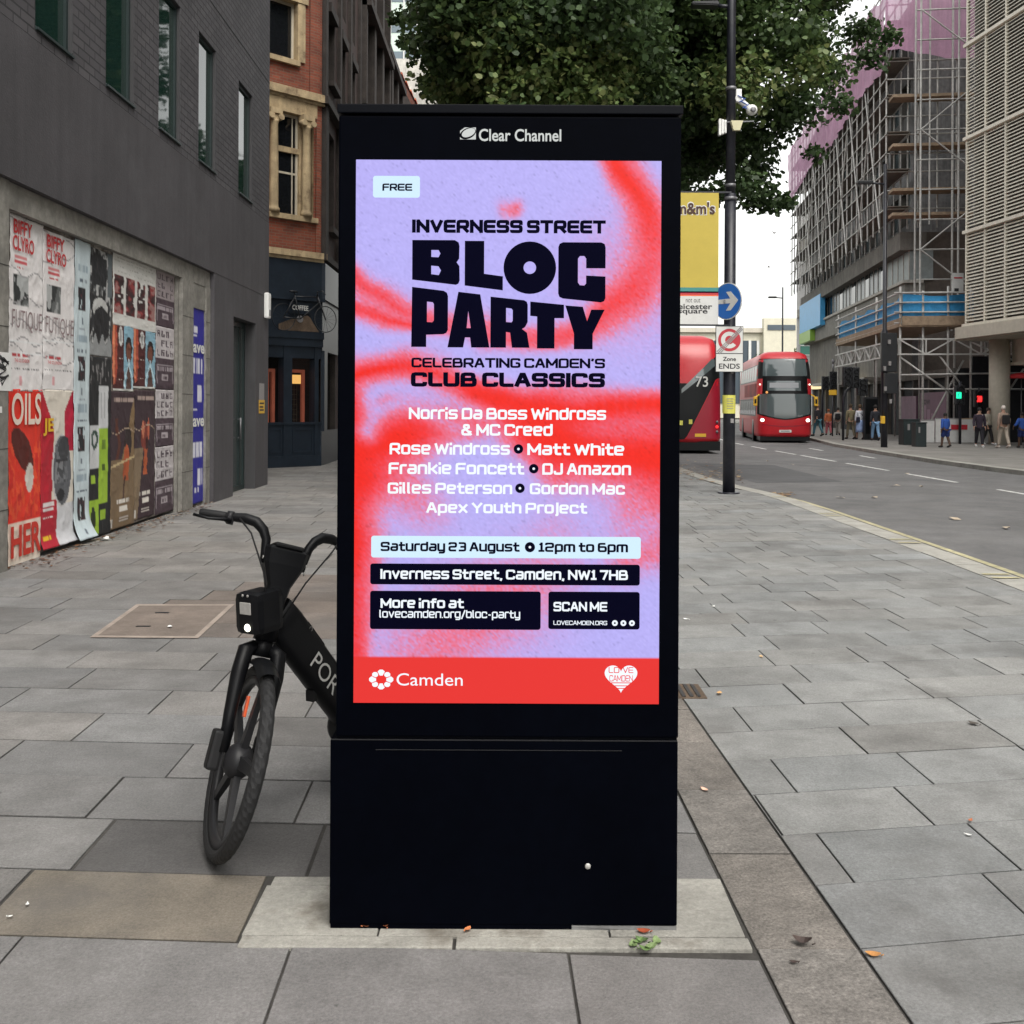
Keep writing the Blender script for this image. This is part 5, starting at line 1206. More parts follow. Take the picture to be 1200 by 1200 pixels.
m.box(-.02, 7, .0, .12, 4.33, 5.28); m.box(-.02, 7, .0, .04, 0, .9); m.box(-.02, 7, .0, .05, 3.0, 4.33); m.box(.05, .5, .0, .1, .9, 3.0); m.build('street_shopfront', M['shop_blue'], pub)
gl = MB(PS)
for a_, b_, c_, d_ in opsS: gl.quad((a_, -.2, c_), (b_, -.2, c_), (b_, -.2, d_), (a_, -.2, d_))
for a_, b_ in ((.6, 2.4), (3.0, 5.8)): gl.quad((a_, -.15, .9), (b_, -.15, .9), (b_, -.15, 3.0), (a_, -.15, 3.0))
gl.build('street_glass', M['glass_dark'], pub)
for k_, (z, mt, hh) in enumerate(((2.02, M['blue_panel'], .16), (1.83, M['green_neon'], .09), (1.5, M['sign_red'], .12))):
    m = MB(PS); m.box(.75+.1*k_, 1.5, -.13, -.10, z, z+hh); tag(m.build('window_sign', mt), ('small blue sign', 'small green lit sign', 'small red sign')[k_]+' in the cafe side window', 'sign')
m = MB(PA); m.quad((TW, 0, 0), (TW, 0, 16), (TW, -9, 16), (TW, -9, 0)); m.quad((0, 0, 16), (0, -9, 16), (TW, -9, 16), (TW, 0, 16)); m.build('rear_wall', M['brick_shade'], pub)

# further facades on the left side, seen over the kiosk
def facade(name, label, y0, y1, x, h, mt, mt2, floors, bays, depth=.35, cat='building'):
    T = Matrix(((0, 1, 0, x), (1, 0, 0, 0), (0, 0, 1, 0), (0, 0, 0, 1))); rt = thing(name, label, cat, (x, (y0+y1)/2, 0))
    m = MB(T); r_ = MB(T); ops = []; bw = (y1-y0)/bays
    for fl in range(floors):
        for b in range(bays):
            a = y0+bw*(b+.28); z = 4.6+fl*(h-5)/floors; ops.append((a, a+bw*.44, z+.5, z+(h-5)/floors-.7))
    wall_cells(m, y0, y1, 0, h, ops, 0, depth, r_)
    m.quad((y0, 0, 0), (y0, 0, h), (y0, -12, h), (y0, -12, 0)); m.quad((y1, 0, 0), (y1, -12, 0), (y1, -12, h), (y1, 0, h)); m.quad((y0, 0, h), (y1, 0, h), (y1, -12, h), (y0, -12, h))
    m.build('wall', mt, rt); r_.build('reveal', mt2, rt)
    d = MB(T)
    for b in range(bays+1): yy = y0+bw*b; d.box(max(y0, yy-.25), min(y1, yy+.25), 0, .3, 4.2, h)
    for fl in range(floors+1): z = 4.3+fl*(h-5)/floors; d.box(y0, y1, 0, .45, z, z+.25)
    d.build('cornice_and_pilasters', mt2, rt)
    for a, b, c_, d_ in ops:
        w = MB(T); w.box(a, b, -depth+.02, -depth+.08, (c_+d_)/2-.03, (c_+d_)/2+.03); w.box(a, a+.06, -depth+.02, -depth+.08, c_, d_); w.box(b-.06, b, -depth+.02, -depth+.08, c_, d_); wo3 = w.build('sash_window', M['blackish'], rt)
        gq = MB(T); gq.quad((a, -depth+.02, c_), (b, -depth+.02, c_), (b, -depth+.02, d_), (a, -depth+.02, d_)); gq.build('pane', M['glass_dark'], wo3)
    return rt
facade('mansion_block', 'very dark brick block with stone pilasters beyond the corner pub', 33.8, 40.4, -5.15, 19, M['brick_shade'], M['blackish'], 4, 3)
facade('stone_block', 'dark stone block with a heavy cornice left of the tree', 40.45, 46.5, -5.3, 16.3, M['blackish'], M['blackish'], 2, 3)
gt = thing('gabled_house', 'house with an orange tiled roof slope just above the kiosk', 'house', (-6.5, 60, 0))
m = MB(); m.box(-12, -5.4, 56.2, 64, 0, 12); m.build('wall', M['brick_shade'], gt)
m = MB(); zt_ = 21.0
m.poly([(-5.15, 56.3, 17.9), (-5.15, 64, 17.9), (-8.2, 64, 23.6), (-8.2, 56.3, 23.6)]); m.poly([(-5.15, 56.3, 17.7), (-8.2, 56.3, 23.4), (-8.2, 64, 23.4), (-5.15, 64, 17.7)])
for k in range(12):
    q = k/12; xx, zz = -5.15-3.05*q, 17.9+5.7*q; m.box(xx-.04, xx+.04, 56.3, 64, zz-.0, zz+.09)
m.build('tiled_roof', M['terracotta'], gt)
m = MB(); m.box(-12, -5.4, 56.25, 63.9, 12, 17.1); m.poly([(-5.4, 56.28, 17.7), (-11, 56.28, 17.7), (-8.2, 56.28, 23.2)]); m.build('gable_wall', M['blackish'], gt)
pb = thing('pale_brick_house', 'pale brick house with a coping, beyond the orange roof', 'house', (-6.5, 78, 0))
m = MB(); m.box(-14, -3.8, 76, 84, 0, 24.6); m.build('wall', M['pale_brick'], pb); m = MB(); m.box(-14.1, -3.6, 75.8, 84, 24.6, 23.4); m.build('coping', M['conc_light'], pb)
m = MB()
for k in range(9): m.bar((-13+k*1.1, 75.9, 23.4), (-12.4+k*1.1, 76.6, 27.6), .12)
m.poly([(-14, 75.95, 23.4), (-3.6, 75.95, 23.4), (-3.6, 77.5, 27.8), (-14, 77.5, 27.8)]); m.build('lead_roof', M['conc_light'], pb)
tw = thing('glass_tower', 'far pale green glass tower seen through the leaves left of the tree', 'tower', (-14, 125, 0))
m = MB(); m.box(-30, -6, 120, 140, 0, 62); m.build('wall', mat('tower_panel', (.55, .66, .58), .4, var=.05), tw)
m = MB()
for fl in range(17): m.box(-30, -5.97, 119.95, 120, 2+fl*3.6, 3.4+fl*3.6)
m.build('window_band', mat('tower_glass', (.13, .17, .2), .2), tw)
m = MB()
for k in range(16): m.box(-30+k*1.55, -29.85+k*1.55, 119.8, 119.95, 0, 62)
m.build('mullions', M['sign_white'], tw)

# ------------------------------------------------------------------ plane tree over the road, and far trees
def leaf_cloud(name, clumps, per, size, cols, parent, flat=.75, seed=3):
    rg = np.random.default_rng(seed); V, C = [], []
    for (cx, cy, cz, r, tone_) in clumps:
        k = int(per*r*r)
        d = rg.normal(size=(k, 3)); d /= np.linalg.norm(d, axis=1, keepdims=True)
        rad = r*rg.random(k)**.42; bump_ = 1+.35*(np.sin(d[:, 0]*5+cx)*np.sin(d[:, 2]*6+cz)+np.sin(d[:, 1]*7+cy)*.5)
        P = np.array([cx, cy, cz])+d*(rad*bump_)[:, None]*np.array([1, 1, flat])
        nrm = d*.5+rg.normal(size=(k, 3))*.55+np.array([0, 0, .5]); nrm /= np.linalg.norm(nrm, axis=1, keepdims=True)
        t = np.cross(nrm, rg.normal(size=(k, 3))); t /= np.linalg.norm(t, axis=1, keepdims=True); b = np.cross(nrm, t)
        s = (size*rg.uniform(.55, 1.25, k))[:, None]
        droop = nrm*s*.25
        q = np.stack([P-t*s*.5, P-t*s*.30+b*s*.40-droop*.6, P+t*s*.12+b*s*.42-droop, P+t*s*.62-droop*1.5, P+t*s*.12-b*s*.42-droop, P-t*s*.30-b*s*.40-droop*.6], 1)
        V.append(q)
        base = np.array(cols[tone_]); cc = base[rg.integers(0, len(base), k)]*rg.uniform(.9, 1.85, k)[:, None]
        C.append(np.repeat(cc[:, None, :], 6, 1))
    V = np.concatenate(V).reshape(-1, 3); C = np.concatenate(C).reshape(-1, 3)
    me = bpy.data.meshes.new(name); nq = len(V)//6
    me.vertices.add(len(V)); me.vertices.foreach_set('co', V.astype(np.float32).ravel())
    me.loops.add(nq*6); me.loops.foreach_set('vertex_index', np.arange(nq*6, dtype=np.int32))
    me.polygons.add(nq); me.polygons.foreach_set('loop_start', np.arange(0, nq*6, 6, dtype=np.int32)); me.polygons.foreach_set('loop_total', np.full(nq, 6, np.int32))
    me.update(calc_edges=True); at = me.color_attributes.new('Col', 'FLOAT_COLOR', 'POINT')
    at.data.foreach_set('color', np.concatenate([C, np.ones((len(C), 1))], 1).astype(np.float32).ravel())
    me.materials.append(M['leaf']); o = bpy.data.objects.new(name, me); COL.objects.link(o)
    if parent: adopt(o, parent)
    return o
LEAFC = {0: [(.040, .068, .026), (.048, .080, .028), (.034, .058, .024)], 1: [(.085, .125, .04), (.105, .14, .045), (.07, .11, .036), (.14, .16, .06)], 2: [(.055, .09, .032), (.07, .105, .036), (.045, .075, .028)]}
def inpoly(x, y, P):
    c = False; j = len(P)-1
    for i in range(len(P)):
        if (P[i][1] > y) != (P[j][1] > y) and x < (P[j][0]-P[i][0])*(y-P[i][1])/(P[j][1]-P[i][1])+P[i][0]: c = not c
        j = i
    return c
SIL = [(452, -260), (456, -40), (474, 30), (508, 66), (514, 120), (520, 200), (600, 262), (700, 262), (790, 240), (830, 212), (868, 222), (892, 232), (915, 222), (928, 196), (950, 172), (968, 138), (990, 112), (1006, 78), (1034, 46), (1040, -10), (1030, -150), (960, -330), (700, -420), (520, -360)]
tree = thing('plane_tree', 'large leafy plane tree arching over the kiosk and the road', 'tree', (1.1, 22.5, 0))
rg = random.Random(11); cl = []
tries = 0
while len(cl) < 330 and tries < 6000:
    tries += 1
    u, v = rg.uniform(445, 1045), rg.uniform(-400, 262)
    if not inpoly(u, v, SIL): continue
    Y = rg.uniform(17.5, 26.5); edge_ = v > 120 or u > 930
    if u > 735: Y = rg.uniform(20.6, 26.5)
    if v > 150 and u > 850: Y = rg.uniform(20.6, 25)
    p = W(u, v, Y); r = rg.uniform(.55, .95) if edge_ else rg.uniform(.7, 1.25)
    # keep the clump inside the silhouette
    rp = r/Y*1200*.75
    if not all(inpoly(u+rp*math.cos(a), v+rp*math.sin(a)*.8, SIL) for a in (0, .8, 1.6, 2.4, 3.1, 3.9, 4.7, 5.5)): continue
    ton = 1 if (500 < u < 720 and 30 < v < 140 and Y < 22 and rg.random() < .85) else (2 if rg.random() < .45 else 0)  # besides real leaf variety, front clumps are paler: light put into colour
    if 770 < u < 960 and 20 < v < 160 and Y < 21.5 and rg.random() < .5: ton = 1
    cl.append((p.x, p.y, p.z, r, ton))
for u, v, Y, r in ((880, 236, 22, .35), (905, 240, 22, .3), (922, 236, 22, .25), (896, 226, 22, .45), (842, 226, 21.5, .4), (818, 236, 22, .4), (800, 230, 22, .45), (1042, 42, 21.5, .3), (1020, 66, 21.5, .4), (985, 122, 21.5, .35), (955, 178, 22, .3), (468, 22, 22, .3), (512, 92, 21, .35), (486, 50, 21, .3), (520, 110, 20, .4), (474, 48, 22, .22), (870, 215, 21, .5)):
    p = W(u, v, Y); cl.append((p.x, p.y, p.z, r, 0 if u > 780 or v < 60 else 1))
for k in range(26):
    p = W(rg.uniform(515, 575), rg.uniform(-60, 108), rg.uniform(19, 25)); cl.append((p.x, p.y, p.z, rg.uniform(.5, .8), rg.choice((0, 2))))
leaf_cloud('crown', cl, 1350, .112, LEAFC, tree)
tk = MB(); base = Vector((1.1, 22.5, 0)); fork_ = Vector((1.3, 22.4, 5.2))
tk.tube([base, base+Vector((0, 0, .4)), base+Vector((.05, 0, 2.5)), fork_], [.48, .36, .31, .28], 16)
tips = [c for c in cl if c[3] > .6]
for k in range(16):
    c = tips[(k*13) % len(tips)]; e = Vector(c[:3]); mid = fork_.lerp(e, .45)+Vector((rg.uniform(-.4, .4), rg.uniform(-.4, .4), .8))
    tk.tube([fork_-Vector((0, 0, .2)), fork_.lerp(mid, .5)+Vector((0, 0, .15)), mid, mid.lerp(e, .6), e], [.17, .13, .09, .05, .02], 8)
    for j in range(3):
        c2 = tips[(k*13+j*7+3) % len(tips)]; e2 = Vector(c2[:3])
        if (e2-mid).length < 5: tk.tube([mid, mid.lerp(e2, .5)+Vector((0, 0, .2)), e2], [.06, .035, .012], 6)
tk.build('trunk', M['bark'], tree)
FARC = {0: [(.06, .10, .035), (.08, .12, .04), (.05, .085, .03)]}
for i, (x0, y0, h, lab) in enumerate(((29.0, 104, 7.2, 'bushy green street tree far down the road, right of the far cream block'), (25.6, 100, 6.0, 'small green street tree far down the road beside the oncoming bus'))):
    t_ = thing('street_tree', lab, 'tree', (x0, y0, 0)); m = MB(); m.tube([(x0, y0, 0), (x0, y0, h*.5), (x0+.2, y0, h*.8)], [.2, .15, .05], 8); m.build('trunk', M['bark'], t_)
    cc = [(x0+rg.uniform(-2.0, 2.0), y0+rg.uniform(-2, 2), h*.62+rg.uniform(-1.2, 2.2), rg.uniform(.8, 1.4), 0) for k in range(22)]
    leaf_cloud('crown', cc, 90, .42, FARC, t_, seed=20+i)

t_ = thing('plane_tree', 'second leafy plane tree added unseen behind the kiosk for the office windows to reflect', 'tree', (-1.2, 31, 0)); m = MB(); m.tube([(-1.2, 31, 0), (-1.15, 31, 3), (-1.1, 31, 6)], [.3, .24, .16], 12); m.build('trunk', M['bark'], t_)  # unseen tree added so the office windows reflect leaves, not bright sky
cc = [(-.9+rg.uniform(-1.9, 2.6), 31+rg.uniform(-2.5, 2.5), 7.0+rg.uniform(-2, 2.6), rg.uniform(.7, 1.1), rg.choice((0, 2))) for k in range(46)]
leaf_cloud('crown', cc, 260, .22, LEAFC, t_, seed=31)

# ------------------------------------------------------------------ lamp post with signs, near the kerb
LPX, LPY = W(854, 577, 18.8).x, 18.8
lp = thing('street_lamp', 'tall black lamp post with signs and floodlights near the left kerb', 'street lamp', (LPX, LPY, 0))
lean = lambda z: LPX+.0006*z
m = MB(); m.tube([(LPX, LPY, 0), (lean(2.2), LPY, 2.2), (lean(5.5), LPY, 5.5)], [.112, .108, .104], 20); m.tube([(LPX, LPY, 0), (LPX, LPY, .03)], .2, 20); m.build('lower_post', M['post'], lp)
m = MB(); m.tube([(lean(5.5), LPY, 5.5), (lean(12), LPY, 12)], [.088, .075], 18); m.build('upper_post', M['post'], lp)
m = MB()
for z in (5.38, 5.62, 7.4): m.tube([(lean(z), LPY, z), (lean(z), LPY, z+.06)], .118 if z < 5.5 else .098, 20)
m.build('collar', M['grey_metal'], lp)
m = MB(); za = W(850, 8, 18.8).z; m.tube([(lean(za), LPY, za), (lean(za)-.25, LPY, za+.02)], .035, 10); m.build('lamp_arm', M['post'], lp)
m = MB(); bm = bmesh.new(); bmesh.ops.create_cube(bm, size=1)
for v in bm.verts: v.co = Vector((v.co.x*.5-.5+(v.co.x > 0)*0, v.co.y*.26, v.co.z*(.09 if v.co.x > 0 else .05)))
bmesh.ops.bevel(bm, geom=bm.edges[:], offset=.02, segments=2, affect='EDGES'); m.addbm(bm, Matrix.Translation((lean(za), LPY, za+.03))); m.build('lantern', M['black_metal'], lp)
m = MB()
for z, b in ((2.75, .12), (2.4, .08), (2.2, .05), (1.3, .06)): m.box(lean(z)+.0, lean(z)+b, LPY-.122, LPY-.117, z, z+b*1.3)
m.build('torn_sticker', M['sign_grey'], lp)
# floodlight, white box and wrapped fittings
z1 = W(850, 150, 18.8).z
fl = thing('floodlight', 'pale yellow floodlight clamped to the front of the black lamp post', 'floodlight', (LPX, LPY-.15, z1))
m = MB(); T = Matrix.Translation((lean(z1)+.07, LPY-.16, z1+.02))
R0 = [m.V(T @ Vector(p)) for p in ((-.11, -.06, .06), (.11, -.06, .06), (.11, .06, .06), (-.11, .06, .06))]; R1 = [m.V(T @ Vector(p)) for p in ((-.06, -.04, -.11), (.06, -.04, -.11), (.06, .04, -.11), (-.06, .04, -.11))]
m.face(R0); m.face(R1[::-1])
for k in range(4): m.face([R1[k], R1[(k+1) % 4], R0[(k+1) % 4], R0[k]])
m.build('housing', mat('pale_yellow_plastic', (.68, .64, .42), .5), fl)
m = MB(); m.bar((lean(z1)-.1, LPY-.1, z1+.08), (lean(z1)+.4, LPY-.1, z1+.1), .02); m.build('bracket', M['grey_metal'], fl)
rx = thing('relay_box', 'ribbed white radio box on the left side of the black lamp post', 'radio box', (LPX-.2, LPY, z1))
m = MB()
for k in range(3): m.box(lean(z1)-.235+k*.05, lean(z1)-.19+k*.05, LPY-.08, LPY+.02, z1-.15+.02*k, z1+.15-.01*k, .01)
m.box(lean(z1)-.2, lean(z1)-.085, LPY-.02, LPY+.02, z1-.02, z1+.03); m.build('casing', M['white'], rx)
cz = W(880, 128, 18.8).z; cx_ = lean(cz)+.33
cc_ = thing('security_camera', 'white dome security camera wrapped in blue tape right of the black lamp post', 'camera', (cx_, LPY, cz))
m = MB(); m.ball((cx_+.04, LPY-.05, cz-.03), (.105, .105, .10), 16); m.build('dome', M['white'], cc_)
m = MB(); m.lathe([(.05, 0), (.05, .01), (.02, .015), (0, .015)], 16, Matrix.Translation((cx_+.045, LPY-.155, cz-.05)) @ Matrix.Rotation(PI/2, 4, 'X')); m.build('lens', M['grey_metal'], cc_)
m = MB(); m.tube([(lean(cz)+.07, LPY, cz+.2), (lean(cz)+.15, LPY, cz+.17), (cx_-.06, LPY-.03, cz+.06), (cx_, LPY-.04, cz)], [.05, .06, .055, .05], 10); m.box(lean(cz)+.08, lean(cz)+.19, LPY-.06, LPY+.04, cz+.12, cz+.36, .02); m.build('wrapped_arm', M['white'], cc_)
m = MB()
for k in range(5): p = Vector((lean(cz)+.16+k*.03, LPY-.065, cz+.2-k*.055)); m.bar(p+Vector((-.05, 0, .035*(-1)**k)), p+Vector((.06, -.02, -.03*(-1)**k)), .028, .01)
m.build('blue_tape', mat('blue_tape', (.03, .10, .42), .5), cc_)
# banner
bx0, bx1 = W(787, 300, 18.7).x-.45, W(842, 300, 18.7).x; zt, zb = W(820, 226, 18.7).z, W(820, 380, 18.7).z
bn = thing('street_banner', 'yellow and white vertical advertising banner hung from the lamp post', 'banner', (bx1, 18.7, zb))
def zz(v): return zt+(zb-zt)*(v-226)/(380-226)
for nm, v0, v1, mt in (('yellow_cloth', 226, 337, 'banner_yellow'), ('teal_stripe', 337, 341.5, 'teal'), ('navy_stripe', 341.5, 343.2, 'text_navy'), ('red_stripe', 343.2, 345.5, 'sign_red'), ('orange_stripe', 345.5, 347, 'orange'), ('white_cloth', 347, 380, 'sign_white')):
    m = MB(); m.box(bx0, bx1, 18.694, 18.702, zz(v1), zz(v0)); m.build(nm, M[mt], bn)
m = MB(); m.box(bx0, lean(5), 18.70, 18.73, zt, zt+.03); m.box(bx0, lean(5), 18.70, 18.73, zb-.03, zb); m.build('banner_arm', M['post'], bn)
TB = lambda z: Matrix(((1, 0, 0, 0), (0, 0, -1, 18.694), (0, 1, 0, 0), (0, 0, 0, 1)))
ux = lambda u: W(u, 300, 18.69).x
m = MB(); put2d(m, text2d("m&m's", .06), ux(791), ux(838.5), zz(252.5), zz(235.5), TB(0), .002); m.build('outline_lettering', M['paper_white'], bn)
m = MB(); put2d(m, text2d("m&m's", .03), ux(792), ux(837.5), zz(251.5), zz(237), TB(0), .005); m.build('logo_lettering', M['banner_brown'], bn)
m = MB(); put2d(m, text2d('not out', -.004), ux(804), ux(821), zz(354.5), zz(350), TB(0), .002); put2d(m, text2d('leicester', .02), ux(792.5), ux(835), zz(362.5), zz(355.8), TB(0), .002); put2d(m, text2d('square', .02), ux(795), ux(829.5), zz(369.3), zz(363.2), TB(0), .002); m.build('place_lettering', M['text_dark'], bn)
# round blue arrow sign (turned), zone sign, yellow notice
c_ = W(852, 353, 18.55); R_ = .335
rsn = thing('arrow_sign', 'round blue road sign with a white arrow pointing right, on the lamp post', 'road sign', (c_.x, c_.y, c_.z-.33))
TS = Matrix.Translation(c_) @ Matrix.Rotation(math.radians(-52), 4, 'Z') @ Matrix(((1, 0, 0, 0), (0, 0, -1, 0), (0, 1, 0, 0), (0, 0, 0, 1)))
def circ(r, n=40, cx=0, cy=0): return [(cx+r*math.cos(2*PI*k/n), cy+r*math.sin(2*PI*k/n)) for k in range(n)]
m = MB(); m.prism(circ(R_), -.02, 0, TS); m.build('rim', M['sign_white'], rsn); m = MB(); m.prism(circ(R_*.95), 0, .003, TS); m.build('disc', M['sign_blue'], rsn)
m = MB(); m.prism([(-.30, -.042), (.08, -.042), (-.02, -.17), (.09, -.17), (.26, 0), (.09, .17), (-.02, .17), (.08, .042), (-.30, .042)], .003, .006, TS); m.build('arrow', M['sign_white'], rsn)
m = MB(); m.box(c_.x-.05, c_.x+.05, c_.y+.02, LPY, c_.z-.03, c_.z+.03); m.build('clamp', M['grey_metal'], rsn)
yS = 18.62; zx = lambda u: W(u, 410, yS).x; zv = lambda v: W(854, v, yS).z
zs = thing('zone_sign', 'white congestion zone ends sign with a struck-out red C on the lamp post', 'road sign', (zx(854.5), yS, zv(436)))
TZ = Matrix(((1, 0, 0, 0), (0, 0, -1, yS), (0, 1, 0, 0), (0, 0, 0, 1)))
m = MB(); m.box(zx(838.5), zx(871), yS, yS+.012, zv(436), zv(382)); m.build('sign_back', M['text_dark'], zs)
m = MB(); m.box(zx(839.2), zx(870.4), yS-.004, yS-.001, zv(413.8), zv(382.7)); m.box(zx(839.2), zx(870.4), yS-.004, yS-.001, zv(435.4), zv(414.8)); m.build('sign_plate', M['sign_white'], zs)
cxs, czs = zx(854.6), zv(398.5); r_ = (zx(868)-zx(841.5))/2
m = MB(); m.prism(circ(r_, 48, cxs, czs), .004, .006, TZ); m.build('red_disc', M['sign_red'], zs)
m = MB(); arc = [(cxs+r_*.74*math.cos(a), czs+r_*.74*math.sin(a)) for a in np.linspace(math.radians(38), math.radians(322), 36)]; arc2 = [(cxs+r_*.38*math.cos(a), czs+r_*.38*math.sin(a)) for a in np.linspace(math.radians(322), math.radians(38), 36)]
m.prism(arc+arc2, .006, .008, TZ); m.build('letter', M['sign_white'], zs)
m = MB()
for k in (-1, 0, 1):
    o = k*.022; m.prism([(zx(841)+o, zv(412.5)-o-.012), (zx(841)+o+.014, zv(412.5)-o-.024), (zx(869.5)+o*.6, zv(384)-o-.012), (zx(869.5)+o*.6-.014, zv(384)-o)], .008, .0095, TZ)
m.build('strike_bars', M['sign_grey'], zs)
m = MB(); put2d(m, text2d('Zone', .025), zx(847), zx(862.5), zv(423.2), zv(418.2), TZ, .005); put2d(m, text2d('ENDS', .02), zx(842.5), zx(867), zv(432.3), zv(426), TZ, .005); m.build('lettering', M['text_dark'], zs)
m = MB(); m.box(zx(850), zx(858), yS+.012, LPY, zv(405), zv(402)); m.box(zx(850), zx(858), yS+.012, LPY, zv(430), zv(427)); m.build('clamp', M['grey_metal'], zs)
yn = thing('yellow_notice', 'yellow paper notice wrapped round the lamp post below the zone sign', 'notice', (LPX, 18.7, 1.6))
m = MB(); pr = []
for k in range(9):
    a = math.radians(-75+k*150/8); pr.append((lean(1.7)-.012+.118*math.sin(a)*1.05, LPY-.12*math.cos(a)))
za_, zb_ = W(851, 463, 18.7).z, W(851, 484.5, 18.7).z
for a, b in zip(pr, pr[1:]): m.quad((*a, zb_), (*b, zb_), (*b, za_), (*a, za_))
m.build('sheet', M['note_yellow'], yn)
m = MB()
for k in range(5): m.box(lean(1.7)-.07, lean(1.7)+.05, LPY-.1235, LPY-.1215, za_-.07-k*.045, za_-.06-k*.045)
m.build('print', M['sign_grey'], yn)

# ------------------------------------------------------------------ buses
def rline(pts, z0f, z1f, off, mb, inner=None, sm=True):
    """a strip following a plan outline between two heights given per point"""
    b = [mb.V((p[0]+q[0]*off, p[1]+q[1]*off, z0f(i))) for i, (p, q) in enumerate(pts)]; t_ = [mb.V((p[0]+q[0]*off, p[1]+q[1]*off, z1f(i))) for i, (p, q) in enumerate(pts)]
    for i in range(len(pts)-1): mb.face([b[i], b[i+1], t_[i+1], t_[i]], sm)
def front_plan(hw, bow, rc, n=24):
    """plan of a bus end: from the left flank round the front (towards -y) to the right flank; with outward normals"""
    P = []
    for i in range(n+1):
        x = -hw+2*hw*i/n; k = abs(x)/hw; y = bow*k**2
        if k > 1-rc/hw: d = (k-(1-rc/hw))*hw; y += rc-math.sqrt(max(0, rc*rc-d*d))
        P.append(Vector((x, y, 0)))
    N_ = []
    for i in range(len(P)):
        d = P[min(i+1, n)]-P[max(i-1, 0)]; N_.append(Vector((d.y, -d.x, 0)).normalized())
    return list(zip(P, N_))
def bus_body(mb, plan, L, levels, hw):
    """levels: (z, inset) from skirt to roof"""
    rings = []
    for z, ins, push in levels:
        k = (hw-ins)/hw; ring = [(p.x*k, p.y+push, z) for p, n_ in plan]+[((hw-ins), L-.15, z), ((hw-ins-.15), L-ins*.3, z), (-(hw-ins-.15), L-ins*.3, z), (-(hw-ins), L-.15, z)]
        rings.append([mb.V(q) for q in ring])
    m_ = len(rings[0])
    for a, b in zip(rings, rings[1:]):
        for k in range(m_): mb.face([a[k], a[(k+1) % m_], b[(k+1) % m_], b[k]], True)
    mb.face(rings[-1]); mb.face(rings[0][::-1])
def bus_wheel(T, x, y, parent, side):
    Tm = T @ Matrix.Translation((x, y, .48)) @ Matrix.Rotation(PI/2, 4, 'Y')
    m = MB(Tm); m.lathe([(.30, -.14), (.46, -.14), (.48, -.1), (.48, .1), (.46, .14), (.30, .14)], 28, closed=True); w = m.build('wheel', M['rubber'], parent)
    m = MB(Tm); m.lathe([(0, -.1), (.30, -.12), (.30, .12), (0, .1)], 24); m.build('rim', M['grey_metal'], w)
HWB = 1.26
# oncoming bus
TBu = Matrix.Translation((12.95, 48.5, RZ)) @ Matrix.Rotation(-math.atan(.14), 4, 'Z') 
b1 = thing('double_decker_bus', 'oncoming red double decker bus with lit headlights and a wide windscreen', 'bus', (12.95, 48.5, RZ))
plan = front_plan(HWB, .14, .38); NP = len(plan)
m = MB(TBu); bus_body(m, plan, 11, [(.30, .02, .04), (.45, 0, 0), (1.35, 0, 0), (2.3, .01, .06), (3.4, .05, .22), (3.95, .10, .36), (4.22, .18, .55), (4.36, .42, .9), (4.40, .8, 1.4)], HWB)
body = m.build('body', M['bus_red'], b1)
def pushat(z):
    zs_ = [(.3, .04), (.45, 0), (1.35, 0), (2.3, .06), (3.4, .22), (3.95, .36), (4.22, .55)]
    for (a, pa), (b, pb_) in zip(zs_, zs_[1:]):
        if a <= z <= b: return pa+(pb_-pa)*(z-a)/(b-a)
    return zs_[-1][1]
def insat(z):
    zs_ = [(.3, .02), (.45, 0), (1.35, 0), (2.3, .01), (3.4, .05), (3.95, .10), (4.22, .18)]
    for (a, pa), (b, pb_) in zip(zs_, zs_[1:]):
        if a <= z <= b: return pa+(pb_-pa)*(z-a)/(b-a)
    return .18
def patch(name, mt, i0, i1, zf0, zf1, off, parent, rows=5, T=TBu):
    m = MB(T); R_ = []
    for r_ in range(rows+1):
        ring = []
        for i in range(i0, i1+1):
            x_ = (i/(NP-1)-.5)*2; z = zf0(x_)+(zf1(x_)-zf0(x_))*r_/rows; p, n_ = plan[i]; k = (HWB-insat(z))/HWB
            ring.append(m.V((p.x*k+n_.x*off, p.y+pushat(z)+n_.y*off, z)))
        R_.append(ring)
    for a, b in zip(R_, R_[1:]):
        for k in range(len(a)-1): m.face([a[k], a[k+1], b[k+1], b[k]], True)
    return m.build(name, mt, parent)
K = lambda c: (lambda x: c)
patch('front_mask', M['bus_black'], 0, NP-1, lambda x: 1.36-.26*(1-abs(x)**1.6)-.0, K(4.02), .012, b1, 10)
patch('windscreen', M['bus_glass'], 1, NP-2, lambda x: 1.42-.27*(1-abs(x)**1.6), lambda x: 2.33, .022, b1, 8)
patch('upper_windscreen', M['bus_glass'], 2, NP-3, lambda x: 3.18, lambda x: 4.0-.02*abs(x), .024, b1, 6)
patch('destination_blind', M['bus_glass'], 4, NP-6, K(2.48), K(2.95), .024, b1, 4)
patch('cab_fairing', M['bus_red'], 0, 2, lambda x: 2.30+.1*(x+1), K(3.05), .03, b1, 4); patch('cab_fairing', M['bus_red'], NP-3, NP-1, lambda x: 2.30+.1*(1-x), K(3.05), .03, b1, 4)
patch('blind_glow', mat('blind_text', (.32, .34, .36), .5), 5, NP-7, K(2.62), K(2.86), .03, b1, 2)
patch('bumper_crease', M['bus_deep'], 2, NP-3, lambda x: .88-.12*(1-abs(x)**1.5), lambda x: .92-.12*(1-abs(x)**1.5), .012, b1, 1)
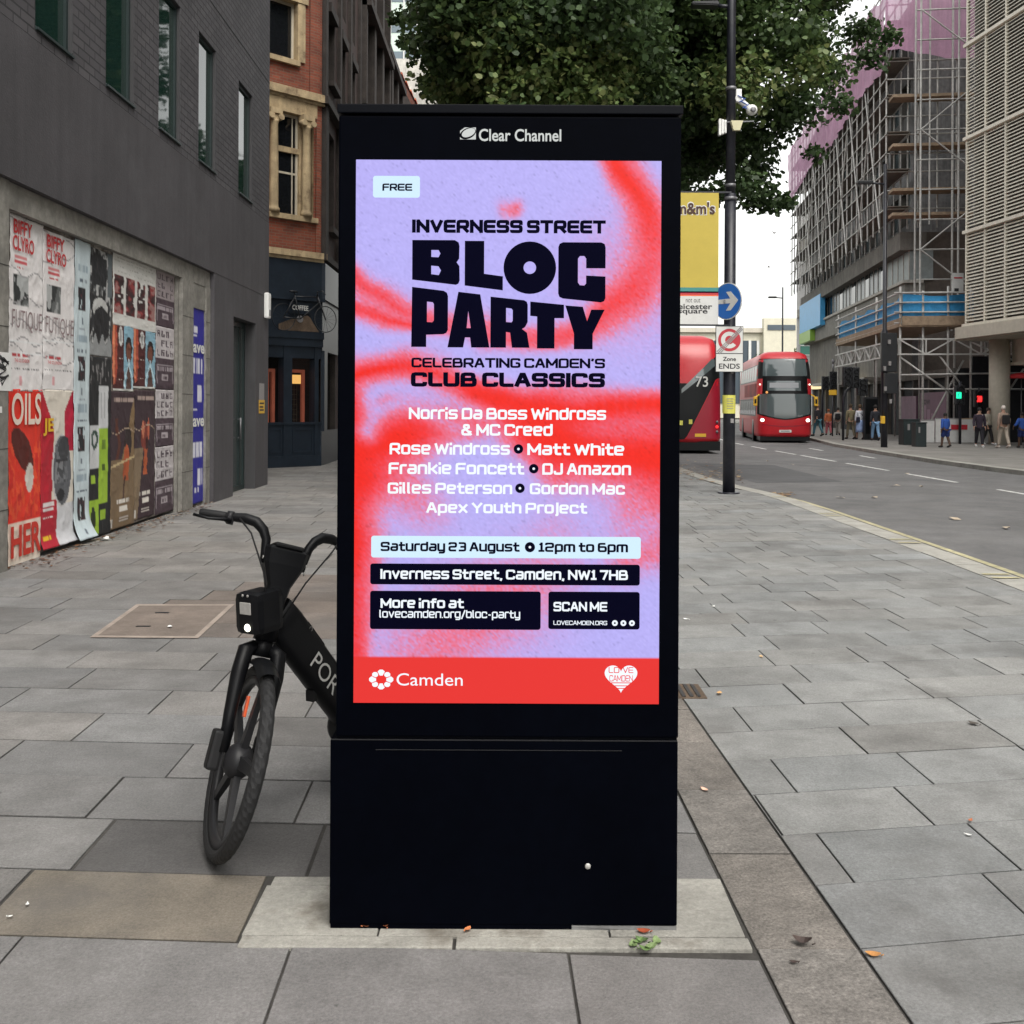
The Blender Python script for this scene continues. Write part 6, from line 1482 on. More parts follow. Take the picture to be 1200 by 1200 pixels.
for sg, i in ((-1, 2), (1, NP-3)):
    p, n_ = plan[i]; m = MB(TBu @ Matrix.Translation((p.x, p.y-.02, 1.08))); m.ball((0, 0, 0), (.10, .06, .08), 14); m.build('headlight', M['headlight'], b1)
    m = MB(TBu); z = 2.78; p, n_ = plan[i-1 if sg < 0 else i+1]; m.ball((p.x, p.y+.08, z), (.035, .04, .035), 10); m.build('marker_lamp', M['headlight'], b1)
    m = MB(TBu); m.box(sg*1.40-.09, sg*1.40+.09, -.12, .0, 1.75, 2.2, .05); m.bar((sg*1.2, .1, 2.3), (sg*1.4, -.06, 2.15), .05); mo_ = m.build('mirror', M['mirror_yellow'], b1)
    m = MB(TBu); m.box(sg*1.40-.045, sg*1.40+.045, -.128, -.121, 1.87, 2.08, .0); m.build('mirror_mark', M['bus_black'], mo_)
m = MB(TBu); m.ball((-.86, .02, 2.40), (.06, .05, .06), 10); m.build('indicator_lamp', M['amber'], b1)
m = MB(TBu); m.box(-.28, .28, -.03, .0, .50, .62); npl = m.build('number_plate', M['sign_white'], b1)
m = MB(TBu); m.box(-.2, .2, -.034, -.031, .535, .585); m.build('plate_lettering', M['sign_grey'], npl)
m = MB(TBu)
for z0, z1, y0, y1 in ((1.25, 2.1, 1.1, 10.4), (2.95, 3.75, .75, 10.4)):
    for sg in (-1, 1):
        x_ = sg*(HWB+.004-(.05 if z0 > 2 else 0))
        xa, xb = sg*(HWB+.006-insat(z0)), sg*(HWB+.006-insat(z1))
        m.quad((xa, y0, z0), (xa, y1, z0), (xb, y1, z1), (xb, y0, z1))
m.build('side_glazing', M['bus_black'], b1)
sg_ = MB(TBu)
for sgn in (-1, 1):
    for z0, z1 in ((1.32, 2.03), (3.0, 3.7)):
        for k in range(7):
            y0 = 1.3+k*1.3; xa, xb = sgn*(HWB+.012-insat(z0)), sgn*(HWB+.012-insat(z1)); sg_.quad((xa, y0, z0), (xa, y0+1.15, z0), (xb, y0+1.15, z1), (xb, y0, z1))
sg_.build('side_window', M['bus_glass'], b1)
m = MB(TBu); m.box(-HWB-.008, -HWB-.003, 1.2, 7.5, 2.2, 2.85); m.build('side_advert', mat('side_advert', sr(150, 60, 60), .6, var=.35, vscale=3), b1)
for x, y in ((-1.08, 2.6), (1.08, 2.6), (-1.08, 8.6), (1.08, 8.6)): bus_wheel(TBu, x, y, b1, 0)
m = MB(TBu); m.box(-1.15, 1.15, .15, 10.8, .1, .3); m.build('underbody', M['bus_black'], b1)
m = MB(TBu)
for sg in (-1, 1):
    for y in (2.6, 8.6): m.lathe([(.58, 0), (.58, .004), (0, .004)], 28, Matrix.Translation((sg*(HWB-.0), y, .52)) @ Matrix.Rotation(sg*PI/2, 4, 'Y'))
m.build('wheel_arch', M['bus_black'], b1)

# bus driving away on the left: its curved rear is what shows
XR = W(846.2, 480, 37).x; XC = XR-1.26
TB2 = Matrix.Translation((XC, 37, RZ)) @ Matrix.Rotation(-.03, 4, 'Z')
b2 = thing('rear_view_bus', 'red double decker bus driving away, sloping black glass across its rounded back', 'bus', (XC, 37, RZ))
plan2 = front_plan(HWB, .12, .3); 
m = MB(TB2); bus_body(m, plan2, 11, [(.42, .03, .04), (.55, 0, 0), (1.4, 0, 0), (2.6, .02, .03), (3.4, .05, .18), (3.95, .10, .42), (4.2, .18, .68), (4.34, .42, 1.1), (4.38, .8, 1.6)], HWB); m.build('body', M['bus_red'], b2)
_p1 = plan; plan = plan2
def pushat(z):
    zs_ = [(.3, .04), (.55, 0), (1.4, 0), (2.6, .03), (3.4, .18), (3.95, .42), (4.2, .68)]
    for (a, pa), (b, pb_) in zip(zs_, zs_[1:]):
        if a <= z <= b: return pa+(pb_-pa)*(z-a)/(b-a)
    return .68
def insat(z):
    zs_ = [(.3, .03), (.55, 0), (1.4, 0), (2.6, .02), (3.4, .05), (3.95, .10), (4.2, .18)]
    for (a, pa), (b, pb_) in zip(zs_, zs_[1:]):
        if a <= z <= b: return pa+(pb_-pa)*(z-a)/(b-a)
    return .18
patch('rear_glass', M['bus_black'], 0, NP-1, lambda x: min(2.75, max(.52, .52+(x+.05)*2.45)) if x > -.05 else .52, lambda x: min(3.75, max(2.55, 2.0+(x+.35)*1.25)), .012, b2, 12, TB2)
patch('stair_window', M['bus_glass'], 10, NP-3, lambda x: 2.35+x*1.0, lambda x: min(3.45, 2.12+(x+.35)*1.2), .02, b2, 4, TB2)
patch('lower_panel', M['bus_deep'], 12, NP-1, K(.55), lambda x: max(.56, min(2.7, .5+(x+.05)*2.4)), .006, b2, 6, TB2)
m = MB(TB2); m.box(-1.2, 1.2, .05, 10.8, .12, .45); m.build('underbody', M['bus_black'], b2)
m = MB(TB2); put2d(m, text2d('73', .01), .30, .74, 2.42, 2.80, Matrix(((1, 0, 0, 0), (0, .0, -1, -.005), (0, 1, 0, 0), (0, 0, 0, 1))), .02); m.build('route_number', M['sign_white'], b2)
for z, mt in ((1.15, M['grey_metal']), (.98, M['red_lamp']), (.80, M['grey_metal'])): m = MB(TB2); m.ball((1.09, .10, z), (.055, .05, .055), 10); m.build('tail_light', mt, b2)
m = MB(TB2); m.box(.28, .68, -.01, .03, .62, .73); m.build('number_plate', M['mirror_yellow'], b2)
for x, z in ((-.22, 1.12), (.12, 1.16)): m = MB(TB2); m.box(x-.06, x+.06, -.03, 0, z-.08, z+.08); m.build('yellow_label', M['note_yellow'], b2)
m = MB(TB2); m.box(.35, .57, .44, .5, 3.82, 3.86); m.build('roof_vent', M['bus_deep'], b2)
for x, y in ((-1.08, 2.6), (1.08, 2.6), (-1.08, 8.6), (1.08, 8.6)): bus_wheel(TB2, x, y, b2, 0)

# ------------------------------------------------------------------ right side: louvred office block
TL_ = Matrix(((.0956, -.9954, 0, 19.9), (-.9954, -.0956, 0, 45), (0, 0, 1, 0), (0, 0, 0, 1)))     # local (towards us, out over the street, up)
lb = thing('louvred_building', 'cream louvre clad office block on a round column, at the right edge', 'building', (21, 42, 0))
m = MB(TL_); m.box(.05, 62, -14, -.35, 5.1, 34); m.build('core', M['louvre_back'], lb)
m = MB(TL_)
for k in range(196):
    z = 5.25+k*.1475
    if (z-5.2) % 4.1 < .16: continue
    m.poly([(0, 0, z), (62, 0, z), (62, -.09, z+.075), (0, -.09, z+.075)]); m.poly([(0, 0, z), (0, 0, z-.022), (62, 0, z-.022), (62, 0, z)])
    m.poly([(0, 0, z), (0, -.09, z+.075), (0, -.09, z+.05), (0, 0, z-.022)])
m.build('louvre_slats', M['louvre'], lb)
m = MB(TL_)
for k in range(41):
    x = k*1.5
    m.box(x-.03 if k else 0, x+.03 if k else .07, -.12, .02, 5.2, 34)
m.build('mullion_fins', M['louvre'], lb)
for k in range(7):
    m = MB(TL_); z = 5.2+k*4.1; m.box(-.12, 62, -.16, .10, z-.07, z+.07); m.build('floor_edge', M['louvre'], lb)
m = MB(TL_)
o = []
for k in range(9): a = PI+PI/2*k/8; o.append((.6-.6*0+ (-.2)+.6*math.cos(a), -.0+.6*(-math.sin(a))))
out = [(62, .62), (.5, .62)]+[(.5+1.0*math.cos(PI/2+PI/2*k/8), -.38+1.0*math.sin(PI/2+PI/2*k/8)) for k in range(1, 9)]+[(-.5, -14), (62, -14)]
m.prism(out, 4.58, 5.08); m.build('fascia', M['cream'], lb)
m = MB(TL_); m.box(-.3, 62, -14, .35, 4.54, 4.58)
for x in (3.0, 5.4): pass
m.build('soffit', mat('soffit', (.42, .38, .31), .7, var=.05), lb)
m = MB(); cxp = W(1171, 500, 44.2); m.lathe([(.42, 0), (.42, 4.56)], 32, Matrix.Translation((cxp.x, 44.2, 0))); m.build('round_column', M['cream'], lb)
m = MB(TL_); m.box(1.1, 62, -2.2, -1.5, 3.55, 4.54); m.box(1.0, 62, -2.3, -1.4, 3.42, 3.56); m.build('entrance_beam', M['cream'], lb)
m = MB(TL_); m.box(-3, 62, -9, -8.8, 0, 4.5); m.build('lobby_glass', M['void'], lb)
m = MB(TL_); m.box(1.6, 4.4, -8.7, -8.6, 1.6, 2.35); m.build('lobby_light', M['glow_cool'], lb)
ra = thing('red_parasol', 'small red canopy under the louvred block, beyond the round column', 'parasol', W(1197, 500, 44))
c_ = W(1197, 440, 44.0); m = MB(); m.lathe([(1.0*.55, -.12), (.5, .02), (.25, .10), (.0, .13)], 14, Matrix.Translation(c_)); m.build('canopy', mat('parasol_red', (.6, .03, .04), .6, var=.1), ra); m = MB(); m.tube([(c_.x, c_.y, 0), (c_.x, c_.y, c_.z)], .025, 8); m.build('pole', M['grey_metal'], ra)

# ------------------------------------------------------------------ building under scaffold
TS_ = Matrix(((.125, -1, 0, 14.6), (1, .125, 0, 0), (0, 0, 1, 0), (0, 0, 0, 1)))     # local (distance along the street, out over the pavement, up)
sbld = thing('scaffolded_building', 'long concrete block wrapped in scaffold, beyond the bins on the far pavement', 'building', TS_ @ Vector((66, 0, 0)))
m = MB(TS_); rv_ = MB(TS_); ops = []
for fl in range(4):
    for b in range(13): ops.append((55.6+b*2.5, 57.4+b*2.5, 11.6+fl*3, 13.4+fl*3))
wall_cells(m, 55, 88.5, 10.95, 23.6, ops, 0, .3, rv_)
m.quad((55, 0, 0), (55, 0, 23.6), (55, -18, 23.6), (55, -18, 0)); m.quad((55, 0, 23.6), (88.5, 0, 23.6), (88.5, -18, 23.6), (55, -18, 23.6))
m.build('upper_wall', mat('upper_wall', (.20, .20, .205), .85, var=.3, vscale=.6, streak=.3), sbld); rv_.build('window_reveal', M['concrete'], sbld)
m = MB(TS_)
for a, b, c, d in ops: m.quad((a, -.25, c), (b, -.25, c), (b, -.25, d), (a, -.25, d))
m.build('upper_glass', glass('dusty_glass', (.07, .10, .11), .2), sbld)
m = MB(TS_); m.box(54.6, 88.5, -.6, .75, 10.0, 10.95); m.build('concrete_band', M['concrete'], sbld)
m = MB(TS_); m.box(54.8, 59.6, -1.0, .2, 8.42, 10.0); m.build('pale_glazing', mat('pale_panel', (.25, .28, .28), .5, var=.1), sbld); m = MB(TS_); m.box(59.6, 88.4, -1.0, .2, 8.42, 10.0); m.build('band_glazing', glass('band_glass', (.03, .05, .055), .25, .3), sbld)
m = MB(TS_)
for k in range(28): m.box(54.8+k*1.2, 54.88+k*1.2, .2, .23, 8.42, 10.0)
m.build('glazing_bars', M['conc_light'], sbld)
for k in range(6): m = MB(TS_); a = 60.1+k*4.2; m.box(a, a+1.1, .205, .23, 8.5, 9.95); m.build('dark_window', M['glass_dark'], sbld)
m = MB(TS_); m.box(54.7, 88.5, -.5, .55, 8.26, 8.42); m.build('window_ledge', M['conc_light'], sbld)
m = MB(TS_); m.box(54.9, 88.5, -.6, .42, 6.9, 8.26); m.build('spandrel', mat('spandrel', (.21, .20, .18), .8, var=.12, streak=.2), sbld)
m = MB(TS_); m.box(55.05, 88.4, -1.5, -.02, 3.45, 6.9); m.build('recessed_wall', M['concrete'], sbld)
m = MB(TS_); m.box(78.5, 88.6, .43, .80, 7.9, 10.3); m.build('blue_cladding', M['blue_panel'], sbld); m = MB(TS_); m.box(83, 88.62, .43, .82, 7.0, 7.88); m.build('green_cladding', M['green_panel'], sbld)
m = MB(TS_); m.box(48, 88.4, -3, -.25, 0, 3.45); m.build('shop_fronts', M['void'], sbld)
m = MB(TS_)
for k in range(14): m.box(49+k*2.9, 49.25+k*2.9, -.25, -.05, 0, 3.2)
m.box(48, 88.4, -.25, .0, 3.05, 3.45); m.build('shop_piers', M['concrete'], sbld)
m = MB(TS_); m.box(61.5, 65.0, .0, 1.1, 3.2, 3.4); m.box(74, 80.0, .0, 1.1, 3.2, 3.4); m.build('canopy', M['conc_light'], sbld)
m = MB(TS_); m.box(66.2, 69.6, .0, .5, 3.05, 3.3); m.box(78.5, 84.5, .0, .6, 3.05, 3.35); m.build('canopy_light', M['glow_strip'], sbld)
m = MB(TS_); m.box(54.95, 55.0, -18, -.62, 3.5, 11); m.build('end_wall', mat('end_wall_brown', (.10, .08, .068), .85, var=.15), sbld)
mh = thing('mauve_hoarding', 'mauve printed hoarding along the shopfront behind the dark cabinets', 'hoarding', TS_ @ Vector((53, 0, 0)))
m = MB(TS_); m.box(48.6, 53.2, -.02, .06, .12, 2.35); m.box(53.9, 57.5, -.02, .06, .12, 2.2); m.build('panel', M['mauve'], mh)
m = MB(TS_ @ Matrix(((-1, 0, 0, 52.9), (0, 0, 1, .065), (0, 1, 0, 0), (0, 0, 0, 1)))); put2d(m, text2d('NOW', .03), .0, 1.6, 1.75, 2.0, Matrix()); put2d(m, text2d('ON', .03), 2.0, 3.0, 1.75, 2.0, Matrix()) if False else None
m.build('lettering', mat('mauve_print', (.05, .025, .04), .6), mh)
m = MB(TS_)
for k in range(5): m.box(49.2+k*.7, 49.6+k*.75, .061, .064, .5+.13*k, .9+.2*k)
m.build('pale_print', mat('mauve_pale', (.34, .2, .28), .6), mh)

# scaffolding: every tube its own part
scf = thing('scaffolding', 'tall tube scaffold with mauve netting along the top of the concrete block', 'scaffolding', TS_ @ Vector((66, 1.2, 11)))
def tube_mesh(name, p, q, r=.045):
    m = MB(TS_); m.tube([p, q], r, 6, False); return m.build(name, M['galv'], scf)
def repeat(o, shifts):
    for d in shifts:
        c = o.copy(); COL.objects.link(c); c.parent = scf; c.matrix_parent_inverse = o.matrix_parent_inverse.copy()
        w = TS_.to_3x3() @ Vector(d); c.location = o.location+w
o = tube_mesh('standard', (53.6, 1.7, 11.0), (53.6, 1.7, 23.9)); 
sh = [(k*1.45, 0, 0) for k in range(1, 24)]+[(k*1.45+.3, -1.15, 0) for k in range(0, 24)]+[(0, -1.6-k*.95, -.0) for k in range(9)]+[(-1.0, -1.9-k*1.1, -.0) for k in range(8)]; repeat(o, sh)
o = tube_mesh('ledger', (53.2, 1.75, 12.0), (87.6, 1.75, 12.0), .04)
repeat(o, [(0, 0, z) for z in (.95, 1.95, 2.9, 3.9, 4.85, 5.85, 6.8, 7.75, 8.7, 9.7, 10.7, 11.6)]+[(0, -1.15, z) for z in (0, 1.95, 3.9, 5.85, 7.75, 9.7, 11.6)])
o = tube_mesh('end_ledger', (53.55, 1.8, 12.0), (53.55, -8, 12.0), .04); repeat(o, [(0, 0, z) for z in (.95, 1.95, 2.9, 3.9, 4.85, 5.85, 6.8, 7.75, 8.7, 9.7, 10.7)])
o = tube_mesh('brace', (54.5, 1.82, 11.1), (58.2, 1.82, 19.5), .045); repeat(o, [(k*4.4, 0, 0) for k in range(1, 7)])
o = tube_mesh('raker', (60.0, 1.84, 11.1), (57.0, 1.84, 17.5), .045); repeat(o, [(k*6.2, 0, 1.0*(k % 2)) for k in range(1, 5)])
m = MB(TS_); m.box(53.3, 87.5, .6, 1.7, 12.06, 12.11); o = m.build('board_lift', mat('grey_boards', (.16, .14, .12), .85, var=.2), scf); repeat(o, [(0, 0, z) for z in (1.95, 3.9, 5.85, 7.75, 9.7)])
m = MB(TS_)
for z in (3.9, 5.0, 7.0, 9.2): m.box(52.6, 53.6, -5.5, 1.6, 7.0+z*1.15-.0, 7.15+z*1.15)
m.build('end_platform', M['plank'], scf)
# tower at the near end
for x_, n_ in ((52.2, .6), (52.2, -1.2), (52.2, -3.0), (51.2, -1.2), (51.2, -3.0), (51.2, .6)): tube_mesh('tower_standard', (x_, n_, 5.5), (x_, n_, 24), .05)
for z in (6.5, 8.0, 9.5, 11, 12.5, 14, 15.5, 17, 18.5, 20, 21.5): tube_mesh('tower_ledger', (51.2, .8, z), (51.2, -3.3, z), .04)
for k, z in enumerate((6.5, 9.5, 12.5, 15.5, 18.5)): tube_mesh('tower_brace', (51.15, .6 if k % 2 else -3, z), (51.15, -3 if k % 2 else .6, z+3), .04)
m = MB(TS_); ns = 120
def fold(s, z): return 1.9+.05*math.sin(s*3.1)+.04*math.sin(s*7.7+z)+.04*math.sin(z*4+s)
mesh_n = mat('mauve_netting', sr(190, 146, 174), .85, var=.1, vscale=1.2, streak=.12, alpha=.8)
zt = lambda s: 23.4+.25*math.sin(s*1.7); zbm = lambda s: 19.3+.2*math.sin(s*.35)+.05*math.sin(s*3.3)
prev = None
for i in range(ns+1):
    s = 53.1+(87.7-53.1)*i/ns; col_ = [m.V((s, fold(s, j*.6), zbm(s)+(zt(s)-zbm(s))*j/8)) for j in range(9)]
    if prev:
        for j in range(8): m.face([prev[j], col_[j], col_[j+1], prev[j+1]], True)
    prev = col_
prev = None
for i in range(31):
    n_ = 1.9-10*i/30; col_ = [m.V((53.0+.1*math.sin(n_*4)+.06*math.sin(n_*9+j), n_, 19.9+.3*math.sin(n_*.8)+(zt(53.1)+.0-19.9)*j/6)) for j in range(7)]
    if prev:
        for j in range(6): m.face([prev[j], col_[j], col_[j+1], prev[j+1]], True)
    prev = col_
m.build('netting', mesh_n, scf)
m = MB(TS_); m.box(56, 88, -12, -2.5, 23.6, 27); tag(m.build('roof_plant', mat('roof_cladding', (.2, .33, .36), .5, var=.1)), 'teal grey rooftop enclosure above the scaffolded block', 'rooftop')

# low gantry with blue sheeting in front of the shopfront
ga = thing('scaffold_gantry', 'scaffold gantry with bright blue sheeting and a white truss over the far pavement', 'gantry', TS_ @ Vector((52, 1.5, 0)))
N1 = 2.5
for (p, q, r_) in [((s, n_, 0), (s, n_, 7.2), .055) for s in (47.2, 52, 57, 62) for n_ in (N1, .4)]+[((47.2, n_, 0), (47.2, n_, 7.0), .055) for n_ in (1.5, -.6, -1.9, -3.2)]+[((48.3, n_, 0), (48.3, n_, 5), .05) for n_ in (1.2, -.2, -1.6)]:
    m = MB(TS_); m.tube([p, q], r_, 6); m.build('upright', M['galv'], ga)
for z in (5.5, 6.0, 6.45, 6.9):
    m = MB(TS_); m.tube([(46.9, N1+.06, z), (62.5, N1+.06, z)], .045, 6); m.build('guard_rail', M['galv'], ga)
    m = MB(TS_); m.tube([(47.1, N1+.3, z), (47.1, -3.4, z)], .045, 6); m.build('guard_rail', M['galv'], ga)
m = MB(TS_)
def sheet(P, Q, z0, z1, k=26):
    prev = None
    for i in range(k+1):
        t_ = i/k; p = Vector(P).lerp(Vector(Q), t_); d = Vector((Q[1]-P[1], P[0]-Q[0], 0)).normalized()
        c_ = [m.V(p+d*(.05*math.sin(i*2.1+j))+Vector((0, 0, z0(t_)+(z1(t_)-z0(t_))*j/4))) for j in range(5)]
        if prev:
            for j in range(4): m.face([prev[j], c_[j], c_[j+1], prev[j+1]], True)
        prev = c_
sheet((47.15, N1-.05, 0), (62.2, N1-.05, 0), lambda t: 5.75-.12*math.sin(t*9)**2, lambda t: 6.75-.15*math.sin(t*14)**2)
sheet((47.2, N1-.1, 0), (47.2, -2.6, 0), lambda t: 5.85-.08*math.sin(t*9)**2, lambda t: 6.85-.1*math.sin(t*5)**2)
m.build('blue_sheeting', M['net_blue'], ga)
m = MB(TS_); m.box(46.9, 62.3, -.2, N1+.1, 5.32, 5.38); m.box(46.9, 62.3, N1+.04, N1+.1, 5.38, 5.72); m.box(46.85, 46.92, -3.4, N1, 5.38, 5.8); m.box(46.9, 48.6, -3.4, -.2, 5.3, 5.36); m.build('timber_deck', M['plank'], ga)
m = MB(TS_)
for (a, b) in (((47.0, N1+.12), (62.3, N1+.12)), ((47.0, N1+.12), (47.0, -3.4))):
    P, Q_ = Vector((*a, 0)), Vector((*b, 0)); L_ = (Q_-P).length; k = int(L_/1.15)
    for z in (4.05, 4.75): m.bar(P+Vector((0, 0, z)), Q_+Vector((0, 0, z)), .07)
    for i in range(k):
        p, q = P.lerp(Q_, i/k), P.lerp(Q_, (i+1)/k); m.bar(p+Vector((0, 0, 4.05)), p+Vector((0, 0, 4.75)), .06)
        z0, z1 = (4.05, 4.75) if i % 2 else (4.75, 4.05); m.bar(p+Vector((0, 0, z0)), q+Vector((0, 0, z1)), .06)
m.build('truss', mat('white_truss', (.5, .49, .47), .5, var=.1), ga)
for p, q in (((47.1, N1, 3.9), (47.1, .2, 2.2)), ((47.1, -.6, 4.6), (47.1, -3.2, 3.4)), ((47.1, -.4, 2.3), (47.1, .8, 4.0)), ((47.6, 1.4, .2), (47.6, -.4, 3.8)), ((47.5, -1.0, .2), (47.5, -3.0, 3.4)), ((47.1, N1, 2.45), (47.1, -3.3, 2.45)), ((47.1, N1, 3.1), (47.1, -3.3, 3.2))):
    m = MB(TS_); m.tube([p, q], .045, 6); m.build('brace', M['galv'], ga)
m = MB(TS_); m.box(47.9, 48.0, -6, -.9, .0, 4.0); m.build('dark_backing', M['void'], ga)
sb_ = thing('site_board', 'small white site board hung on the scaffold beside the louvred block', 'sign', W(1124, 345, 46.5))
p, q = W(1115.5, 343, 46.5), W(1129, 320, 46.5); m = MB(); m.box(p.x, q.x, 46.48, 46.5, p.z, q.z); m.build('panel', M['hoard_white'], sb_); m = MB(); m.box(p.x+.08, q.x-.05, 46.472, 46.478, q.z-.25, q.z-.19); m.build('red_line', M['sign_red'], sb_); m = MB(); m.box(p.x+.1, p.x+.3, 46.472, 46.478, p.z+.06, p.z+.2); m.build('black_mark', M['text_dark'], sb_)
for (u0, u1, lab) in ((1079, 1094.5, 'white hoarding panel behind the dark cabinets'), (1096, 1123, 'white hoarding panel behind the child in blue'), (1126, 1158, 'white hoarding panel behind the people by the round column')):
    a, b = W(u0, 500, 45.6).x, W(u1, 500, 45.6).x; h = thing('site_barrier', lab, 'barrier', ((a+b)/2, 45.6, 0), 'white barriers round the works')
    m = MB(); m.box(a, b, 45.55, 45.62, .05, 1.12 if u0 > 1090 else 1.05); m.build('panel', M['hoard_white'], h)
    m = MB(); m.box(a, b, 45.54, 45.55, 1.08 if u0 > 1090 else 1.0, 1.13 if u0 > 1090 else 1.06); m.build('top_strip', M['plank'] if u0 > 1120 else M['sign_grey'], h)
    if u0 == 1096: m = MB(); m.box(W(1115, 500, 45.5).x, b, 45.52, 45.54, .62, .84); m.build('red_band', M['sign_red'], h)
    if u0 == 1126: m = MB(); m.box(a, W(1134, 500, 45.5).x, 45.52, 45.54, .62, .84); m.build('red_band', M['sign_red'], h)

# ------------------------------------------------------------------ far end of the street
wb_ = thing('white_block', 'tall white block with green glass at the far end of the scaffold', 'building', (26.5, 93, 0))
x0, x1 = W(933.5, 400, 92).x, W(958, 400, 92).x
m = MB(); m.prism([(x0, 92), (x1+6, 92), (x1+14, 110), (x0+9, 110)], 0, 19.8); m.build('wall', mat('white_wall', (.58, .58, .57), .6, var=.05), wb_)
m = MB(); m.box(x0-.0, x1+6, 91.5, 92, 15.6, 16.6); m.box(x0, x1+6, 91.6, 92, 9.6, 10.3); m.build('balcony', M['conc_light'], wb_)
m = MB(); m.box(x0+.35, x1+6, 91.93, 91.99, 6.2, 9.4); m.box(x0+1.6, x1+6, 91.93, 91.99, 10.6, 14.5); m.build('green_glazing', mat('green_glass', (.12, .33, .27), .15), wb_)
m = MB()
for k in range(4): m.box(x0+.3, x1+6, 91.88, 91.93, 6.2+k*.85, 6.3+k*.85)
m.build('glazing_bars', M['white'], wb_)
fb = thing('cream_block', 'low cream block with vertical dark windows closing the far end of the street', 'building', (30, 140, 0))
x0, x1 = W(780, 390, 140).x, W(934, 390, 140).x
m = MB(); m.box(x0, x1, 140, 155, 0, 12.2); m.box(W(893, 380, 140).x, x1, 139, 140, 8, 13.6); m.build('wall', mat('far_cream', (.58, .55, .44), .7, var=.05), fb)
m = MB(); m.box(x0, W(890, 380, 140).x, 139.9, 139.97, 2, 10.6); m.box(W(893, 380, 140).x+.5, x1-.5, 138.9, 138.97, 12.0, 12.7); m.build('dark_glazing', mat('far_glass', (.07, .09, .11), .2), fb)
m = MB()
for k in range(34): xx = x0+.1+k*1.12; m.box(xx, xx+.35, 139.7, 139.9, 2, 10.6) if xx < W(890, 380, 140).x else None
m.build('white_fins', M['sign_white'], fb)
m = MB(); m.box(x0, x1, 139.5, 140, 11.7, 12.3); m.build('roof_edge', M['cream'], fb)

# ------------------------------------------------------------------ street furniture on the far pavement
def pole_lamp(px, Y, ztop, arm, label, r=.1, zlow=5.0, dirn=-1):
    rt = thing('street_lamp', label, 'street lamp', (px, Y, 0))
    m = MB(); m.tube([(px, Y, 0), (px, Y, zlow), (px, Y, zlow+.1), (px, Y, ztop)], [r, r, r*.65, r*.5], 12); m.build('post', M['post'], rt)
    m = MB(); za = ztop-.8; m.tube([(px, Y, za), (px+dirn*arm*.5, Y, za+.04)], .04, 8); m.build('lamp_arm', M['post'], rt)
    m = MB(); m.box(px+dirn*arm*.45, px+dirn*arm, Y-.15, Y+.15, za, za+.12, .03); m.build('lantern', M['black_metal'], rt); return rt
X1 = W(1036, 522, 40.85).x
l1 = pole_lamp(X1, 40.85, 11.3, 1.15, 'tall dark lamp post with big black boxes on the far pavement', .13, 4.6)
m = MB(); m.box(X1-.22, X1+.40, 40.55, 40.72, 3.0, 4.55, .02); m.box(X1-.1, X1+.42, 40.5, 40.7, 2.15, 2.95, .02); m.build('signal_box', M['black_metal'], l1)
m = MB()
for a, b, z in ((.02, .12, 3.25), (-.17, -.08, 3.05), (.0, .1, 4.1), (-.15, -.05, 2.25), (.06, .16, 1.75)): m.box(X1+a, X1+b, 40.5-.06, 40.54-.06 if z < 3 else 40.549, z, z+.17)
m.build('torn_sticker', M['sign_grey'], l1)
m = MB(); m.box(X1-.2, X1-.04, 40.62, 40.75, .95, 1.25, .02); m.build('yellow_push_box', M['mirror_yellow'], l1)
pole_lamp(W(917, 400, 75).x, 75, 10.35, 1.05, 'slim distant lamp post against the pale sky behind the oncoming bus', .1, 5)
def signal(px, Y, h, heads, label, bend=None, lit=None, rad=.06):
    rt = thing('traffic_light', label, 'traffic light', (px, Y, 0))
    m = MB(); P = [(px, Y, 0), (px, Y, h*.72)]
    P += [(px, Y, h)] if not bend else [(px+bend*.15, Y, h*.85), (px+bend*.6, Y, h*.96), (px+bend, Y, h)]
    m.tube(P, rad, 10); m.build('pole', M['post'], rt)
    for (dx, dz, w, hh) in heads:
        m = MB(); x = px+dx; m.box(x-w/2, x+w/2, Y-.26, Y-.07, dz-hh/2, dz+hh/2, .03); hd_ = m.build('signal_head', M['black_metal'], rt)
        m = MB()
        for k in range(3 if hh > .6 else 2):
            z = dz+hh*(.32-.32*k) if hh > .6 else dz+hh*(.25-.5*k); m.tube([(x, Y-.26, z), (x, Y-.36, z-.01)], w*.3, 10, False)
        m.build('visor', M['black_metal'], hd_)
    if lit:
        m = MB(); dx, dz, mt = lit; m.box(px+dx-.11, px+dx+.11, Y-.30, Y-.27, dz-.15, dz+.13, .04); m.build('lit_lens', M[mt], rt)
    return rt
PA_ = G(963.5, 509.5); sA = signal(PA_.x, PA_.y, 3.1, [(.55, 3.1, .42, 1.05), (.1, 2.95, .4, .8)], 'traffic light with a small camera on top, nearest the oncoming bus', .55)
m = MB(); m.tube([(PA_.x+.6, PA_.y, 3.6), (PA_.x+.6, PA_.y, 4.1)], .05, 8); m.ball((PA_.x+.6, PA_.y, 4.2), (.09, .09, .15), 10); m.build('detector', M['grey_metal'], sA)
PB_ = G(988, 516); signal(PB_.x, PB_.y, 2.75, [(.12, 3.05, .42, .95), (.52, 3.0, .34, 1.0), (.85, 2.55, .5, .8)], 'traffic light on a curved pole between the lamp post and the bus', .75)
yb = thing('yellow_sign', 'small yellow plate beside the curved traffic light poles', 'sign', (W(976, 460, 56).x, 56, 0))
c_ = W(976, 459.5, 56); m = MB(); m.box(c_.x-.22, c_.x+.2, 55.98, 56.0, c_.z-.16, c_.z+.12, .004); m.build('plate', M['mirror_yellow'], yb); m = MB(); m.tube([(c_.x, 56.05, 0), (c_.x, 56.05, c_.z)], .04, 8); m.build('post', M['post'], yb)
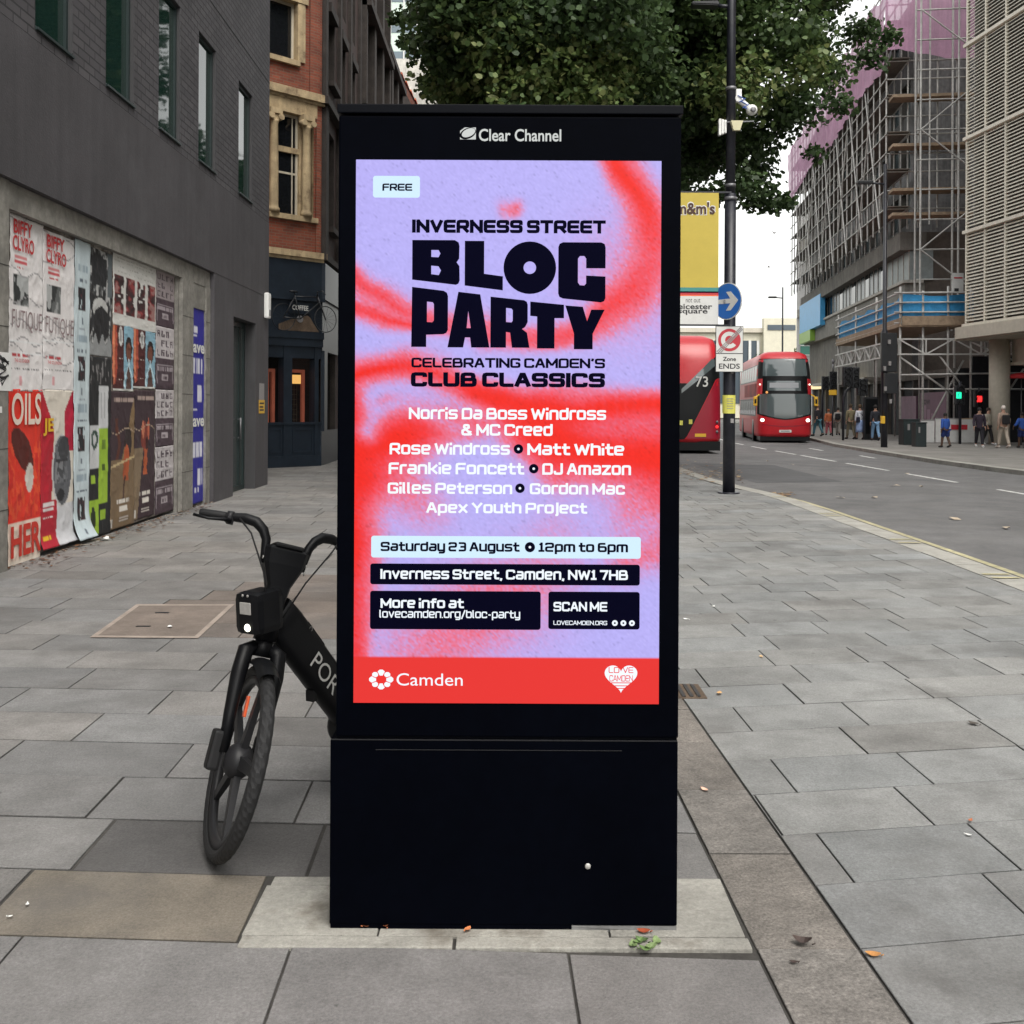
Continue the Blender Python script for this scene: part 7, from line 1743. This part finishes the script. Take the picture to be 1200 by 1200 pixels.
PG = W(1125, 500, 45.2); signal(PG.x, PG.y, 2.75, [(-.1, 2.15, .42, .85)], 'pedestrian signal showing green, beside the scaffold', None, (-.18, 2.15, 'green_lamp'), .06)
PR_ = W(1147, 500, 46.2); signal(PR_.x, 46.2, 2.5, [(-.1, 2.0, .42, .75)], 'pedestrian signal showing red, left of the round column', None, (-.10, 2.0, 'red_lamp'), .045)
for (u, v, w, d, h, lab) in ((1068, 521.5, .66, .6, 1.05, 'taller dark green cabinet on the far pavement'), (1079.5, 523.8, .44, .45, .95, 'narrower dark green cabinet in front of the taller one')):
    p = G(u, v); cb_ = thing('street_cabinet', lab, 'cabinet', (p.x, p.y, 0), 'street cabinets on the far pavement')
    m = MB(); m.box(p.x-w/2, p.x+w/2, p.y, p.y+d, 0, h, .02); m.build('casing', M['bin_green'], cb_); m = MB(); m.box(p.x-w/2-.02, p.x+w/2+.02, p.y-.02, p.y+d+.02, h, h+.05, .01); m.build('lid', M['bin_green'], cb_)
    m = MB(); m.box(p.x-w*.25, p.x-w*.1, p.y-.006, p.y, h*.6, h*.85); m.build('torn_label', M['sign_grey'], cb_)
p = G(1021, 516); bo = MB(); bo.tube([(p.x, p.y, 0), (p.x, p.y, .95), (p.x, p.y, 1.0)], [.055, .055, .03], 10); bo.tube([(p.x, p.y, .84), (p.x, p.y, .9)], .062, 10); tag(bo.build('bollard', M['post']), 'short black bollard left of the boxed lamp post', 'bollard')
ip = thing('information_panel', 'dark upright street panel behind the boxed lamp post', 'panel', (W(1021, 500, 50).x, 50, 0))
a, b = W(1013, 500, 50).x, W(1029.5, 500, 50).x; m = MB(); m.box(a, b, 50, 50.25, 0, 2.1, .02); m.build('casing', M['black_metal'], ip); m = MB(); m.box(a+.05, b-.05, 49.985, 49.999, .3, 2.0); m.build('face', M['bus_black'], ip)

# ------------------------------------------------------------------ people on the far pavement
def skinned(name, mt, pts, edges, rad, parent, T, root=0, sub=1):
    me = bpy.data.meshes.new(name); me.from_pydata([tuple(T @ Vector(p)) for p in pts], edges, []); me.materials.append(mt)
    o = bpy.data.objects.new(name, me); COL.objects.link(o); md = o.modifiers.new('Skin', 'SKIN'); md.use_smooth_shade = True
    for i, d in enumerate(me.skin_vertices[0].data):
        r = rad[i]; d.radius = r if hasattr(r, '__len__') else (r, r); d.use_root = (i == root)
    s_ = o.modifiers.new('Sub', 'SUBSURF'); s_.levels = sub; s_.render_levels = sub
    adopt(o, parent); return o
_cm = {}
def cloth(col, key=None):
    k = tuple(col)
    if k not in _cm: _cm[k] = mat('cloth', col, .85, var=.12, vscale=9)
    return _cm[k]
def person(u, v, yaw, h, label, top, legs, hair, shoe=(.03, .03, .03), skin='skin', skirt=None, bag=None, stride=.22, hairlong=False, arm=(0, 0), shorts=False, bare=False, coat=False, Y=None):
    p = G(u, v) if Y is None else Vector((W(u, v, Y).x, Y, 0)); s = h/1.72
    root = thing('person', label, 'person', (p.x, p.y, 0), 'people on the far pavement')
    T = Matrix.Translation((p.x, p.y, .004)) @ Matrix.Rotation(yaw, 4, 'Z') @ Matrix.Scale(s, 4)      # local +y is forward
    st = stride
    pts = [(0, 0, .93), (0, .01, 1.12), (0, .02, 1.34), (0, .02, 1.46), (0, .035, 1.54), (0, .045, 1.66)]
    rad = [(.135, .10), (.125, .09), (.15, .10), (.055, .055), (.07, .082), (.066, .08)]
    ed = [(0, 1), (1, 2), (2, 3), (3, 4), (4, 5)]
    leg = []
    for sg, k in ((-1, 1), (1, -1)):
        b = len(pts); pts += [(sg*.09, 0, .86), (sg*.095, k*st*.5+.03, .50), (sg*.095, k*st-.05*(k < 0), .09+.05*(k < 0)), (sg*.10, k*st+.14-.04*(k < 0), .03)]; rad += [.088, .06, .042, .036]; ed += [(0, b), (b, b+1), (b+1, b+2), (b+2, b+3)]; leg.append(b)
    arms = []
    for i, (sg, k) in enumerate(((-1, -1), (1, 1))):
        sw = k*st*.55; raise_ = arm[i]; b = len(pts)
        e = (sg*(.235+raise_*.1), sw*.3, 1.13+raise_*.05); w_ = (sg*(.25+raise_*.3), sw+.08, .90+raise_*.25); hnd = (w_[0]+sg*.01, w_[1]+.03, w_[2]-.08)
        pts += [(sg*.17, .02, 1.38), e, w_, hnd]; rad += [.058, .043, .03, (.028, .018)]; ed += [(2, b), (b, b+1), (b+1, b+2), (b+2, b+3)]; arms.append(b)
        for f in range(5):
            fb_ = len(pts); off = -.03+.014*f; L_ = (.045, .07, .08, .075, .055)[f]
            pts += [(hnd[0], hnd[1]+off*.9, hnd[2]-.02), (hnd[0]-sg*.012, hnd[1]+off*1.1+(.02 if f == 4 else 0), hnd[2]-.02-L_)]; rad += [.009, .008]; ed += [(b+3, fb_), (fb_, fb_+1)]
    skinned('body', M[skin], pts, ed, rad, root, T)
    g_ = lambda i, k: tuple((rad[i] if hasattr(rad[i], '__len__') else (rad[i], rad[i]))[j]*k+.008 for j in (0, 1))
    # jacket or top: torso and sleeves
    zl = .70 if coat else .86
    tp_ = [(0, 0, zl), (0, .01, 1.02), (0, .01, 1.16), (0, .02, 1.34), (0, .02, 1.435)]; tr_ = [(.165, .125), (.155, .115), (.15, .115), (.165, .118), (.075, .07)]; te = [(0, 1), (1, 2), (2, 3), (3, 4)]
    for b in arms:
        k = len(tp_); q = [Vector(pts[b]), Vector(pts[b+1]), Vector(pts[b+2])]; 
        if shorts: q[2] = q[1].lerp(q[2], .8)
        tp_ += q; tr_ += [.078, .06, .048]; te += [(3, k), (k, k+1), (k+1, k+2)]
    skinned('top', cloth(top), tp_, te, tr_, root, T)
    if skirt:
        m = MB(T); m.lathe([(.15, .95), (.19, .80), (.22, .55), (.235, .36), (.22, .36)], 20, Matrix.Scale(.8, 4, (0, 1, 0))); m.build('skirt', cloth(skirt), root)
    if legs:
        zc = .52 if shorts else .10
        lp_ = [(0, 0, .95)]; lr_ = [(.15, .115)]; le = []
        for b in leg:
            k = len(lp_); q = [Vector(pts[b]), Vector(pts[b+1]), Vector(pts[b+2])]
            lp_ += q[:2] if shorts else q; lr_ += ([.108, .092] if shorts else [.105, .08, .062]); le += [(0, k), (k, k+1)]+([] if shorts else [(k+1, k+2)])
        skinned('trousers', cloth(legs), lp_, le, lr_, root, T)
    for b in leg:
        a_, t_ = Vector(pts[b+2]), Vector(pts[b+3]); m = MB(T); m.tube([a_+Vector((0, -.06, -.03)), a_+Vector((0, .0, -.035)), t_+Vector((0, .02, .005)), t_+Vector((0, .07, .0))], [.04, .052, .05, .03], 10, flat=.9); m.build('shoe', cloth(shoe), root)
    m = MB(T); m.ball((0, .022, 1.655), (.092, .104, .10), 14)
    if hairlong: m.ball((0, -.05, 1.53), (.095, .06, .15), 12)
    m.build('hair', cloth(hair), root)
    m = MB(T)
    m.ball((0, .135, 1.585), (.014, .02, .022), 8); m.build('nose', M[skin], root)
    m = MB(T)
    for sg in (-1, 1): m.ball((sg*.03, .118, 1.612), (.011, .008, .007), 8)
    m.build('eye', cloth((.02, .015, .012)), root)
    if bag:
        m = MB(T); m.box(-.15, .15, -.24, -.11, .98, 1.36, .05) if bag[1] == 'pack' else m.box(.08 if bag[1] == 'right' else -.26, .26 if bag[1] == 'right' else -.08, -.18, -.08, .84, 1.12, .04); m.build('bag', cloth(bag[0]), root)
        if bag[1] != 'pack': m = MB(T); m.tube([(-.12, .1, 1.42), (0, -.11, 1.28), (.17, -.15, 1.08)], .014, 6, flat=.6); m.build('strap', cloth(bag[0]), root)
    return root
BL_ = sr(45, 85, 165)
person(1108, 524.5, .35, 1.36, 'child in a bright blue jumper and dark blue shorts, alone by the cabinets', BL_, sr(34, 52, 110), (.015, .012, .012), skin='skin_dark', shorts=True, stride=.16)
person(1147.5, 524, 2.9, 1.58, 'person in a dark plum coat holding a white bag, left of the column', sr(46, 36, 50), sr(30, 28, 36), (.012, .011, .013), shoe=(.6, .6, .6), coat=True, bag=((.75, .75, .75), 'left'), stride=.2)
person(1157.5, 521.3, 3.6, 1.58, 'person in a pale top and black trousers, just left of the round column', sr(170, 164, 150), sr(36, 34, 36), sr(60, 48, 42), shoe=(.6, .6, .6), stride=.2)
person(1176, 525, .1, 1.66, 'white haired person in a beige top with a black backpack, by the round column', sr(150, 130, 116), sr(176, 164, 150), sr(210, 200, 192), shoe=sr(190, 180, 170), bag=((.015, .014, .016), 'pack'), stride=.2, arm=(0, .35))
person(1198, 525, .0, 1.40, 'child in a bright blue jumper at the right edge, holding hands', BL_, sr(34, 52, 110), (.015, .012, .012), skin='skin_dark', shorts=True, stride=.14, arm=(.6, 0))
person(958.5, 509.5, .5, 1.70, 'person in a black top and teal jeans beside the bus', sr(38, 36, 42), sr(66, 110, 124), sr(120, 90, 70), stride=.24, Y=56)
person(971, 506.5, 0, 1.45, 'person in an orange top and pink trousers near the traffic lights', sr(186, 104, 66), sr(176, 96, 104), sr(140, 80, 46), stride=.16, Y=58)
person(982, 506, -.4, 1.55, 'person in pale grey with a black shoulder bag near the traffic lights', sr(160, 156, 152), sr(150, 146, 140), (.02, .018, .017), bag=((.012, .012, .014), 'pack'), stride=.2, Y=58)
person(997, 511, .15, 1.72, 'person in a loose khaki outfit walking away past the traffic light', sr(122, 114, 88), sr(112, 106, 88), sr(80, 66, 50), stride=.2, Y=51)
person(1008, 511.5, .1, 1.70, 'person in a white shirt and pale blue skirt with a navy bag', sr(215, 218, 226), None, sr(96, 76, 54), skirt=sr(150, 172, 214), bag=(sr(34, 36, 56), 'left'), stride=.16, Y=50.5)
person(1026, 511, 0, 1.68, 'person in pale blue jeans half hidden by the boxed lamp post', sr(40, 42, 50), sr(120, 156, 190), (.02, .018, .017), stride=.2, Y=49)

# ------------------------------------------------------------------ small things: birds, leaves, scraps
for i, (u, v) in enumerate(((908, 273), (901, 313))):
    p = W(u, v, 60); b = thing('gull', ('small dark bird gliding in the pale sky, the higher of two', 'small dark bird gliding in the pale sky, the lower of two')[i], 'bird', p, 'birds in the sky')
    m = MB(Matrix.Translation(p) @ Matrix.Rotation(.3+i, 4, 'Z') @ Matrix.Scale(.8 if i == 0 else .6, 4)); m.ball((0, 0, 0), (.05, .17, .045), 10); m.ball((0, .19, .02), (.03, .045, .03), 8); m.build('body', M['sign_grey'], b)
    m = MB(Matrix.Translation(p) @ Matrix.Rotation(.3+i, 4, 'Z') @ Matrix.Scale(.8 if i == 0 else .6, 4))
    for sg in (-1, 1):
        P = [(sg*.03, .06, .02), (sg*.22, .08, .12), (sg*.48, -.02, .05), (sg*.20, -.04, .10), (sg*.03, -.06, .02)]; m.poly(P); m.poly([(x, y, z-.012) for x, y, z in P][::-1])
    m.build('wings', M['sign_grey'], b)
leafm = {}
def leaf(u, v, size, col, label, rot=None, cat='leaf', curl=.25, group='fallen leaves on the paving'):
    size *= .8
    p = G(u, v); m = MB(Matrix.Translation((p.x, p.y, .009)) @ Matrix.Rotation(random.uniform(0, 6.3) if rot is None else rot, 4, 'Z'))
    n_ = 5; rib = []
    for i in range(n_+1):
        t_ = i/n_; w = size*.32*math.sin(PI*min(1, t_*.92+.06))**.8; z = curl*size*(2*t_-1)**2*.5
        rib.append([m.V((-w, (t_-.5)*size, z+curl*w*.6)), m.V((0, (t_-.5)*size, z)), m.V((w, (t_-.5)*size, z+curl*w*.8))])
    for a, b in zip(rib, rib[1:]): m.face([a[0], a[1], b[1], b[0]]); m.face([a[1], a[2], b[2], b[1]])
    m.tube([(0, -.5*size, .0), (0, -.68*size, .004)], .0018, 5)
    k = tuple(col)
    if k not in leafm: leafm[k] = mat('dry_leaf', col, .7, var=.2, vscale=30)
    return tag(m.build('fallen_leaf' if cat == 'leaf' else 'paper_scrap', leafm[k]), label, cat, group)
OR, BR, TAN = sr(160, 92, 56), sr(58, 46, 42), sr(188, 150, 104)
leaf(430, 1088, .035, OR, 'tiny orange leaf at the left of the kiosk foot'); leaf(452, 1089, .03, OR, 'tiny upright orange leaf at the kiosk foot, right of the first', curl=.8); leaf(548, 1092, .036, sr(214, 130, 80), 'small pale orange leaf on the edging stone joint')
leaf(754, 1094.5, .05, sr(150, 70, 42), 'rusty leaf tucked under the right corner of the kiosk', rot=1.4); leaf(940, 1108, .07, BR, 'dark curled leaf on the granite strip', rot=1.2, curl=.6); leaf(1023, 1122, .055, sr(190, 134, 76), 'golden leaf at the edge of the granite strip', rot=1.3)
leaf(826, 928, .05, sr(200, 160, 140), 'pinkish torn leaf on the granite strip beside the kiosk'); leaf(843, 814, .06, TAN, 'tan leaf on the paving right of the drain grating'); leaf(892, 771, .05, sr(210, 176, 130), 'pale tan leaf on the paving above the drain grating'); leaf(1137, 964, .03, OR, 'tiny orange leaf on the right paving'); leaf(1141, 850, .07, sr(70, 64, 58), 'small dark leaf on the right paving'); leaf(930, 1131, .03, BR, 'tiny dark leaf on the granite strip, nearest the camera')
for k, (u, v) in enumerate(((742, 1112), (752, 1106), (762, 1114), (770, 1108), (757, 1117), (748, 1108))): leaf(u, v, .05, random.choice([sr(96, 122, 70), sr(80, 104, 60), sr(120, 140, 92)]), 'fresh green leaf of the sprig lying by the right kiosk foot', rot=k*1.1, curl=.5, group='green leaves of the sprig')
for u, v, s_, lab in ((199, 736, .07, 'white paper scrap on the inspection cover'), (123, 634, .16, 'crumpled white paper at the foot of the black posters'), (32, 1063, .022, 'white butt in the paving joint, upper of two'), (12, 1077, .02, 'white butt in the paving joint, lower of two'), (836, 712, .05, 'white scrap on the right paving, upper of two'), (804, 727, .06, 'white scrap on the right paving, lower of two'), (1135, 981, .03, 'white speck of litter on the right paving')):
    leaf(u, v, s_, (.7, .7, .68), lab, cat='litter', curl=.6 if s_ > .1 else .25, group='white litter on the paving')
for u, v in ((1049, 570), (1079, 571), (928, 545), (984, 584), (1025, 584), (1118, 609), (1179, 620), (899, 541), (1063, 556)):
    p = G(u, v, RZ); m = MB(Matrix.Translation((p.x, p.y, RZ+.012)) @ Matrix.Rotation(random.random()*6, 4, 'Z')); s_ = random.uniform(.07, .13); m.poly([(-s_, -s_*.3, 0), (0, -s_*.5, .02), (s_, 0, .01), (.2*s_, s_*.5, .03), (-s_*.6, s_*.4, 0)])
    tag(m.build('road_leaf', mat('pale_leaf', sr(176, 160, 140), .7)), 'pale dead leaf lying on the tarmac of the road', 'leaf', 'pale leaves on the road')
lt = MB(); lt.c = []
for k in range(260):
    u, v = random.uniform(795, 872), random.gauss(552, 6)
    if k > 200: u, v = random.gauss(912, 8), random.gauss(575, 1.5)
    p = G(u, v, -.02); p.z = random.uniform(.0, .02)+(RZ if p.x > along(KL, p.y) else 0)+.006
    r_ = random.uniform(.03, .08); a = random.random()*6; col = random.choice([sr(150, 118, 82), sr(110, 84, 60), sr(176, 150, 112), sr(96, 76, 58)])
    lt.poly([p+Vector((r_*math.cos(a+t), r_*math.sin(a+t)*.9, random.uniform(0, .02))) for t in (0, 1.5, 3, 4.6)]); lt.c += [(*col, 1)]*4
tag(lt.build('leaf_litter', M['leaf']), 'drift of dry leaves along the kerb beyond the lamp post', 'leaf litter', kind='stuff')
